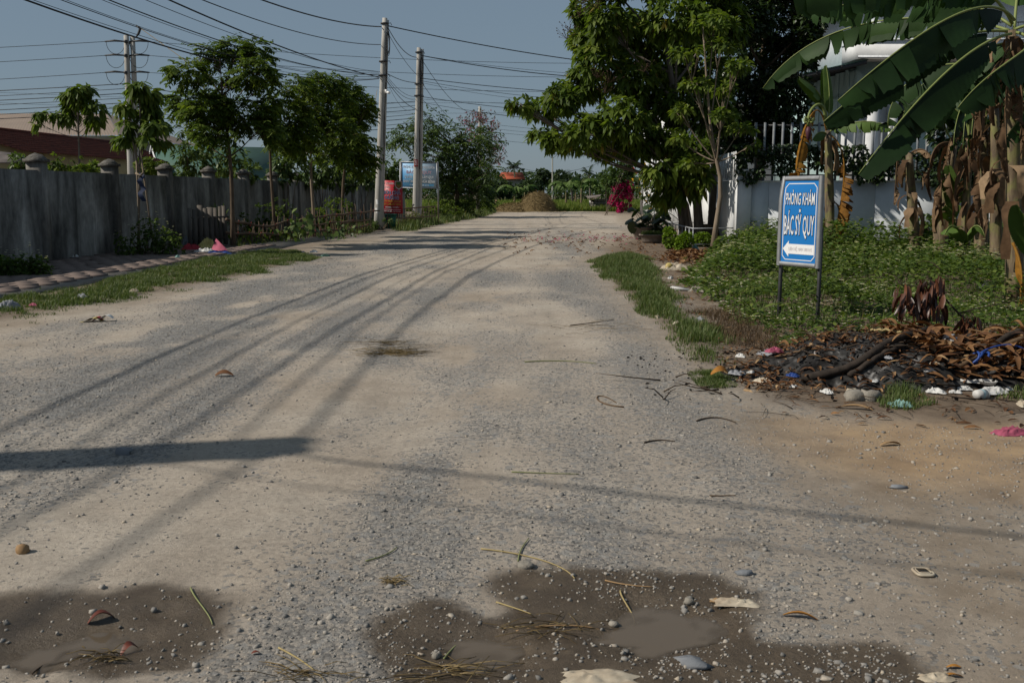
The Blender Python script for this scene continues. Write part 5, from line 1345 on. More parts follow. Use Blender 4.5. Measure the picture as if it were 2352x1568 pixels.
for lab, px, py, sp_ in (('lime-green shrub nearest the road before the railing', 1570, 580, [(1572, 556, 20, 18), (1568, 570, 18, 12), (1578, 545, 14, 12)]),
                         ('lime-green shrub behind the nearest one by the railing', 1541, 572, [(1540, 548, 17, 20), (1545, 562, 16, 12), (1536, 532, 12, 10)]),
                         ('lime-green shrub inside the railing corner', 1615, 566, [(1612, 548, 22, 14), (1598, 556, 14, 12), (1630, 556, 14, 10)])):
    c = gp(px, py); bush(lab, c, lob(sp_, c[1], .15, 1.0), 'leaf_lime', 330, .075, .04, 7, name='lime_shrub', cat='shrub', group='lime-green shrubs by the railing', droop=.2, down=0, tm=.5, ts=.28, gap=.15, shell=.6)
rl = T('railing', 'low grey tube railing round the slender tree', 'railing', gp(1591, 568))
c0, c1, c2 = gp(1591, 568), gp(1693, 566), np.array([at(1532, 545, 36.6)[0], 36.6, 0])
zt = at(1591, 525, c0[1])[2]
def bar(a, b, r=.018, nm='rail'): MB().tube([a, b], r, 8).build(nm, 'pale_metal', rl)
bar(c0 + [0, 0, zt], c1 + [0, 0, zt]); bar(c0 + [0, 0, zt], c2 + [0, 0, zt]); bar(c0 + [0, 0, .09], c1 + [0, 0, .09]); bar(c0 + [0, 0, .09], c2 + [0, 0, .09])
bar(c2 + [0, 0, zt], c2 + [1.4, 0, zt])
for f in np.linspace(0, 1, 9): p = c0 + (c2 - c0) * f; bar(p - [0, 0, .05], p + [0, 0, zt], .015, 'post')
bar(c1 - [0, 0, .05], c1 + [0, 0, zt], .016, 'post'); bar(c2 + [1.4, 0, 0], c2 + [1.4, 0, zt], .016, 'post')

# ------------------------------------------------------------------ bougainvillea, small sign, flag
c = gp(1428, 489); Yq = c[1]
bo = T('bougainvillea', 'bright magenta flowering bush at the far end of the white wall', 'bush', c)
lb_ = lob([(1415, 430, 12, 10), (1435, 424, 14, 10), (1448, 428, 7, 14), (1412, 455, 12, 10), (1428, 448, 14, 10), (1446, 452, 8, 10), (1406, 466, 9, 8), (1425, 470, 10, 8), (1442, 475, 8, 8), (1424, 484, 8, 5)], Yq, .3)
C, A, kk = crown_pts(lb_, 620, .3, gap=.2); mb = MB(); rosettes(mb, C, A, 6, .16, .12, .2, 1.1, .5, .3, 0); mb.build('blossom', 'bloom_pink', bo)
C, A, kk = crown_pts(lb_, 90, .4); mb = MB(); rosettes(mb, C, A, 5, .16, .09, .2, 1.1, .4, .2, .2); mb.build('foliage', 'leaf_bush', bo)
mb = MB()
for i in range(8): mb.tube(curve3(c, lb_[i][:3], [.1, 0, -.1], 6), np.linspace(.04, .012, 6), 5)
mb.build('stem', 'bark', bo)
ps = gp(1445, 487); sp_ = T('sign_post', 'thin post carrying a small dark blue doctor sign', 'sign', ps); Yq = ps[1]
MB().tube([ps - [0, 0, .1], at(1446, 440, Yq), at(1449, 345, Yq)], [.07, .06, .04], 8).build('post', 'bark_grey', sp_)
mat_plain('sign_navy', (.03, .03, .11), (.026, .026, .095), .45, 3, .3, 0)
a = at(1424, 406, Yq - .15); b_ = at(1449, 406.5, Yq - .15); tp = at(1424, 387, Yq - .15); W_, H_ = b_[0] - a[0], tp[2] - a[2]
F = Face(a, (1, 0, 0), (0, 0, 1), W_, H_)
MB().prism(F.pt(np.array([0, W_, W_, 0]), np.array([0, 0, H_, H_]), -.03), F.n * .03).build('panel', 'sign_navy', sp_)
F.text('BÁC SỸ QUY', .5 * W_, .5 * H_, .94 * W_, .3 * H_, .005, 'sign_yellow', sp_, .03)
F.poly([(0.03 * W_, .14 * H_), (.97 * W_, .14 * H_), (.97 * W_, .36 * H_), (.03 * W_, .36 * H_)], .004, 'band', 'sign_white', sp_)
F.text('ĐT: 0984 308 015', .5 * W_, .18 * H_, .8 * W_, .13 * H_, .008, 'sign_red', sp_, .02)
fl = T('flag', 'red flag with a yellow star drooping beside the small sign', 'flag', at(1449, 360, Yq))
MB().tube([at(1449, 400, Yq), at(1436, 362, Yq - .3)], .015, 5).build('staff', 'bark_grey', fl)
p0, p1, p2 = at(1447, 380, Yq - .25), at(1466, 398, Yq - .2), at(1446, 408, Yq - .22); p3 = at(1441, 366, Yq - .28)
V = []
for i in range(7):
    for j in range(5):
        f = i / 6; g = j / 4; top_ = p3 * (1 - f) + p0 * f; bot_ = p2 * (1 - g) + p1 * g
        q = (p3 * (1 - f) + (p2 * (1 - g) + p1 * g) * f); V.append(q + [0, .06 * math.sin(g * 9 + f * 3) * f, 0])
mat_plain('flag_red', (.55, .02, .015), (.45, .016, .012), .7, 4, .15, 0)
fc_ = MB().grid(np.array(V), 7, 5).build('cloth', 'flag_red', fl)
cs = at(1451, 388, Yq - .42); st_ = [cs + .14 * (1 if k % 2 == 0 else .42) * np.array([math.sin(k * math.pi / 5), 0, math.cos(k * math.pi / 5)]) for k in range(10)]
MB().add(np.array(st_), [np.arange(10)[None]]).build('star', 'sign_yellow', fc_)
# yellow-flowered shrub between the pillars and the pots
l_ = lob([(1470, 415, 20, 20), (1490, 400, 22, 26), (1485, 440, 22, 20), (1505, 430, 22, 24), (1500, 470, 20, 16)], 45, .6)
bo2 = bush('yellow-flowered shrub leaning on the white roadside wall', (at(1490, 520, 45)[0], 45, 0), l_, 'leaf_bush', 170, .16, .075, 6, tm=.55, ts=.25, droop=.4, down=.3, gap=.3)
C, A, kk = crown_pts(l_, 26, .9); mb = MB(); rosettes(mb, C, A, 6, .11, .08, .2, 1.2, .95, .05, 0)
mat_tint('bloom_yellow', [(0, (.5, .25, .02)), (1, (.62, .36, .02))], .55, .2, .2, 0); mb.build('blossom', 'bloom_yellow', bo2)
c = at(1437, 440, 62); bush('mid-green tree-like shrub left of the small doctor sign', (c[0], 75, 0), lob([(1410, 410, 26, 30), (1430, 385, 26, 26), (1445, 420, 18, 24), (1395, 430, 22, 20), (1440, 365, 20, 16)], 86, 1.0, .9), 'leaf_bush', 300, .4, .2, 6, tm=.35, droop=.4, down=.3)

# ------------------------------------------------------------------ blue clinic sign on the plot
mat_plain('sign_blue', (.012, .155, .44), (.01, .14, .41), .35, 2, .4, 0)
mat_plain('alu_frame', (.38, .385, .39), (.28, .285, .29), .45, 10, .45, .05, .01, (1, 1, 1), .6)
mat_plain('letter_edge', (.02, .03, .05), (.015, .02, .03), .5, 3, .3, 0)
mat_plain('sign_faint', (.62, .58, .585), (.58, .54, .545), .5, 3, .3, 0)
mat_plain('letter_white', (.62, .64, .66), (.52, .54, .57), .5, 5, .3, 0)
pr_ = gp(1877, 745); Yr = pr_[1]
br = at(1881, 617, Yr); trr = at(1896, 403, Yr)
bl = at(1785, 612, Yr + .62)
cs_ = T('clinic_sign', 'blue clinic sign reading PHÒNG KHÁM BÁC SỸ QUY with white arrow', 'sign', (pr_[0], Yr, 0))
rv = bl - br; rv[2] = 0; W_ = np.linalg.norm(rv); H_ = trr[2] - br[2]
o_ = np.array([bl[0], bl[1], br[2]])
F = Face(o_, -rv, (0, 0, 1), W_, H_, bend=lambda x, y: -.05 * np.clip((y / H_ - .72) / .28, 0, 1) ** 1.3 * (1 - x / W_))
m_ = .055
F.sheet(m_ * .6, W_ - m_ * .6, m_ * .6, H_ - m_ * .6, 0, 'panel', 'sign_blue', cs_, 14)
F.sheet(m_ * .6, W_ - m_ * .6, m_ * .6, H_ - m_ * .6, -.012, 'backing', 'dark_steel', cs_, 14)
def frame_bar(x0, x1, y0, y1):
    n = 12; X = np.linspace(x0, x1, n) if x1 - x0 > y1 - y0 else np.linspace(y0, y1, n)
    mb = MB(); V = []
    for q in X:
        if x1 - x0 > y1 - y0: cs = [(q, y0, -.03), (q, y0, .012), (q, y0 + (y1 - y0) * .4, .02), (q, y1, .02) if y0 < H_ / 2 else (q, y1, .012), (q, y1, -.03)]
        else: cs = [(x0, q, -.03), (x0, q, .015), ((x0 + x1) / 2, q, .022), (x1, q, .015), (x1, q, -.03)]
        for (a_, b_, d_) in cs: V.append(F.pt(np.array([a_]), np.array([b_]), d_)[0])
    mb.grid(np.array(V), n, 5, wrap=True); mb.build('frame', 'alu_frame', cs_)
frame_bar(m_, W_ - m_, 0, m_); frame_bar(m_, W_ - m_, H_ - m_, H_); frame_bar(0, m_ - .001, 0, H_); frame_bar(W_ - m_ + .001, W_, 0, H_)
for x, yb in ((.02, None), (W_ - .03, None)):
    q = F.pt(np.array([x]), np.array([0.]), -.045)[0]
    MB().box((q[0], q[1], (br[2] + .5) / 2 - .1), (.035, .035, br[2] + .7), math.atan2(F.r[1], F.r[0])).build('post', 'dark_steel', cs_)
# border line with cut corners
def strip(p, q, w, d, nm, mat):
    p, q = np.array(p, float), np.array(q, float); dv = (q - p) / np.linalg.norm(q - p); nv = np.array([-dv[1], dv[0]]) * w / 2
    n = 8; tt = np.linspace(0, 1, n)[:, None]; A_ = p + (q - p) * tt - nv; B_ = p + (q - p) * tt + nv
    V = np.stack([F.pt(A_[:, 0], A_[:, 1], d), F.pt(B_[:, 0], B_[:, 1], d)], 1).reshape(-1, 3)
    MB().grid(V, n, 2).build(nm, mat, cs_)
i0, i1, j0, j1, cc = .085, W_ - .085, .085, H_ - .095, .05
corn = [(i0 + cc, j0), (i1 - cc, j0), (i1, j0 + cc), (i1, j1 - cc), (i1 - cc, j1), (i0 + cc, j1), (i0, j1 - cc), (i0, j0 + cc)]
for k in range(8): strip(corn[k], corn[(k + 1) % 8], .012, .004, 'border_line', 'letter_white')
for s_, yy, w_, cp_ in (('PHÒNG KHÁM', .685, .69, .125), ('BÁC SỸ QUY', .355, .71, .205)):
    F.text(s_, .5 * W_, yy * H_, w_ * W_ * 1.015, cp_ * H_ * 1.02, .004, 'letter_edge', cs_, .035)
    F.text(s_, .5 * W_, yy * H_ + .002, w_ * W_, cp_ * H_, .008, 'letter_white', cs_, .012)
ar = [(.13, .195), (.27, .285), (.27, .25), (.87, .25), (.87, .14), (.27, .14), (.27, .105)]
ao = F.poly([(x * W_, y_ * H_) for x, y_ in ar], .004, 'arrow', 'sign_white', cs_)
F.text('LIÊN HỆ: 0984 308 015', .55 * W_, .178 * H_, .55 * W_, .035 * H_, .007, 'sign_faint', cs_, .01)
# ------------------------------------------------------------------ banana plants
mat_tint('banana_leaf', [(0, (.007, .019, .006)), (.5, (.026, .06, .014)), (1, (.085, .14, .03))], .55, .14, .12, .2, 3)
mat_tint('banana_rib', [(0, (.14, .19, .05)), (1, (.24, .27, .09))], .5, .3, .1, .05)
mat_tint('banana_yellow', [(0, (.15, .07, .022)), (.5, (.30, .14, .018)), (1, (.44, .25, .06))], .7, .15, .25, .35, 9, (1.2, .9, .4))
mat_tint('banana_dry', [(0, (.035, .02, .012)), (.5, (.12, .07, .037)), (1, (.31, .215, .13))], .85, .15, .15, .3, 7, (1.2, .9, .6))
t = NT('banana_stem'); nz = t.noise(t.objv((1, 1, .12)), 14, 6, .65); n2 = t.noise(t.objv(), 2.2, 4, .6)
c = t.ramp(nz, [(.3, (.035, .024, .015)), (.48, (.10, .07, .04)), (.62, (.18, .135, .075)), (.8, (.26, .215, .085))])
t.col(t.mix(t.ramp(n2, [(.5, 0.), (.62, .7)]), c, (.16, .17, .04))); t.setv(Roughness=.75); t.bump(nz, .5, .02); MATS['banana_stem'] = t.m

def smooth_path(pts, n=28):
    pts = np.asarray(pts, float); d = np.r_[0, np.cumsum(np.linalg.norm(np.diff(pts, axis=0), axis=1))]; d /= d[-1]
    u = np.linspace(0, 1, n); deg = min(3, len(pts) - 1)
    out = np.stack([np.polyval(np.polyfit(d, pts[:, k], deg), u) for k in range(3)], 1)
    return out
def banana_leaf(parent, pts, W, hang=(1.0, 1.0), tears=7, mat='banana_leaf', ribm='banana_rib', tint=.4, seed=1, stalk=.10, name='leaf', curl=.25, ribr=.022):
    rr = np.random.default_rng(seed); P_ = smooth_path(pts); n = len(P_); u = np.linspace(0, 1, n)
    def at_(t_): return np.stack([np.interp(t_, u, P_[:, k]) for k in range(3)], -1)
    tg_ = norm(np.gradient(P_, axis=0)); 
    mb = MB()
    for si, sg in enumerate((-1, 1)):
        nt = max(1, int(tears * (1.5 if tears > 3 else 1)) + rr.integers(-2, 3)); cuts = np.sort(np.r_[stalk, rr.uniform(stalk + .05, .96, nt - 1), 1.0]) if nt > 1 else np.array([stalk, 1.0])
        for a, b in zip(cuts[:-1], cuts[1:]):
            if b - a < .012: continue
            ns = max(3, int((b - a) * 64)); tt = np.linspace(a, b, ns); C = at_(tt); g = np.stack([np.interp(tt, u, tg_[:, k]) for k in range(3)], -1)
            side = norm(np.cross(g, [0, 0, 1.0]) + 1e-4); upv = norm(np.cross(side, g))
            w = W * np.clip(np.sin(np.pi * np.clip((tt - stalk) / (1 - stalk) * .90 + .06, 0, 1)), 0, 1) ** .55 * rr.uniform(.85, 1.05)
            h0 = hang[si] + rr.normal(0, .15); gap = rr.uniform(0, .07) * (b - a > .02)
            rows = []
            for q, f in enumerate((0, .3, .65, 1.0)):
                h = h0 + curl * f * f; dirv = side * sg * math.cos(h) - upv * math.sin(h)
                prev = rows[-1] if rows else C
                step = (0, .3, .35, .35)[q]
                pt = prev + dirv * (w * step)[:, None] + g * (f * w * .12)[:, None]
                pin = (tt - (a + b) / 2) / ((b - a) / 2)
                pt = pt - g * (pin * gap * f * .8)[:, None] + upv * (.012 * math.sin(q * 2 + a * 40)) + upv * (f * .10 * W * .3 * ((np.arange(ns) % 2) - .5))[:, None]
                rows.append(pt)
            V = np.stack(rows, 1).reshape(-1, 3); mb.grid(V, ns, 4, np.clip(tint + rr.normal(0, .06) + .12 * (si == 0), 0, 1))
    lf = mb.build(name, mat, parent, False)
    MB().tube(P_ + [0, 0, .012], np.linspace(ribr, .005, n), 6, .6).build('midrib', ribm, lf, True)
    return lf
def banana(label, base, top, r, group='banana plants on the right', sheath=8, seed=0, name='banana_plant', lean=0.0):
    base = np.asarray(base, float); top = np.asarray(top, float); o = T(name, label, 'banana plant', base, group); rr = np.random.default_rng(seed)
    n = 9; tt = np.linspace(0, 1, n)[:, None]; pts = (base - [0, 0, .1]) * (1 - tt) + top * tt; pts[:, 0] += lean * np.sin(tt[:, 0] * math.pi)
    rad = np.linspace(r, r * .5, n) * (1 + .06 * rr.normal(0, 1, n)); rad[0] *= 1.2
    MB().tube(pts, rad, 12).build('pseudostem', 'banana_stem', o, True)
    for k in range(sheath):                                      # ragged dry leaf bases hanging down the stem
        f = rr.uniform(.35, 1.0); c = base + (top - base) * f; a = rr.uniform(0, 6.28); L_ = rr.uniform(.3, .9); w = rr.uniform(.05, .13)
        d = np.array([math.cos(a), math.sin(a), 0]); s_ = np.array([-math.sin(a), math.cos(a), 0]); m = 7; q = np.linspace(0, 1, m)
        P_ = c + d * (r * .8 + .18 * np.sin(q * 2.2))[:, None] * 1.0; P_[:, 2] += .06 * np.sin(q * 3) - L_ * q
        ww = w * (1 - .5 * q) * (1 + .35 * np.sin(q * 9 + k))
        V = np.stack([P_ - s_ * ww[:, None], P_ + d * .03 * np.sin(q * 7)[:, None], P_ + s_ * ww[:, None]], 1).reshape(-1, 3)
        MB().grid(V, m, 3, rr.uniform(.2, 1)).build('dry_sheath', 'banana_dry', o)
    return o
def pxl(*pts): return np.array([at(x, y, Y) for x, y, Y in pts])

# near plant at the right edge: its big leaves reach far to the left
b = gp(2333, 704); Yn = b[1]; tp = at(2322, 70, Yn)
n1 = banana('nearest banana plant at the right edge with long torn leaves', b, tp, .13, sheath=14, seed=1)
for k, (pts, W, hg, te, ti) in enumerate((
        (pxl((2325, 60, 14.1), (2260, -30, 13.9), (2150, -40, 13.6), (2000, -38, 13.3), (1822, 0, 13.0)), .42, (1.45, 1.5), 12, .5),
        (pxl((2322, 62, 14.2), (2250, 20, 14.6), (2130, 0, 14.9), (2000, 2, 15.2), (1862, 36, 15.5)), .36, (1.5, 1.5), 14, .4),
        (pxl((2318, 72, 14.2), (2230, 52, 14.8), (2110, 45, 15.4), (1977, 55, 15.9), (1860, 108, 16.3), (1752, 204, 16.6)), .32, (1.5, 1.55), 9, .35),
        (pxl((2330, 50, 14.0), (2270, 12, 13.5), (2180, 50, 13.1), (2105, 94, 12.9), (2021, 141, 12.8), (1925, 236, 12.8)), .42, (1.5, 1.75), 6, .15),
        (pxl((2322, 75, 14.2), (2200, 85, 14.0), (2042, 166, 13.7), (1960, 222, 13.6), (1892, 282, 13.5)), .40, (1.5, 1.75), 7, .15),
        (pxl((2322, 80, 14.1), (2220, 130, 13.5), (2141, 199, 13.2), (2060, 290, 13.0), (1972, 402, 12.9)), .38, (1.4, 1.75), 5, .15),
        (pxl((2330, 75, 14.2), (2360, 110, 13.4), (2280, 170, 13.0), (2200, 250, 12.9)), .40, (1.5, 1.7), 6, .1),
        (pxl((2330, 70, 14.2), (2420, 60, 14.0), (2520, 120, 13.8), (2600, 220, 13.6)), .42, (.9, .9), 6, .4),
        (pxl((2330, 70, 14.2), (2345, -60, 14.6), (2380, -160, 15.2), (2440, -200, 16.0)), .40, (.3, .3), 4, .6),
        (pxl((2326, 78, 14.2), (2300, 150, 14.8), (2290, 240, 15.0)), .30, (1.2, 1.2), 5, .3))):
    banana_leaf(n1, pts, W, hg, te, tint=ti, seed=20 + k, stalk=.12 if k != 9 else .2)
for k, (pts, W) in enumerate(((pxl((2318, 110, 14.0), (2290, 180, 13.9), (2285, 290, 13.9)), .13), (pxl((2325, 120, 13.9), (2345, 200, 13.8), (2340, 330, 13.8)), .14), (pxl((2310, 130, 14.2), (2262, 200, 14.3), (2255, 300, 14.3)), .12), (pxl((2320, 140, 14.0), (2310, 240, 13.8), (2318, 420, 13.8)), .12))):
    banana_leaf(n1, pts, W, (1.1, 1.1), 9, 'banana_dry', 'banana_dry', .45, 60 + k, .2, 'dead_leaf', .8, .014)
banana_leaf(n1, pxl((2326, 560, 13.9), (2345, 620, 13.7), (2330, 735, 13.6)), .12, (.8, 1.2), 3, 'banana_yellow', 'banana_yellow', .5, 71, .1, 'yellowed_leaf', .4)
# second stem beside it, mostly outside the frame
b2 = gp(2420, 690); n2_ = banana('banana plant just outside the right edge', b2, at(2400, 150, b2[1]), .12, sheath=8, seed=2)
for k, (pts, W) in enumerate(((pxl((2400, 160, 14.4), (2330, 100, 14.6), (2240, 130, 14.9), (2180, 230, 15.1)), .38), (pxl((2400, 160, 14.4), (2480, 80, 14.5), (2560, 120, 14.6), (2640, 240, 14.7)), .4), (pxl((2400, 165, 14.4), (2370, 230, 14.0), (2300, 330, 13.8)), .3))):
    banana_leaf(n2_, pts, W, (1.0, 1.1), 6, tint=.3, seed=80 + k)
banana_leaf(n2_, pxl((2385, 640, 13.4), (2365, 560, 13.3), (2335, 470, 13.2)), .2, (.3, .5), 2, tint=.75, seed=90, stalk=.3)
# stems in the middle distance
b3 = gp(2104, 596); n3 = banana('bare banana stem with dry rags standing alone in the weeds', b3, at(2088, 350, b3[1]), .17, sheath=12, seed=3)
banana_leaf(n3, pxl((2088, 360, b3[1]), (2070, 330, b3[1] - .3), (2058, 400, b3[1] - .5), (2052, 470, b3[1] - .5)), .14, (1.1, 1.1), 5, 'banana_dry', 'banana_dry', .6, 91, .1, 'dead_leaf', .7)
banana_leaf(n3, pxl((2090, 355, b3[1]), (2120, 345, b3[1] - .3), (2145, 372, b3[1] - .4)), .12, (1.1, 1.1), 4, 'banana_dry', 'banana_dry', .8, 92, .1, 'dead_leaf', .7)
b4 = gp(2160, 600); n4 = banana('banana stem leaning right of the bare one, dry leaves on top', b4, at(2192, 330, b4[1]), .18, sheath=14, seed=4, lean=-.1)
for k, pts in enumerate((pxl((2192, 330, b4[1]), (2150, 340, b4[1] - .4), (2140, 460, b4[1] - .5)), pxl((2192, 335, b4[1]), (2215, 300, b4[1] - .3), (2240, 390, b4[1] - .4)), pxl((2190, 335, b4[1]), (2165, 400, b4[1] - .5), (2168, 520, b4[1] - .5)), pxl((2192, 330, b4[1]), (2180, 390, b4[1] - .6), (2200, 480, b4[1] - .6)))):
    banana_leaf(n4, pts, .17, (1.1, 1.1), 8, 'banana_dry', 'banana_dry', .35 + .1 * k, 100 + k, .1, 'dead_leaf', .8)
banana_leaf(n4, pxl((2192, 330, b4[1]), (2170, 230, b4[1] - .5), (2120, 200, b4[1] - 1.0), (2080, 330, b4[1] - 1.4)), .45, (1.0, 1.0), 8, tint=.5, seed=110)
banana_leaf(n4, pxl((2192, 330, b4[1]), (2210, 220, b4[1] - .3), (2260, 210, b4[1] - .5), (2300, 300, b4[1] - .6)), .45, (1.0, 1.0), 8, tint=.4, seed=111)
b5 = gp(2252, 612); n5 = banana('cluster banana stem with hanging brown leaves near the right edge', b5, at(2262, 290, b5[1]), .17, sheath=16, seed=5)
for k, pts in enumerate((pxl((2262, 300, b5[1]), (2235, 300, b5[1] - .4), (2225, 420, b5[1] - .5)), pxl((2262, 300, b5[1]), (2290, 320, b5[1] - .4), (2300, 450, b5[1] - .5)), pxl((2262, 300, b5[1]), (2250, 380, b5[1] - .6), (2262, 540, b5[1] - .6)), pxl((2262, 300, b5[1]), (2278, 380, b5[1] - .5), (2275, 500, b5[1] - .5)))):
    banana_leaf(n5, pts, .2, (1.1, 1.1), 8, 'banana_dry', 'banana_dry', .3 + .12 * k, 120 + k, .1, 'dead_leaf', .8)
for k, pts in enumerate((pxl((2262, 295, b5[1]), (2240, 180, b5[1] - .6), (2190, 190, b5[1] - 1.2), (2150, 290, b5[1] - 1.6)), pxl((2262, 295, b5[1]), (2290, 170, b5[1] - .4), (2340, 200, b5[1] - .8), (2370, 320, b5[1] - 1.)), pxl((2262, 295, b5[1]), (2268, 180, b5[1] - 1.), (2250, 200, b5[1] - 1.8), (2230, 340, b5[1] - 2.2)))):
    banana_leaf(n5, pts, .5, (1.0, 1.0), 8, tint=.35, seed=130 + k)
# crowded stems and shade plants behind the near bananas
for k, (px, py, tx, ty, lab) in enumerate(((2290, 650, 2285, 250, 'banana stem half hidden behind the nearest banana plant'), (2335, 620, 2345, 240, 'slim banana stem behind the right edge stems'), (2215, 606, 2225, 320, 'thin brown banana stem between the leaning and cluster stems'))):
    bb = gp(px, py); ns_ = banana(lab, bb, at(tx, ty, bb[1]), .13, sheath=14, seed=30 + k)
    for j in range(4):
        a = RNG.uniform(0, 6.28); L_ = RNG.uniform(.7, 1.3); p0 = at(tx, ty, bb[1]); d = np.array([math.cos(a), math.sin(a), 0]) * .35
        banana_leaf(ns_, [p0, p0 + d + [0, 0, .12], p0 + d * 1.5 + [0, 0, -L_ * .5], p0 + d * 1.4 + [0, 0, -L_]], .10, (1.1, 1.1), 8, 'banana_dry', 'banana_dry', RNG.uniform(.2, .6), 300 + k * 10 + j, .1, 'dead_leaf', .8)
    for j in range(4):
        a = RNG.uniform(2.2, 5.0); L_ = RNG.uniform(1.5, 2.2); p0 = at(tx, ty, bb[1]); d = np.array([math.cos(a), math.sin(a), 0])
        banana_leaf(ns_, [p0, p0 + d * L_ * .35 + [0, 0, L_ * .45], p0 + d * L_ * .75 + [0, 0, L_ * .35], p0 + d * L_ + [0, 0, -.3]], .36, (1.3, 1.4), 7, tint=RNG.uniform(.1, .5), seed=330 + k * 10 + j)
bush('dark shrubbery behind the crowded banana stems', np.array([at(2290, 560, 28.5)[0], 28.5, 0]), lob([(2190, 300, 60, 60), (2260, 250, 70, 70), (2330, 300, 70, 80), (2240, 380, 70, 60), (2310, 420, 70, 60), (2380, 380, 60, 90), (2180, 400, 40, 40), (2350, 200, 60, 60)], 28.5, .7, .6), 'leaf_dark', 900, .22, .10, 7, tm=.5, ts=.28, gap=.15)
bush('leafy weeds between the banana stems at the right', np.array([at(2200, 590, 25)[0], 25.2, 0]), lob([(2150, 560, 40, 30), (2200, 550, 50, 34), (2260, 545, 50, 40), (2320, 550, 50, 44), (2130, 520, 24, 30)], 25.2, .8, .8), 'weed_leaf', 420, .16, .09, 6, tm=.5, ts=.25, gap=.25)
# young suckers
for k, (px, py, tips, lab) in enumerate(((2192, 602, (((2195, 500), (2188, 430), (2180, 380)), ((2190, 520), (2178, 490), (2172, 470))), 'young banana sucker with one broad bright leaf'),
                                         (2215, 640, (((2215, 560), (2190, 520), (2170, 540)), ((2216, 560), (2240, 520), (2262, 545))), 'small banana sucker between the dry stems'),
                                         (2330, 640, (((2335, 560), (2345, 500), (2372, 455)), ((2330, 570), (2310, 530), (2300, 520))), 'banana sucker with upright leaf at the right edge'))):
    bb = gp(px, py); sk = banana(lab, bb, at(tips[0][0][0], tips[0][0][1], bb[1]), .05, sheath=1, seed=10 + k)
    for j, tps in enumerate(tips):
        banana_leaf(sk, np.vstack([at(tps[0][0], tps[0][1] + 20, bb[1])[None], np.array([at(x, y_, bb[1] - .2 * q) for q, (x, y_) in enumerate(tps)])]), .24 if j == 0 else .15, (.25, .35), 3, tint=.95, seed=140 + k * 3 + j, stalk=.12)
# yellowed plant behind the blue sign
b6 = gp(1908, 581); Y6 = b6[1]; n6 = banana('banana with hanging orange dead leaves and flower bud behind the blue sign', b6, at(1902, 300, Y6), .16, sheath=8, seed=6)
banana_leaf(n6, pxl((1900, 300, Y6), (1905, 240, Y6), (1897, 150, Y6 + .2)), .17, (.1, .1), 1, tint=.85, seed=150, stalk=.25)
banana_leaf(n6, pxl((1900, 300, Y6), (1893, 240, Y6), (1888, 155, Y6 - .2)), .10, (.9, .9), 1, tint=.8, seed=151, stalk=.3)
banana_leaf(n6, pxl((1900, 290, Y6), (1880, 215, Y6 - .1), (1855, 190, Y6 - .3), (1835, 178, Y6 - .4)), .26, (.9, 1.0), 3, tint=.75, seed=152, stalk=.2)
banana_leaf(n6, pxl((1902, 305, Y6), (1930, 292, Y6 - .3), (1985, 280, Y6 - .7), (2048, 296, Y6 - 1.0)), .30, (1.05, 1.1), 6, tint=.85, seed=153)
banana_leaf(n6, pxl((1900, 310, Y6), (1880, 306, Y6 - .3), (1866, 322, Y6 - .5)), .22, (.8, .8), 2, tint=.7, seed=154)
banana_leaf(n6, pxl((1898, 308, Y6), (1880, 255, Y6 - .2), (1862, 262, Y6 - .4), (1846, 310, Y6 - .5), (1836, 430, Y6 - .55)), .34, (.9, .25), 11, 'banana_yellow', 'banana_yellow', .45, 155, .28, 'dead_leaf', 1.0)
banana_leaf(n6, pxl((1904, 312, Y6), (1922, 318, Y6 - .2), (1936, 368, Y6 - .3), (1930, 470, Y6 - .35), (1918, 580, Y6 - .35)), .36, (.3, .8), 13, 'banana_yellow', 'banana_yellow', .15, 156, .3, 'dead_leaf', 1.1)
st_ = pxl((1895, 275, Y6 - .1), (1880, 240, Y6 - .3), (1865, 250, Y6 - .45), (1857, 290, Y6 - .5))
fb = MB().tube(smooth_path(st_, 14), np.linspace(.045, .03, 14), 8, .5).build('flower_stalk', 'banana_rib', n6, True)
mat_plain('banana_bud', (.075, .022, .035), (.045, .014, .022), .55, 6, .3, .1)
c = at(1857, 292, Y6 - .5); MB().lathe([(.01, .02), (.06, -.03), (.085, -.12), (.07, -.24), (.035, -.34), (.005, -.38)], c, 10).build('flower_bud', 'banana_bud', fb, True)
mb = MB(); rr = np.random.default_rng(2)
for k in range(14):
    a = k * .9; d = np.array([math.cos(a), math.sin(a), -.1]); mb.tube([c + [0, 0, .12 + .05 * (k % 3)], c + d * .1 + [0, 0, .13 + .05 * (k % 3)], c + d * .16 + [0, 0, .2 + .05 * (k % 3)]], [.02, .022, .008], 5, .5)
mb.build('fruit', 'banana_rib', fb)

# ------------------------------------------------------------------ far background
mat_plain('rice', (.10, .14, .03), (.075, .105, .024), .9, .5, .1, .3, .05)
mb = MB(); mb.add([[-260, 90.5, .03], [260, 90.5, .03], [260, 300, .03], [-260, 300, .03]], [[[0, 1, 2, 3]]]); mb.build('rice_field', 'rice', None, False, 'structure')
N = 42000; Y = 91 + 110 * RNG.uniform(0, 1, N) ** 1.8; X = RNG.uniform(-.12, .22, N) * Y * 1.0
X = np.where(RNG.uniform(0, 1, N) < .3, RNG.uniform(-.6, .6, N) * Y, X)
mat_tint('rice_blade', [(0, (.075, .115, .02)), (.6, (.125, .17, .03)), (1, (.24, .22, .06))], .6, .2, .3, .1)
mb = MB(); n_ = len(X); h = RNG.uniform(.35, .7, n_); a = RNG.uniform(0, 6.28, n_); s_ = np.stack([np.cos(a), np.sin(a), 0 * a], 1) * (.07 * Y / 100)[:, None]
P_ = np.stack([X, Y, np.full(n_, .02)], 1); tpv = P_ + np.stack([RNG.normal(0, .12, n_), RNG.normal(0, .12, n_), h], 1)
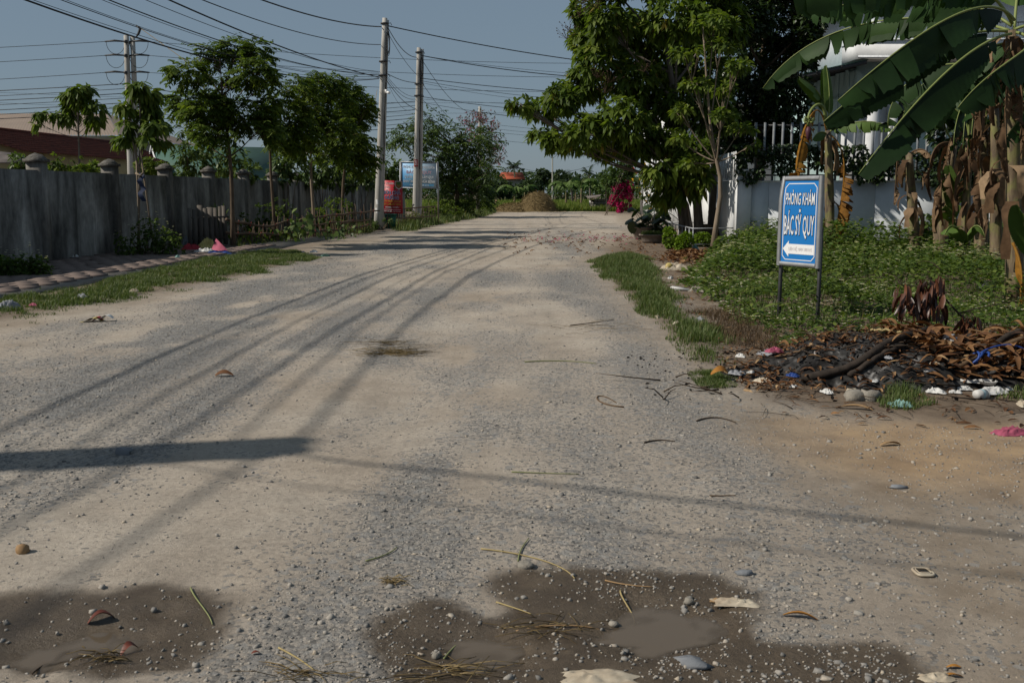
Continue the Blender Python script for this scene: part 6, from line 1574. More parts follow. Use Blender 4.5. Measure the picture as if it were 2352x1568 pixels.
V = np.stack([P_ - s_, P_ + s_, tpv], 1); mb.add(V.reshape(-1, 3), [np.arange(n_ * 3).reshape(-1, 3)], np.repeat(np.clip(RNG.normal(.5, .22, n_), 0, 1), 3))
o = mb.build('rice_plants', 'rice_blade', None, False, 'stuff'); o['label'] = 'bright green rice plants in the field beyond the road end'

# straw pile
mat_tint('straw', [(0, (.075, .052, .024)), (.5, (.155, .112, .052)), (1, (.30, .225, .115))], .85, .15, .1, .2, 12)
c = gp(1232, 487); Yp = c[1]; k_ = Yp / FV
spile = T('straw_pile', 'big brown heap of rice straw at the end of the road', 'straw pile', c)
nu, nv = 26, 40; V = []
def pile_h(x, y):
    h1 = 1.75 * np.clip(1 - ((x - .1) / 1.75) ** 2 - (y / 1.8) ** 2, 0, 1) ** .7
    h2 = .75 * np.clip(1 - ((x + 2.0) / 1.9) ** 2 - (y / 1.7) ** 2, 0, 1) ** .8
    return np.maximum(h1, h2) + .16 * (fbm(x * 1.6 + 5, y * 1.6, 3) - .5)
xs, ys = np.meshgrid(np.linspace(-4.1, 2.6, 70), np.linspace(-2.3, 2.3, 46), indexing='ij'); hh = pile_h(xs, ys)
edge = np.minimum(hh, .9); V = np.stack([c[0] + xs, c[1] + 1.5 + ys, np.where(hh > .1, hh, -.05)], 2)
MB().grid(V.reshape(-1, 3), 70, 46, np.clip(.35 + .3 * fbm(xs * 3, ys * 3, 8).ravel(), 0, 1)).build('heap', 'straw', spile)
n_ = 9000; x = RNG.uniform(-4.2, 2.7, n_); y = RNG.uniform(-2.4, 2.0, n_); h = np.maximum(pile_h(x, y), .02); q = (h > .05) | (RNG.uniform(0, 1, n_) < .12); x, y, h = x[q], y[q], h[q]; n_ = len(x)
D = unit_rand(n_) * [1, 1, .5]; P_ = np.stack([c[0] + x, c[1] + 1.5 + y, h + .01], 1); l_ = RNG.uniform(.15, .45, n_)
mb = MB(); mb.leaves(P_, D, unit_rand(n_), l_, .03, .4, np.clip(RNG.normal(.55, .25, n_), 0, 1)); mb.build('loose_straw', 'straw', spile, kind='stuff')

# far wood along the field: one mass, with single palms, bananas and trees told apart in front of it
def far_mass(name, label, x0, x1, Y0, Y1, n, hfun, L, mat='leaf_far', kind='stuff', tm=.42):
    X = RNG.uniform(x0, x1, n); Y = RNG.uniform(Y0, Y1, n); H = hfun(X) ; Z = H * RNG.uniform(0, 1, n) ** .55
    lump = fbm(X * .35, Z * .5 + Y * .1, 19, 3); q = (lump > .36); X, Y, Z = X[q], Y[q] - 3 * lump[q], Z[q]; n = len(X)
    D = norm(RNG.normal(0, 1, (n, 3)) + [0, -.5, .1]); l_ = L * RNG.uniform(.6, 1.3, n)
    mb = MB(); mb.leaves(np.stack([X, Y, Z], 1), D, unit_rand(n), l_, l_ * .55, .3, np.clip(RNG.normal(tm, .2, n) + (lump[q] - .5) * .6, 0, 1))
    o = mb.build(name, mat, None, False, kind); o['label'] = label
def prof_c(X):
    return 4.6 + 2.6 * fbm(X * .12, X * 0 + 1, 3, 4) + 1.5 * np.maximum(0, fbm(X * .5, X * 0 + 9, 7, 3) - .5)
far_mass('far_wood', 'dark green wood along the far side of the rice field', -190, 190, 225, 240, 30000, prof_c, .95)
far_mass('far_wood', 'bushes in front of the far wood at the field edge', -30, 60, 196, 204, 9000, lambda X: 2.2 + 2.2 * fbm(X * .25, X * 0 + 4, 13, 3), .6, tm=.55)
def far_tree(label, px, py_base, Y, specs, mat='leaf_far', n=260, L=.7, name='far_tree', tm=.45):
    b = np.array([at(px, py_base, Y)[0], Y, 0]); lbs = lob(specs, Y, 1.5, .9); top_ = lbs[:, :3].mean(0)
    return tree(name, label, b, np.array([b - [0, 0, .1], b * .6 + top_ * .4, b * .3 + top_ * .7]), lbs, .22, 'rosette', mat, n, L, L * .5, 5, 'bark', gap=.25, twigs=2, droop=.4, down=.2, tm=tm, ts=.25, group='trees beyond the rice field')
far_tree('rounded tree left of the crossarm pole beyond the field', 1250, 458, 215, [(1245, 398, 14, 12), (1258, 408, 14, 12), (1238, 415, 14, 12)])
far_tree('tree right of the crossarm pole beyond the field', 1290, 458, 212, [(1286, 402, 14, 12), (1300, 412, 14, 12), (1280, 418, 16, 14)])
far_tree('dark tree behind the straw pile top', 1215, 458, 200, [(1210, 430, 20, 16), (1230, 425, 18, 16), (1195, 440, 18, 12)], tm=.3)
far_tree('tree at the left end of the field wood', 1150, 460, 180, [(1140, 425, 22, 18), (1160, 435, 22, 18), (1125, 440, 20, 18)], tm=.35)
far_tree('bushy tree below the big leafy tree, right of the field', 1390, 462, 150, [(1378, 420, 20, 22), (1400, 405, 22, 20), (1420, 425, 18, 22), (1395, 440, 26, 14)], 'leaf_bush', 320, .55, tm=.35)
def palm(label, px, ptop, Y, n, L, group='palms beyond the field', trunk_r=.16):
    top_ = at(px, ptop, Y); b = np.array([top_[0] + .3, Y, 0]); o = T('palm_tree', label, 'palm', b, group); rr = np.random.default_rng(px)
    MB().tube(curve3(b - [0, 0, .1], top_, [.25, 0, 0], 8), np.linspace(trunk_r * 1.2, trunk_r * .8, 8), 7).build('trunk', 'bark_grey', o, True)
    for k in range(n):
        a = k * 6.283 / n + rr.uniform(-.2, .2); el = rr.uniform(.1, 1.3); d = np.array([math.cos(a) * math.cos(el), math.sin(a) * math.cos(el), math.sin(el)])
        tt = np.linspace(0, 1, 14); P_ = top_ + d * (L * tt)[:, None]; P_[:, 2] -= .75 * L * tt ** 2 * math.cos(el)
        mb = MB(); mb.tube(P_, np.linspace(.05, .012, 14), 4, .6)
        s_ = norm(np.cross(d, [0, 0, 1.0])); Q = np.repeat(P_[2:], 3, 0); m = len(Q)
        for sg in (-1, 1):
            D = norm(s_ * sg * .8 + d * .4 + [0, 0, -.5]) + rr.normal(0, .1, (m, 3)); mb.leaves(Q, D, np.cross(D, [0, 0, 1.]) + rr.normal(0, .2, (m, 3)), L * .28, .09, .3, rr.uniform(.3, .6))
        mb.build('frond', 'leaf_far', o)
palm('coconut palm above the red far roof', 1180, 384, 205, 13, 2.6)
palm('tall bare-fronded palm right of the crossarm pole', 1310, 425, 150, 9, 3.0)
palm('small palm crown at the right end of the wood', 1352, 398, 190, 9, 2.2)
def far_banana(label, px, py, Y, h, n=7):
    b = np.array([at(px, py, Y)[0], Y, 0]); o = banana(label, b, b + [0, 0, h], .16, 'banana plants at the field edge', 2, px, 'banana_plant'); rr = np.random.default_rng(px)
    for k in range(n):
        a = rr.uniform(0, 6.28); L_ = rr.uniform(1.6, 2.4); d = np.array([math.cos(a), math.sin(a) * .6, 0])
        banana_leaf(o, [b + [0, 0, h], b + [0, 0, h + L_ * .55] + d * L_ * .3, b + [0, 0, h + L_ * .6] + d * L_ * .7, b + [0, 0, h + L_ * .15] + d * L_ * 1.15], .42, (.8, .8), 5, tint=rr.uniform(.55, 1), seed=px + k)
for k, (px, py, Y, h, lab) in enumerate(((1300, 470, 128, 1.9, 'banana plant right of the straw pile at the field edge'), (1335, 472, 118, 2.2, 'large spreading banana plant at the right of the field'), (1322, 468, 140, 1.8, 'banana plant between two others right of the straw pile'),
                                         (1140, 470, 130, 1.3, 'low banana plant at the left edge of the field'), (1182, 466, 150, 1.5, 'banana plant left behind the straw pile'), (1205, 464, 170, 1.8, 'banana plant rising behind the straw pile'), (1360, 470, 124, 1.6, 'banana plant beside the breeze-block shed'))):
    far_banana(lab, px, py, Y, h)
# red far roof, shed, tub
fr = T('far_house', 'far house with orange-red roof behind the wood', 'house', (at(1178, 410, 205)[0], 207, 0)); a, b_ = at(1145, 410, 204), at(1206, 410, 204); zt = at(1170, 402, 204)[2]
mat_plain('roof_orange', (.36, .09, .05), (.28, .07, .04), .85, .5, .1, 0)
MB().prism(np.array([[a[0], 204, a[2] - .2], [b_[0], 204, a[2] - .2], [b_[0] - .5, 208, zt + .5], [a[0] + .5, 208, zt + .5]]), (0, 0, .12)).build('roof', 'roof_orange', fr)
MB().box(((a[0] + b_[0]) / 2, 207.5, a[2] / 2 - .1), (b_[0] - a[0] - .8, 6, a[2] - .25)).build('wall', 'cream_plaster', fr)
mat_plain('block_grey', (.20, .185, .165), (.09, .082, .072), .95, 4, .1, .4, .03)
sh = T('block_shed', 'low grey breeze-block shed at the right of the field', 'shed', gp(1395, 484)); Yh = 93.0
x0, x1 = at(1358, 470, Yh)[0], at(1424, 470, Yh)[0]; zt = at(1390, 455, Yh)[2]
mb = MB(); nb = 10; nr = 4; bw = (x1 - x0) / nb; bh_ = .26
blk = MB().box((0, 0, 0), (bw * .95, .18, bh_ * .9)).mesh('block'); blk.materials.append(M('block_grey'))
for r in range(nr):
    for k in range(nb):
        if (k * 7 + r * 3) % 9 == 0: continue
        inst('block', blk, (x0 + (k + .5 + .25 * (r % 2)) * bw, Yh, zt - .2 - r * bh_), sh)
for x in (x0, (x0 + x1) / 2, x1): MB().tube([[x, Yh + .15, -.05], [x, Yh + .15, zt]], .06, 6).build('post', 'bark_grey', sh)
MB().prism(np.array([[x0 - .3, Yh - .5, zt - .02], [x1 + .4, Yh - .5, zt + .45], [x1 + .4, Yh + 3, zt + .5], [x0 - .3, Yh + 3, zt + .1]]), (0, 0, .06)).build('roof', 'grey_roof', sh)
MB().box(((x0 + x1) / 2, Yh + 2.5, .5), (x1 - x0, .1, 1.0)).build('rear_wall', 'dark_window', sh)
c = gp(1361, 484); mat_plain('tub_blue', (.42, .56, .58), (.34, .46, .48), .5, 4, .3, 0)
tb = T('tub', 'pale blue plastic tub lying by the field edge', 'tub', c); MB().lathe([(.02, .02), (.26, .03), (.36, .26), (.40, .27), (.38, .30), (.33, .28), (.02, .08)], c, 16).build('bowl', 'tub_blue', tb, True)
# mid-distance trees on the left beyond the signs
l_ = lob([(935, 310, 30, 20), (905, 325, 26, 12), (985, 270, 26, 18), (975, 310, 40, 26), (1030, 310, 44, 26), (1000, 350, 44, 26), (1060, 340, 40, 24), (1090, 320, 30, 26), (1120, 320, 24, 22), (1100, 370, 36, 24), (1040, 390, 44, 26), (1080, 420, 44, 26), (1010, 410, 30, 30), (1120, 400, 22, 26), (1050, 450, 40, 22), (1100, 450, 26, 20)], 68, 2.2, .9)
b = np.array([at(1050, 480, 68)[0], 68, 0]); tr = np.array([b - [0, 0, .1], at(1050, 440, 68), at(1045, 390, 68), at(1035, 330, 68)])
tree('spreading_tree', 'spreading feathery green tree behind the clinic board', b, tr, l_, .16, 'spray', 'leaf_bush', 2000, .26, .10, 5, 'bark', gap=.33, R=.7, twigs=4, tm=.5, ts=.28, droop=.3)
l_ = lob([(1080, 275, 36, 18), (1110, 265, 30, 16), (1130, 290, 26, 20), (1090, 310, 36, 20), (1140, 330, 26, 22), (1150, 360, 16, 18), (1120, 360, 26, 26)], 82, 1.8, .9)
b = np.array([at(1098, 482, 82)[0], 82, 0]); tr = np.array([b - [0, 0, .1], at(1097, 440, 82), at(1098, 380, 82), at(1100, 320, 82)])
tree('flowering_tree', 'sparse tree with pale twigs and pink blossom before the far pole', b, tr, l_, .13, 'rosette', 'bloom_mauve', 760, .17, .09, 4, 'bark_grey', gap=.35, shell=.2, twigs=26, tm=.42, ts=.36, droop=.3, down=.1)
c = gp(1010, 505); bush('weedy bush in front of the clinic board posts', c + [0, .5, 0], lob([(985, 490, 34, 16), (1030, 488, 34, 16), (1010, 478, 26, 16), (960, 498, 22, 14)], c[1] + .5, .8, .9), 'leaf_left', 330, .18, .08, 6, tm=.6, ts=.25)
c = gp(1085, 490); bush('dark low bush at the left road bend near the field', c + [-.5, 1, 0], lob([(1060, 478, 34, 14), (1095, 474, 30, 14), (1120, 480, 18, 8)], c[1] + 1.5, 1.0, .9), 'leaf_left', 260, .24, .10, 6, tm=.55, ts=.25)
c = gp(950, 520); bush('yellowing weed clump beside the green bin', c, lob([(935, 505, 14, 14), (955, 502, 16, 16), (945, 515, 20, 8)], c[1], .3, .9), 'grass', 200, .16, .05, 5, tm=.9, ts=.15)
c = gp(880, 528); bush('green weeds at the foot of the tall pole', c - [0, .3, 0], lob([(872, 515, 16, 10), (890, 512, 12, 12), (855, 520, 14, 8)], c[1] - .3, .2, .9), 'leaf_bush', 130, .14, .06, 5, tm=.6)
# ------------------------------------------------------------------ burnt rubbish heap
mat_tint('ash', [(0, (.006, .006, .006)), (.45, (.022, .021, .021)), (.75, (.07, .068, .066)), (1, (.30, .29, .28))], .95, .1, 0, .5, 14)
mat_plain('char_wood', (.055, .042, .033), (.014, .012, .011), .9, 9, .15, .5, .01, (1, 1, 1))
mat_plain('branch_brown', (.16, .105, .06), (.07, .045, .028), .9, 10, .15, .4, .01)
mat_plain('plastic_white', (.60, .60, .58), (.38, .37, .355), .5, 9, .3, .2, .01)
mat_plain('plastic_cream', (.46, .41, .32), (.28, .22, .155), .55, 7, .3, .2, .01)
mat_plain('plastic_blue', (.018, .055, .24), (.012, .038, .16), .5, 6, .35, .1, .01)
mat_plain('plastic_pink', (.36, .085, .14), (.24, .055, .09), .7, 9, .2, .2, .01)
mat_plain('plastic_red', (.36, .02, .035), (.25, .014, .025), .6, 6, .3, .1, .01)
mat_plain('plastic_teal', (.20, .34, .31), (.13, .24, .22), .45, 6, .35, .1, .01)
mat_plain('plastic_yellow', (.50, .42, .14), (.40, .30, .10), .5, 5, .35, .1, .01)
mat_plain('plastic_grey', (.22, .23, .25), (.14, .145, .16), .5, 7, .3, .1, .01)
mat_plain('lump_concrete', (.30, .275, .235), (.18, .165, .14), .95, 10, .1, .6, .02)
mat_plain('blue_stone', (.20, .21, .225), (.13, .137, .147), .85, 12, .2, .4, .01)
mat_plain('orange_leaf', (.36, .17, .03), (.22, .09, .02), .7, 16, .2, .2, .005)
mat_plain('brown_leaf', (.17, .075, .03), (.08, .035, .016), .7, 16, .2, .2, .005)
mat_plain('tan_leaf', (.32, .21, .11), (.22, .135, .065), .75, 16, .2, .2, .005)
mat_plain('red_leaf', (.14, .035, .018), (.07, .018, .01), .5, 16, .3, .2, .005)
mat_plain('straw_stalk', (.36, .29, .14), (.25, .19, .09), .8, 20, .2, 0)
mat_plain('green_stalk', (.22, .24, .11), (.15, .16, .07), .8, 20, .2, 0)
mat_plain('dark_twig', (.075, .055, .04), (.04, .03, .022), .9, 20, .1, .2)

hA = gp(2045, 868); 
def heap_h(x, y):
    u, v = (x - hA[0]) / 1.15, (y - hA[1] - .35) / .95
    h = .33 * np.clip(1 - u ** 2 - v ** 2, 0, 1) ** .9
    u2, v2 = (x - hA[0] - 1.15) / 1.0, (y - hA[1] - .15) / .8
    h = np.maximum(h, .26 * np.clip(1 - u2 ** 2 - v2 ** 2, 0, 1) ** .9)
    u3, v3 = (x - hA[0] + .85) / .65, (y - hA[1] - .15) / .4
    h = np.maximum(h, .07 * np.clip(1 - u3 ** 2 - v3 ** 2, 0, 1))
    return h + (.10 * (fbm(x * 5, y * 5, 71, 4) - .5) + .05 * (fbm(x * 14, y * 14, 72, 3) - .5)) * (h > .005)
hp = T('burnt_heap', 'heap of black ash and scorched rubbish beside the weeds', 'rubbish heap', hA)
xs, ys = np.meshgrid(np.linspace(hA[0] - 2.1, hA[0] + 2.3, 150), np.linspace(hA[1] - .9, hA[1] + 1.45, 90), indexing='ij'); hh = heap_h(xs, ys)
Z = hz(xs, ys) + np.where(hh > .012, hh, -.03)
tn = np.clip(.25 + .55 * fbm(xs * 6, ys * 6, 73, 4) + .25 * (fbm(xs * 22, ys * 22, 74, 2) > .62), 0, 1)
MB().grid(np.stack([xs, ys, Z], 2).reshape(-1, 3), 150, 90, tn.ravel()).build('mound', 'ash', hp)
def heap_pt(n, x0=-2.2, x1=2.3, y0=-1.0, y1=1.4):
    X = hA[0] + RNG.uniform(x0, x1, n); Y = hA[1] + RNG.uniform(y0, y1, n); return X, Y, hz(X, Y) + np.maximum(heap_h(X, Y), 0)
# flakes of ash, paper and char
X, Y, Z = heap_pt(5200); q = (heap_h(X, Y) > .02) | (RNG.uniform(0, 1, len(X)) < .10); X, Y, Z = X[q], Y[q], Z[q]; n_ = len(X)
D = norm(RNG.normal(0, 1, (n_, 3)) * [1, 1, .35]); l_ = RNG.uniform(.012, .05, n_)
mb = MB(); mb.leaves(np.stack([X, Y, Z + .006], 1), D, unit_rand(n_), l_, l_ * .6, .2, np.clip(RNG.beta(.8, 2.4, n_), 0, 1)); mb.build('ash_flakes', 'ash', hp, kind='stuff')
def curled(mb, P_, D, L, W, tint, bend, seg=6):
    """one curled dry leaf: a bent strip with raised edges"""
    D = norm(D); S = norm(np.cross(D, [0, 0, 1.0]) + RNG.normal(0, .25, 3)); N_ = np.cross(S, D); N_ = N_ if N_[2] > 0 else -N_
    tt = np.linspace(0, 1, seg); C = P_ + D * (L * tt)[:, None] + N_ * (bend * L * np.sin(tt * np.pi))[:, None]; w = W * np.sin(np.pi * (.08 + .86 * tt)) ** .7 / 2
    V = np.stack([C - S * w[:, None] + N_ * (.45 * w)[:, None], C, C + S * w[:, None] + N_ * (.45 * w)[:, None]], 1).reshape(-1, 3); mb.grid(V, seg, 3, tint)
def leaf_litter(mb, n, x0, x1, y0, y1, L, W, zoff=.01, tm=.5, ts=.22, cond=None):
    X, Y, Z = heap_pt(n, x0, x1, y0, y1)
    for i in range(n):
        if cond is not None and not cond(X[i], Y[i]): continue
        a = RNG.uniform(0, 6.28); l_ = L * RNG.uniform(.5, 1.25)
        curled(mb, np.array([X[i], Y[i], Z[i] + RNG.uniform(0, zoff)]), np.array([math.cos(a), math.sin(a), RNG.uniform(-.15, .35)]), l_, W * RNG.uniform(.6, 1.2), np.clip(RNG.normal(tm, ts), 0, 1), RNG.uniform(-.05, .3))
dl = T('leaf_heap', 'pile of brown curled dry leaves on the right of the burnt heap', 'leaf pile', hA + [1.1, .1, 0])
mb = MB(); leaf_litter(mb, 800, .15, 2.0, -.75, .85, .21, .06, .10, .55, .22, lambda x, y: heap_h(x, y) > .02); mb.build('dry_leaves', 'dry_leaf', dl, kind='stuff')
mb = MB(); leaf_litter(mb, 420, -1.35, 0.3, -.6, .5, .11, .028, .03, .45, .25); mb.build('scorched_leaves', 'dry_leaf', hp, kind='stuff')
mb = MB(); leaf_litter(mb, 110, -1.0, .4, .5, 1.2, .13, .035, .05, .35, .2); mb.build('scorched_leaves', 'dry_leaf', hp, kind='stuff')
mb = MB()
for i in range(170):
    X, Y, Z = heap_pt(1); a = RNG.uniform(0, 6.28); l_ = RNG.uniform(.15, .6); d = np.array([math.cos(a), math.sin(a) * .6, RNG.uniform(-.05, .25)])
    if heap_h(X, Y)[0] < .01 and RNG.uniform() < .6: continue
    p = np.array([X[0], Y[0], Z[0] + .01]); mb.tube([p, p + d * l_ * .5 + [0, 0, RNG.uniform(-.01, .03)], p + d * l_], [.007, .005, .002], 4, RNG.uniform(0, .5))
mb.build('twigs', 'dark_twig', hp, kind='stuff')

def on_heap(x, y, lift=0.0):              # photo pixel -> point on the heap surface
    for Yq in np.arange(6.5, 12.5, .02):
        p = at(x, y, Yq); h_ = gz(p[0], p[1]) + max(0.0, float(heap_h(np.array([p[0]]), np.array([p[1]]))[0]))
        if p[2] <= h_ + lift: return np.array([p[0], p[1], h_])
    return gp(x, y)
def branch_px(name, label, px, r0, r1, mat, lift=0.02, cat='branch', group=None, subs=()):
    pts = np.array([on_heap(x, y) + [0, 0, (l if l is not None else lift)] for x, y, l in px])
    d = np.r_[0, np.cumsum(np.linalg.norm(np.diff(pts, axis=0), axis=1))]; uu = np.linspace(0, d[-1], 22)
    P_ = np.stack([np.interp(uu, d, pts[:, k]) for k in range(3)], 1); P_[1:-1] = (P_[:-2] + 2 * P_[1:-1] + P_[2:]) / 4
    P_ += .006 * np.sin(np.linspace(0, 30, 22))[:, None] * [0, 0, 1]
    o = MB().tube(P_, np.linspace(r0, r1, 22) * (1 + .08 * np.sin(np.arange(22) * 2.3)), 8).build(name, mat, None, True)
    return tag(o, label, cat, group)
gbr = 'branches on the burnt heap'
branch_px('branch', 'long curved charred branch lying across the burnt heap', [(1841, 883, .02), (1935, 866, .03), (1982, 846, .05), (2014, 812, .06), (2060, 798, .08), (2120, 786, .10), (2170, 778, .12)], .036, .026, 'char_wood', group=gbr)
branch_px('branch', 'shorter charred branch running alongside the long curved one', [(1950, 872, .03), (1990, 846, .03), (2030, 822, .04), (2075, 806, .05)], .026, .02, 'char_wood', group=gbr)
branch_px('branch', 'dark arched branch at the right edge of the heap', [(2225, 800, .10), (2262, 812, .05), (2290, 806, .06), (2316, 794, .10), (2360, 790, .12), (2420, 800, .1)], .03, .026, 'char_wood', group=gbr)
rb = branch_px('branch', 'brown branch with blue cord at the right edge of the heap', [(2200, 852, .04), (2250, 838, .08), (2300, 826, .12), (2370, 812, .16), (2440, 800, .18)], .022, .03, 'branch_brown', group=gbr)
branch_px('branch', 'thin pale stick at the back of the burnt heap', [(2000, 766, .03), (2040, 770, .04), (2078, 776, .04)], .012, .009, 'straw_stalk', group=gbr)
branch_px('branch', 'dark stick on the left foot of the burnt heap', [(1660, 815, .015), (1690, 812, .02), (1720, 806, .02)], .010, .006, 'dark_twig', group=gbr)
branch_px('branch', 'brown stick slanting up from the left side of the heap', [(1790, 822, .015), (1830, 816, .03), (1870, 802, .04)], .011, .008, 'branch_brown', group=gbr)
mb = MB(); c = on_heap(2246, 845) + [0, 0, .07]; th = np.linspace(0, 6 * math.pi, 50)
mb.tube(np.stack([c[0] + .05 * np.sin(th * .33) + .035 * np.cos(th), c[1] + .045 * np.sin(th), c[2] + .05 * np.cos(th) + .01], 1), .012, 5)
p2 = [c + [0, 0, .05], c + [.12, .02, .09], c + [.3, .05, .12], c + [.42, .05, .08], c + [.46, .02, -.05], c + [.45, 0, -.14]]; mb.tube(smooth_path(p2, 20), .009, 5)
tag(mb.build('cord', 'plastic_blue'), 'blue plastic cord knotted round the brown branch', 'cord')
# dead branch standing in the heap with hanging scorched leaves
mat_tint('scorched', [(0, (.018, .008, .006)), (.5, (.065, .024, .013)), (1, (.17, .07, .035))], .4, .4, .1, .15, 20, (1.3, .8, .5))
Yd = 9.7; db = T('dead_branch', 'dead branch with hanging red-brown leaves rising from the heap', 'branch', at(2277, 800, Yd))
def dstem(pts, r): MB().tube(smooth_path(pxl(*pts), 14), np.linspace(r, r * .35, 14), 6).build('stem', 'dark_twig', db)
dstem([(2280, 805, 9.5), (2240, 755, 9.6), (2205, 720, 9.7), (2173, 690, 9.75), (2150, 640, 9.8)], .016)
dstem([(2205, 800, 9.6), (2160, 770, 9.7), (2110, 715, 9.8), (2085, 660, 9.8), (2060, 648, 9.8)], .015)
dstem([(2173, 690, 9.75), (2130, 665, 9.8), (2090, 655, 9.8), (2055, 640, 9.85)], .008)
dstem([(2205, 720, 9.7), (2225, 715, 9.7), (2240, 730, 9.7)], .008)
dstem([(2120, 800, 9.9), (2050, 760, 10), (1980, 740, 10.1), (1920, 770, 10.1)], .008)
dstem([(2200, 722, 9.7), (2260, 705, 9.9), (2330, 690, 10.1), (2352, 680, 10.2)], .008)
dstem([(2160, 620, 9.8), (2130, 600, 9.9), (2105, 605, 10)], .005)
mb = MB()
for (x0, x1, y0, y1, n_) in ((2105, 2172, 640, 735, 85), (2062, 2088, 650, 728, 34), (2208, 2248, 722, 765, 30), (2135, 2160, 632, 665, 14), (2110, 2150, 730, 770, 20)):
    for i in range(n_):
        p = at(RNG.uniform(x0, x1), y0 + (y1 - y0) * RNG.uniform(0, .75), 9.75 + RNG.uniform(-.2, .2)); curled(mb, p, np.array([RNG.normal(0, .25), RNG.normal(0, .25), -1.0]), RNG.uniform(.12, .22), RNG.uniform(.035, .06), np.clip(RNG.normal(.5, .28), 0, 1), RNG.uniform(-.15, .15), 5)
mb.build('hanging_leaves', 'scorched', db, kind='stuff')

def crumple(name, label, px, py, w, d, h, mat, seed, cat='plastic', rz=0.0, lift=0.0, pt=None, group=None, n=22, rough=1.0, parent=None):
    """crumpled sheet or bag lying on the ground: uneven folded dome with tucked rim"""
    c = np.asarray(pt, float) if pt is not None else G(px, py); c = c + [0, 0, lift]
    g = np.linspace(-1, 1, n); U, V_ = np.meshgrid(g, g, indexing='ij'); a = np.arctan2(V_, U); r = np.maximum(np.abs(U), np.abs(V_))
    rim = 1 + .38 * (fbm(np.cos(a) * 1.7 + seed, np.sin(a) * 1.7, seed, 3) - .5) * 2
    X, Y = U * rim * w / 2, V_ * rim * d / 2
    f1 = fbm(U * 1.9 + seed * 3, V_ * 1.9, seed + 3, 3); f2 = fbm(U * 4.3 + seed, V_ * 4.3, seed + 9, 2)
    fold = np.clip(1 - 5 * np.abs(f1 - .5), 0, 1); fold2 = np.clip(1 - 4 * np.abs(f2 - .5), 0, 1)
    X = X + w * .07 * (f2 - .5) * 2 * (1 - r); Y = Y + d * .09 * (fbm(U * 3.1, V_ * 3.1 + seed, seed + 21, 2) - .5) * 2 * (1 - r)
    Z = h * ((1 - r ** 2) * .32 + rough * (.62 * fold + .34 * fold2 - .12) * (1 - r ** 3) + .10 * (f2 - .4))
    Z = np.maximum(Z, 0) + .003
    co, si = math.cos(rz), math.sin(rz); W_ = np.stack([c[0] + X * co - Y * si, c[1] + X * si + Y * co, c[2] + Z], 2)
    return tag(MB().grid(W_.reshape(-1, 3), n, n, .5).build(name, mat, parent), label, cat, group)
def chip(name, label, px, py, L, W, mat, rz, cat='leaf', bend=.15, group=None, lift=.004, pt=None):
    c = np.asarray(pt, float) if pt is not None else G(px, py); mb = MB(); d = np.array([math.cos(rz), math.sin(rz), 0]); curled(mb, c - d * L / 2 + [0, 0, lift], d, L, W, .5, bend, 8)
    return tag(mb.build(name, mat), label, cat, group)
def stone_at(label, px, py, s, mat, rz=0.0, flat=.5, seed=0, name='stone', sink=.3, asp=1.0):
    c = G(px, py); rr = np.random.default_rng(seed + 50); n_, m = 6, 7; V = []
    for i in range(n_):
        ph = math.pi * i / (n_ - 1)
        for j in range(m):
            th = 2 * math.pi * j / m; d = np.array([math.sin(ph) * math.cos(th), math.sin(ph) * math.sin(th), math.cos(ph)])
            k = 1 / max(abs(d[0]) * 1.0, abs(d[1]) * 1.05, abs(d[2]) * .9) * .45 + .55
            k *= 1 + .4 * (vnoise(d[0] * 2 + seed, d[1] * 2 + d[2] * 3, seed) - .5) * 2
            V.append(d * k * np.array([1, asp, flat]) * s)
    V = np.array(V); co, si = math.cos(rz), math.sin(rz); V = V @ np.array([[co, si, 0], [-si, co, 0], [0, 0, 1]])
    o = MB().grid(V + c + [0, 0, s * flat * (1 - 2 * sink)], n_, m, wrap=True).build(name, mat)
    return tag(o, label, 'stone')
def stalk(label, pts, r, mat, name='straw_stalk', cat='stalk', group=None, up=.006):
    P_ = np.array([G(x, y) + [0, 0, up + (l[0] if l else 0)] for x, y, *l in pts]); P_ = smooth_path(P_, 14)
    return tag(MB().tube(P_, np.linspace(r, r * .6, 14), 5).build(name, mat), label, cat, group)

# --- rubbish on and round the heap
c = on_heap(2251, 915); cup = T('cup', 'white and pale blue plastic cup lying at the heap edge', 'cup', c)
ax = norm(np.array([-.75, -.55, .12])); pts = [c + [0, 0, .035] - ax * .06, c + [0, 0, .035] + ax * .06]
MB().tube([pts[0], pts[0] * .5 + pts[1] * .5, pts[1]], [.044, .039, .034], 16).build('body', 'plastic_white', cup, True)
MB().tube([pts[0] * .62 + pts[1] * .38, pts[0] * .4 + pts[1] * .6], [.0425, .0395], 16, cap=False).build('print_band', 'tub_blue', cup, True)
MB().tube([pts[0] - ax * .004, pts[0] + ax * .004], .048, 16).build('rim', 'plastic_white', cup, True)
c = on_heap(2268, 890); tag(MB().lathe([(.005, .0), (.06, .005), (.075, .03), (.078, .032), (.07, .034), (.055, .012), (.005, .01)], c + [0, 0, .01], 16).build('lid', 'plastic_white', None, True), 'shallow white plastic bowl above the cup', 'bowl')
crumple('paper', 'white torn paper lying behind the plastic cup', 0, 0, .28, .16, .05, 'plastic_white', 3, 'paper', .3, .01, on_heap(2278, 905))
crumple('paper', 'long white paper strip above the cup on the heap', 0, 0, .30, .07, .03, 'plastic_white', 5, 'paper', -.35, .015, on_heap(2232, 886))
c = on_heap(2182, 800); bx_ = T('carton', 'small white box with red edge on top of the dry leaves', 'box', c)
MB().box(c + [0, 0, .06], (.13, .09, .10), .5, tilt=(.45, 'X')).build('body', 'plastic_white', bx_); MB().box(c + [.035, .02, .015], (.135, .095, .012), .5, tilt=(.45, 'X')).build('red_edge', 'plastic_red', bx_)
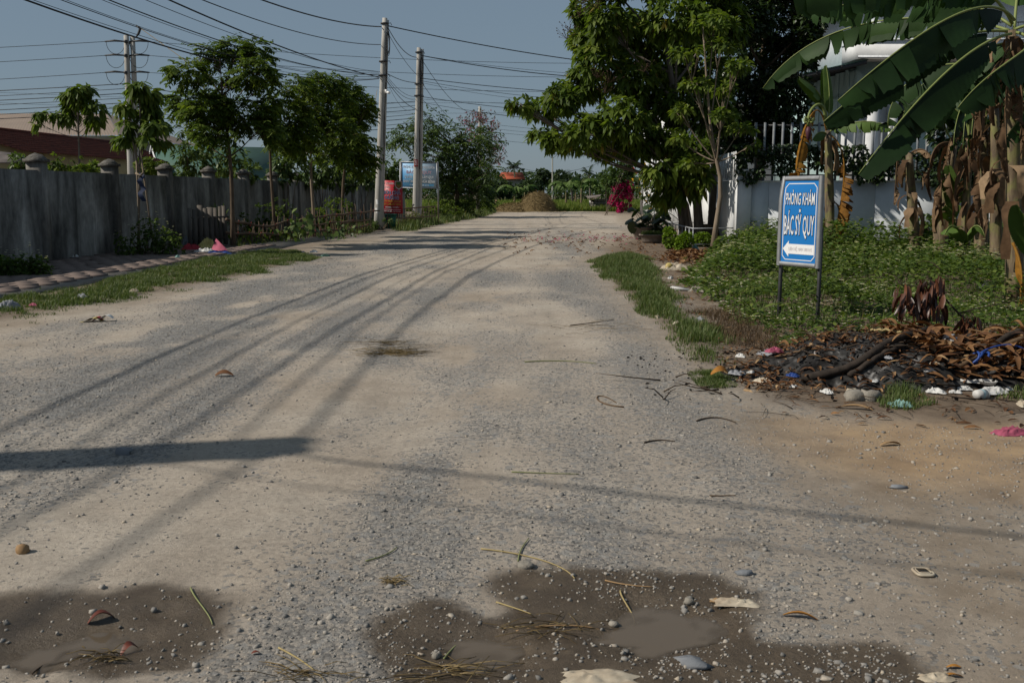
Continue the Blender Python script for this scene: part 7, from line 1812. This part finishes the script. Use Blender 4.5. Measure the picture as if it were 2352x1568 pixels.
crumple('wrapper', 'striped white wrapper behind the small box', 0, 0, .16, .10, .08, 'plastic_white', 8, 'wrapper', .4, .03, on_heap(2172, 782))
rr = np.random.default_rng(9)
for k, (x, y_, w, m_, lab) in enumerate(((1985, 905, .07, 'plastic_white', 'white scrap at the front foot of the heap, left one'), (2010, 880, .06, 'plastic_white', 'white scrap inside the black ash'), (1900, 905, .10, 'plastic_white', 'flattened white carton left of the grass clump'), (1752, 880, .12, 'plastic_cream', 'cream paper scrap at the left foot of the heap'), (1822, 892, .06, 'plastic_white', 'crumpled white tissue left of the long branch tip'), (1820, 868, .09, 'plastic_blue', 'dark blue plastic scrap near the branch tip'), (2150, 905, .12, 'plastic_white', 'white foam scrap right of the grass clump'), (2195, 905, .08, 'plastic_white', 'round white scrap left of the cup'), (2215, 898, .10, 'plastic_white', 'white shredded tissue beside the cup'), (2318, 898, .07, 'plastic_white', 'white scrap right of the torn paper'), (2350, 935, .12, 'plastic_cream', 'cream rag at the right edge below the heap'), (2135, 858, .08, 'plastic_white', 'white scrap among the brown leaves'), (2145, 838, .07, 'plastic_cream', 'pale tissue among the brown leaves, upper one'), (1760, 818, .16, 'plastic_grey', 'grey plastic film at the left end of the heap'), (2070, 935, .14, 'plastic_teal', 'pale green plastic film below the grass clump'), (1690, 862, .12, 'plastic_grey', 'grey film beside the small grass patch'), (1725, 860, .07, 'plastic_white', 'pale scrap right of the small grass patch'), (2040, 828, .07, 'plastic_grey', 'grey ash-covered scrap in the middle of the heap'))):
    crumple('scrap', lab, 0, 0, w * 1.2, w * .7, w * .35, m_, 20 + k, 'scrap', rr.uniform(0, 3), .008, on_heap(x, y_))
crumple('bag', 'pink plastic scrap at the left end of the heap', 0, 0, .16, .07, .05, 'plastic_pink', 41, 'plastic', .1, .02, on_heap(1778, 815))
stone_at('pale concrete lump at the front foot of the heap', 1965, 918, .10, 'lump_concrete', .2, .5, 3, 'concrete_lump', .3, .6)
stone_at('second concrete lump touching the grass clump', 2000, 918, .10, 'lump_concrete', .5, .55, 4, 'concrete_lump', .3, .7)
stone_at('rounded pale stone beside the concrete lumps', 1957, 906, .045, 'plastic_cream', .5, .8, 5)
stone_at('dark rock lump in the grass near the right banana stem', 2268, 668, .17, 'dark_steel', .1, .55, 6, 'rock', .3, .7)
stone_at('tan coconut husk behind the dead branch', 2098, 728, .12, 'tan_leaf', .1, .9, 7, 'husk', .25, .9)
PATCH_H = poly_ground([(2015, 932), (2030, 900), (2070, 893), (2115, 905), (2120, 925), (2080, 940)])
grass_patch('grass_clump', 'dark green grass clump at the front of the heap', PATCH_H, 7000, .16, .006, -.05, .15, sparse=.25, dry=.05)
PATCH_H2 = poly_ground([(2285, 915), (2300, 880), (2420, 860), (2440, 905), (2350, 925)])
grass_patch('grass_clump', 'green weeds at the right edge beside the cup', PATCH_H2, 5000, .12, .01, -.05, .15, sparse=.3, dry=.05)
crumple('cloth', 'pink cloth scrap on the sand at the right edge', 2322, 997, .24, .12, .05, 'plastic_pink', 44, 'cloth', .2)
chip('dry_leaf', 'orange dry leaf on the small grass patch', 1652, 872, .17, .10, 'orange_leaf', .3, 'leaf', .25, None, .05)
chip('dry_leaf', 'tan leaf on the dirt left of the concrete lumps', 1965, 940, .25, .05, 'tan_leaf', -.4, 'leaf', .1)

# --- litter along the right verge
crumple('plastic_bag', 'yellow and white plastic bag on the path behind the grass', 1550, 620, .55, .28, .16, 'plastic_cream', 50, 'bag', .05)
stone_b = G(1536, 620); tag(MB().lathe([(.004, .0), (.06, .01), (.085, .06), (.07, .12), (.03, .15), (.004, .155)], stone_b + [0, 0, 0], 12, wob=[.1, .2, .2, .2, .2, .1]).build('bag_knot', 'plastic_yellow', None, True), 'yellow knotted bag end beside the white bag', 'bag')
crumple('plastic_bag', 'pale green plastic bag under the railing corner', 1596, 580, .26, .2, .2, 'plastic_teal', 52, 'bag', .2)
c = G(1561, 667); fo = T('foam_box', 'white foam box lid lying on the path', 'foam lid', c)
MB().box(c + [0, 0, .035], (.28, .18, .03), -.35, tilt=(.12, 'Y')).build('lid', 'plastic_white', fo); MB().box(c + [.02, -.09, .02], (.26, .02, .04), -.35).build('lip', 'plastic_white', fo)
for k, (x, y_, w, m_, lab) in enumerate(((1540, 640, .14, 'plastic_white', 'white paper scrap left of the foam lid path'), (1612, 638, .16, 'plastic_white', 'torn white plastic standing at the weed edge'), (1632, 646, .2, 'plastic_grey', 'clear plastic bag at the weed edge, left one'), (1648, 644, .16, 'plastic_white', 'clear plastic bag at the weed edge, right one'), (1600, 670, .25, 'lump_concrete', 'pale rubble on the path right of the foam lid'), (1672, 645, .2, 'tan_leaf', 'brown paper hood standing in the weeds'), (1608, 735, .12, 'plastic_grey', 'small pale scrap on the path below the foam lid'), (1700, 820, .1, 'plastic_white', 'pale flat scrap at the heap path'), (1556, 745, .1, 'plastic_cream', 'cream stone-like scrap in the right grass'), (1545, 612, .15, 'plastic_white', 'flattened white paper by the yellow knot'), (1648, 578, .2, 'plastic_pink', 'pink and white scrap at the slender trunk foot'), (1690, 598, .2, 'plastic_grey', 'grey plastic scrap in the weeds near the railing'), (1510, 730, .09, 'plastic_cream', 'pale shell-like scrap in the right grass strip'))):
    crumple('scrap', lab, x, y_, w, w * .6, w * .4, m_, 70 + k, 'scrap', rr.uniform(0, 3))
lp = T('leaf_heap', 'pile of red-brown fallen leaves in front of the slender tree', 'leaf pile', G(1585, 592)); mb = MB()
for i in range(620):
    x, y_ = RNG.normal(1585, 26), RNG.normal(591, 7); c = G(x, max(y_, 572)); hgt = .16 * math.exp(-((x - 1588) / 26) ** 2 - ((y_ - 590) / 7) ** 2); a = RNG.uniform(0, 6.28)
    curled(mb, c + [0, 0, hgt * RNG.uniform(.3, 1) + .01], np.array([math.cos(a), math.sin(a), RNG.uniform(-.2, .5)]), RNG.uniform(.1, .2), .07, np.clip(RNG.normal(.5, .25), 0, 1), RNG.uniform(0, .3), 5)
mb.build('dry_leaves', 'dry_leaf', lp, kind='stuff')
# leaf litter on the bare soil of the right verge, fallen petals on the road
mb = MB(); n_ = 900; lo, hi = SOIL_R.min(0), SOIL_R.max(0); X = RNG.uniform(lo[0], 6.5, n_ * 3); Y = RNG.uniform(lo[1], hi[1], n_ * 3); q = (poly_sd(X, Y, SOIL_R) > -.3) & (poly_sd(X, Y, GRASS_R) < .1); X, Y = X[q], Y[q]
for x, y in zip(X, Y):
    a = RNG.uniform(0, 6.28); curled(mb, np.array([x, y, gz(x, y) + .006]), np.array([math.cos(a), math.sin(a), RNG.uniform(-.05, .2)]), RNG.uniform(.04, .12), RNG.uniform(.012, .035), np.clip(RNG.normal(.5, .28), 0, 1), RNG.uniform(0, .2), 4)
o = mb.build('leaf_litter', 'dry_leaf', None, False, 'stuff'); o['label'] = 'dry leaves and bark bits strewn on the bare right verge'
mb = MB()
for i in range(420):
    x, y = RNG.uniform(1.9, 7), RNG.uniform(7.0, 10.5)
    if poly_sd(np.array([x]), np.array([y]), SOIL_R)[0] < -.6: continue
    a = RNG.uniform(0, 6.28); l_ = RNG.uniform(.06, .35); p = np.array([x, y, gz(x, y) + .008]); mb.tube([p, p + [math.cos(a) * l_ * .5, math.sin(a) * l_ * .5, .012], p + [math.cos(a) * l_, math.sin(a) * l_, .003]], [.0028, .0022, .0014], 3, .3)
o = mb.build('twig_litter', 'dark_twig', None, False, 'stuff'); o['label'] = 'thin dark twigs strewn round the burnt heap'
mb = MB(); n_ = 160; xs = np.r_[RNG.normal(1400, 60, n_ // 2), RNG.uniform(1200, 1450, n_ // 2)]; ys = np.r_[RNG.normal(547, 4, n_ // 2), RNG.normal(548, 7, n_ // 2)]
P_ = np.array([gp(x, y_, .02) for x, y_ in zip(xs, ys)]); a = RNG.uniform(0, 6.28, n_); D = np.stack([np.cos(a), np.sin(a), np.full(n_, .25)], 1)
mb.leaves(P_, D, np.cross(D, [0, 0, 1.]), .08, .06, -.2, np.clip(RNG.normal(.25, .25, n_), 0, 1)); o = mb.build('fallen_petals', 'bloom_pink', None, False, 'stuff'); o['label'] = 'magenta petals fallen across the road by the pots'
mb = MB(); n_ = 260
for i in range(n_):
    c = G(RNG.uniform(1150, 1560), RNG.normal(556, 14)); a = RNG.uniform(0, 6.28); curled(mb, c + [0, 0, .01], np.array([math.cos(a), math.sin(a), .1]), RNG.uniform(.08, .18), .06, RNG.uniform(0, .8), .2, 4)
o = mb.build('leaf_litter', 'dry_leaf', None, False, 'stuff'); o['label'] = 'fallen leaves on the road in front of the pots'
# dried weeds between path and plot
mb = MB(); DRY = poly_ground([(1630, 715), (1690, 725), (1790, 775), (1810, 800), (1730, 805), (1660, 780)]); X, Y, sd = in_poly(DRY, 3600, -.1, .6)
blades(mb, X, Y, RNG.uniform(.03, .14, len(X)), np.full(len(X), .006), np.clip(RNG.normal(.35, .2, len(X)), 0, .8), 1.5)
mat_tint('dry_weed', [(0, (.05, .034, .022)), (.5, (.11, .075, .045)), (1, (.2, .15, .09))], .9, .1, .1, .1); o = mb.build('dry_weeds', 'dry_weed', None, False, 'stuff'); o['label'] = 'brown withered weeds at the edge of the plot'

# --- rubbish on the left pavement
crumple('sack', 'white and pale blue sack on the pavement by the plank fence', 452, 570, .75, .5, .5, 'plastic_grey', 90, 'sack', .2, .08)
crumple('sack', 'yellow sack slumped in front of the white sack', 478, 578, .5, .35, .3, 'plastic_yellow', 91, 'sack', .5, .08)
crumple('sack', 'dark red sack at the left of the rubbish', 440, 582, .45, .3, .2, 'plastic_red', 92, 'sack', .1, .08)
crumple('sack', 'pale plastic heap between the yellow and blue bags', 470, 587, .55, .3, .14, 'plastic_white', 95, 'plastic', .6, .07)
c = G(507, 584); tag(MB().add([c + [-.28, 0, .05], c + [.26, -.05, .05], c + [.1, .2, .05], c + [-.12, .05, .42]], [[[0, 1, 3], [1, 2, 3], [2, 0, 3]]]).build('red_bag', 'plastic_pink'), 'peaked red plastic bag at the right of the rubbish', 'bag')
crumple('tarp', 'blue plastic sheet under the peaked red bag', 502, 588, .62, .3, .1, 'plastic_blue', 94, 'sheet', .1, .05)
crumple('paper', 'flat pale cardboard on the pavement below the rubbish', 455, 594, .6, .2, .02, 'plastic_cream', 96, 'paper', .3, .07)
for k, (x, y_, w, m_, lab) in enumerate(((172, 600, .3, 'plastic_white', 'white crumpled paper at the foot of the stained wall'), (410, 600, .25, 'plastic_teal', 'pale blue scrap on the pavement before the rubbish'), (190, 688, .2, 'plastic_grey', 'bluish wrapper in the left grass strip'), (20, 712, .3, 'plastic_grey', 'grey folded scrap at the left edge in the grass'), (76, 707, .12, 'plastic_pink', 'small pink scrap in the left grass strip'), (308, 674, .14, 'plastic_cream', 'cream scrap on the grass edge'), (722, 585, .2, 'plastic_white', 'small white scrap in the far end of the left grass'), (748, 595, .22, 'green_sheet', 'dark green scrap standing on the road edge'), (697, 585, .1, 'plastic_grey', 'tiny pale scrap at the far end of the left grass'))):
    crumple('scrap', lab, x, y_, w, w * .55, w * .35, m_, 100 + k, 'scrap', rr.uniform(0, 3), .06 if y_ < 602 else .03)
c = G(215, 738); wr = T('wrapper', 'yellow and red wrapper on the road edge at left', 'wrapper', c)
for nm, dx, m_ in (('yellow_side', 0, 'plastic_yellow'), ('red_patch', .05, 'plastic_red'), ('white_end', .16, 'plastic_white')):
    g = np.linspace(-1, 1, 8); U, V_ = np.meshgrid(g, g, indexing='ij'); s1, s2 = {'yellow_side': (.11, .10), 'red_patch': (.055, .05), 'white_end': (.08, .07)}[nm]
    Z = .03 + .025 * np.sin(U * 3 + 1) + (.03 if nm != 'yellow_side' else 0) * (1 if nm == 'white_end' else .25); W_ = np.stack([c[0] + dx + U * s1 * (1 - .2 * V_), c[1] + V_ * s2 + .03 * U, c[2] + Z], 2); MB().grid(W_.reshape(-1, 3), 8, 8).build(nm, m_, wr)

# --- small things on the road
gs = 'straw stalks on the road'
for pts, m_, lab in (([(1105, 1262), (1170, 1272), (1240, 1285), (1290, 1308), (1320, 1330)], 'straw_stalk', 'long bent straw stalk running into the wet patch'),
                     ([(1190, 1290), (1198, 1262), (1215, 1238)], 'green_stalk', 'greenish stalk leaning over the long bent straw'),
                     ([(1425, 1358), (1440, 1392), (1453, 1415), (1450, 1440)], 'straw_stalk', 'straw stalk lying in the larger puddle'),
                     ([(1185, 1452), (1260, 1440), (1330, 1440), (1390, 1452)], 'tan_leaf', 'brown straw lying across the mud between the puddles'),
                     ([(1140, 1385), (1180, 1398), (1220, 1412)], 'straw_stalk', 'short straw at the notch of the wet patch'),
                     ([(1020, 1515), (1035, 1497), (1052, 1480)], 'green_stalk', 'short stalk upright in the left mud film'),
                     ([(438, 1352), (450, 1375), (470, 1402), (488, 1436)], 'green_stalk', 'pale curved stalk on the left wet patch'),
                     ([(75, 1550), (110, 1525), (160, 1500)], 'dark_twig', 'dark stick at the near rim of the left wet patch'),
                     ([(640, 1490), (680, 1512), (720, 1540)], 'straw_stalk', 'straw at the bottom edge between the wet patches'),
                     ([(1175, 1085), (1250, 1088), (1330, 1090)], 'green_stalk', 'thin green stalk just below the wire shadow'),
                     ([(1310, 748), (1360, 742), (1410, 735)], 'dark_twig', 'thin twig on the right side of the road'),
                     ([(840, 1290), (880, 1278), (912, 1258)], 'green_stalk', 'thin stalk alone on the middle of the road'),
                     ([(1390, 1335), (1440, 1345), (1500, 1350)], 'tan_leaf', 'short brown straw at the top of the wet patch'),
                     ([(1205, 832), (1290, 830), (1370, 836)], 'green_stalk', 'pale stalk right of the flattened straw wisp'),
                     ([(1630, 1140), (1660, 1020 + 120), (1690, 1139)], 'branch_brown', 'short reddish stick right of the wire shadow')):
    stalk(lab, pts, .004 if pts[0][1] > 1000 else .006, m_, group=gs)
pts = [(1432, 936), (1395, 930), (1372, 918), (1368, 909), (1385, 912), (1415, 926)]; stalk('dry looped twig on the right half of the road', pts, .006, 'branch_brown', 'twig', 'twig')
stalk('forked dry twig near the right road edge', [(1480, 1018), (1520, 1012), (1550, 1015)], .006, 'dark_twig', 'twig', 'twig')
stalk('dark dry twig at the sand edge', [(1600, 968), (1640, 960), (1690, 972)], .006, 'dark_twig', 'twig', 'twig')
def wisp(label, px, py, sx, sy, n, L, mat='straw', tm=.5):
    mb = MB()
    for i in range(n):
        c = G(px + RNG.normal(0, sx), py + RNG.normal(0, sy)); a = RNG.normal(0, .5) + (math.pi if RNG.uniform() < .5 else 0); l_ = L * RNG.uniform(.5, 1.2)
        p = c + [0, 0, .006]; d = np.array([math.cos(a), math.sin(a), RNG.uniform(-.02, .12)]); mb.tube([p, p + d * l_ * .5 + [0, 0, .01], p + d * l_], [.0019, .0018, .0012], 3, np.clip(RNG.normal(tm, .25), 0, 1))
    o = mb.build('straw_wisp', mat); o['kind'] = 'stuff'; o['label'] = label
wisp('flattened straw wisp on the middle of the road', 905, 812, 28, 4, 110, .3)
wisp('thin straw scattered behind the flattened wisp', 890, 792, 25, 5, 30, .4)
wisp('loose straw bundle at the bottom edge of the road', 1050, 1545, 55, 12, 34, .2)
wisp('tangled straw in the left wet patch', 232, 1510, 26, 9, 26, .10, tm=.4)
wisp('straw bits at the bottom edge left of the bundle', 700, 1548, 35, 10, 24, .14)
wisp('pale dry grass tuft on the road left of the wet patch', 905, 1338, 12, 5, 40, .05, tm=.9)
wisp('straw traces on the right half of the road', 1380, 752, 60, 8, 20, .4)
wisp('straw shreds lying in the main wet patch', 1230, 1445, 70, 14, 26, .12, tm=.4)
chip('dry_leaf', 'brown curled leaf on the left half of the road', 515, 864, .16, .09, 'brown_leaf', .1)
chip('dry_leaf', 'wet red-brown leaf in the left wet patch', 233, 1428, .10, .045, 'red_leaf', .6, 'leaf', .3)
chip('dry_leaf', 'dark red leaf at the near rim of the left wet patch', 298, 1498, .07, .04, 'red_leaf', .9, 'leaf', .35)
chip('dry_leaf', 'tan pointed leaf right of the torn wrapper', 1838, 1420, .13, .035, 'orange_leaf', -.35, 'leaf', .12)
chip('dry_leaf', 'small orange chip among stones at lower right', 2190, 1534, .05, .02, 'orange_leaf', .0, 'leaf', .1)
chip('dry_leaf', 'small orange leaf at the bottom right wet patch', 2190, 1555, .06, .025, 'orange_leaf', -.1, 'leaf', .1)
chip('dry_leaf', 'orange-brown leaf on the right dirt near the sand', 2045, 1043 - 20, .14, .05, 'tan_leaf', .2, 'leaf', .1)
chip('dry_leaf', 'small brown leaf at the upper left wet patch rim', 588, 1502, .03, .02, 'red_leaf', .2)
crumple('plastic_sheet', 'crumpled dirty white plastic at the bottom edge', 1365, 1560, .26, .12, .022, 'plastic_cream', 130, 'plastic', .1)
crumple('plastic_sheet', 'muddy pale plastic lump at the bottom right edge', 2150, 1558, .13, .06, .018, 'plastic_cream', 131, 'plastic', .1)
crumple('wrapper', 'torn red and cream wrapper at the right puddle rim', 1690, 1386, .16, .07, .02, 'plastic_cream', 133, 'wrapper', -.1)
crumple('wrapper', 'small reddish wrapper corner beside the torn wrapper', 1655, 1382, .08, .03, .012, 'tan_leaf', 134, 'wrapper', -.3)
stone_at('flat blue-grey stone in the mud at the bottom', 1590, 1525, .062, 'blue_stone', -.2, .28, 11, 'stone', .35, .55)
stone_at('square pale stone at the left rim of the larger puddle', 1408, 1437, .022, 'lump_concrete', .4, .7, 12, 'stone', .2)
stone_at('small angular stone right of the straw in the puddle', 1582, 1386, .02, 'lump_concrete', .1, .7, 13, 'stone', .2)
stone_at('pale pebble in the left mud film', 1003, 1508, .016, 'lump_concrete', .1, .7, 14, 'stone', .2)
stone_at('cracked clay lump above the main wet patch', 1210, 1302, .035, 'lump_concrete', .1, .45, 15, 'stone', .3)
stone_at('rounded tan pebble at the far left of the road', 52, 1268, .028, 'tan_leaf', .1, .8, 16, 'stone', .2)
stone_at('bluish flat stone above the plastic ring', 2065, 1120, .05, 'blue_stone', .1, .25, 17, 'stone', .3, .5)
stone_at('grey flat stone left of the plastic ring', 1712, 1318, .04, 'blue_stone', .1, .35, 18, 'stone', .3, .6)
stone_at('blue-tinged stone in the pole shadow', 285, 1042, .05, 'blue_stone', .1, .6, 19, 'stone', .3, .7)
c = G(2120, 1318); rg = T('plastic_ring', 'small square cream plastic ring on the dirt', 'ring', c)
th = np.linspace(0, 2 * math.pi, 33)[:-1]; sq = np.sign(np.cos(th)) * np.abs(np.cos(th)) ** .5, np.sign(np.sin(th)) * np.abs(np.sin(th)) ** .5
for nm, r_, z in (('ring', .036, .011), ('inner_lip', .027, .016)):
    P_ = np.stack([c[0] + r_ * sq[0], c[1] + r_ * 1.15 * sq[1], c[2] + np.full(32, z)], 1); P_ = np.vstack([P_, P_[:2]]); MB().tube(P_, .0065 if nm == 'ring' else .003, 6, cap=False).build(nm, 'plastic_cream', rg, True)
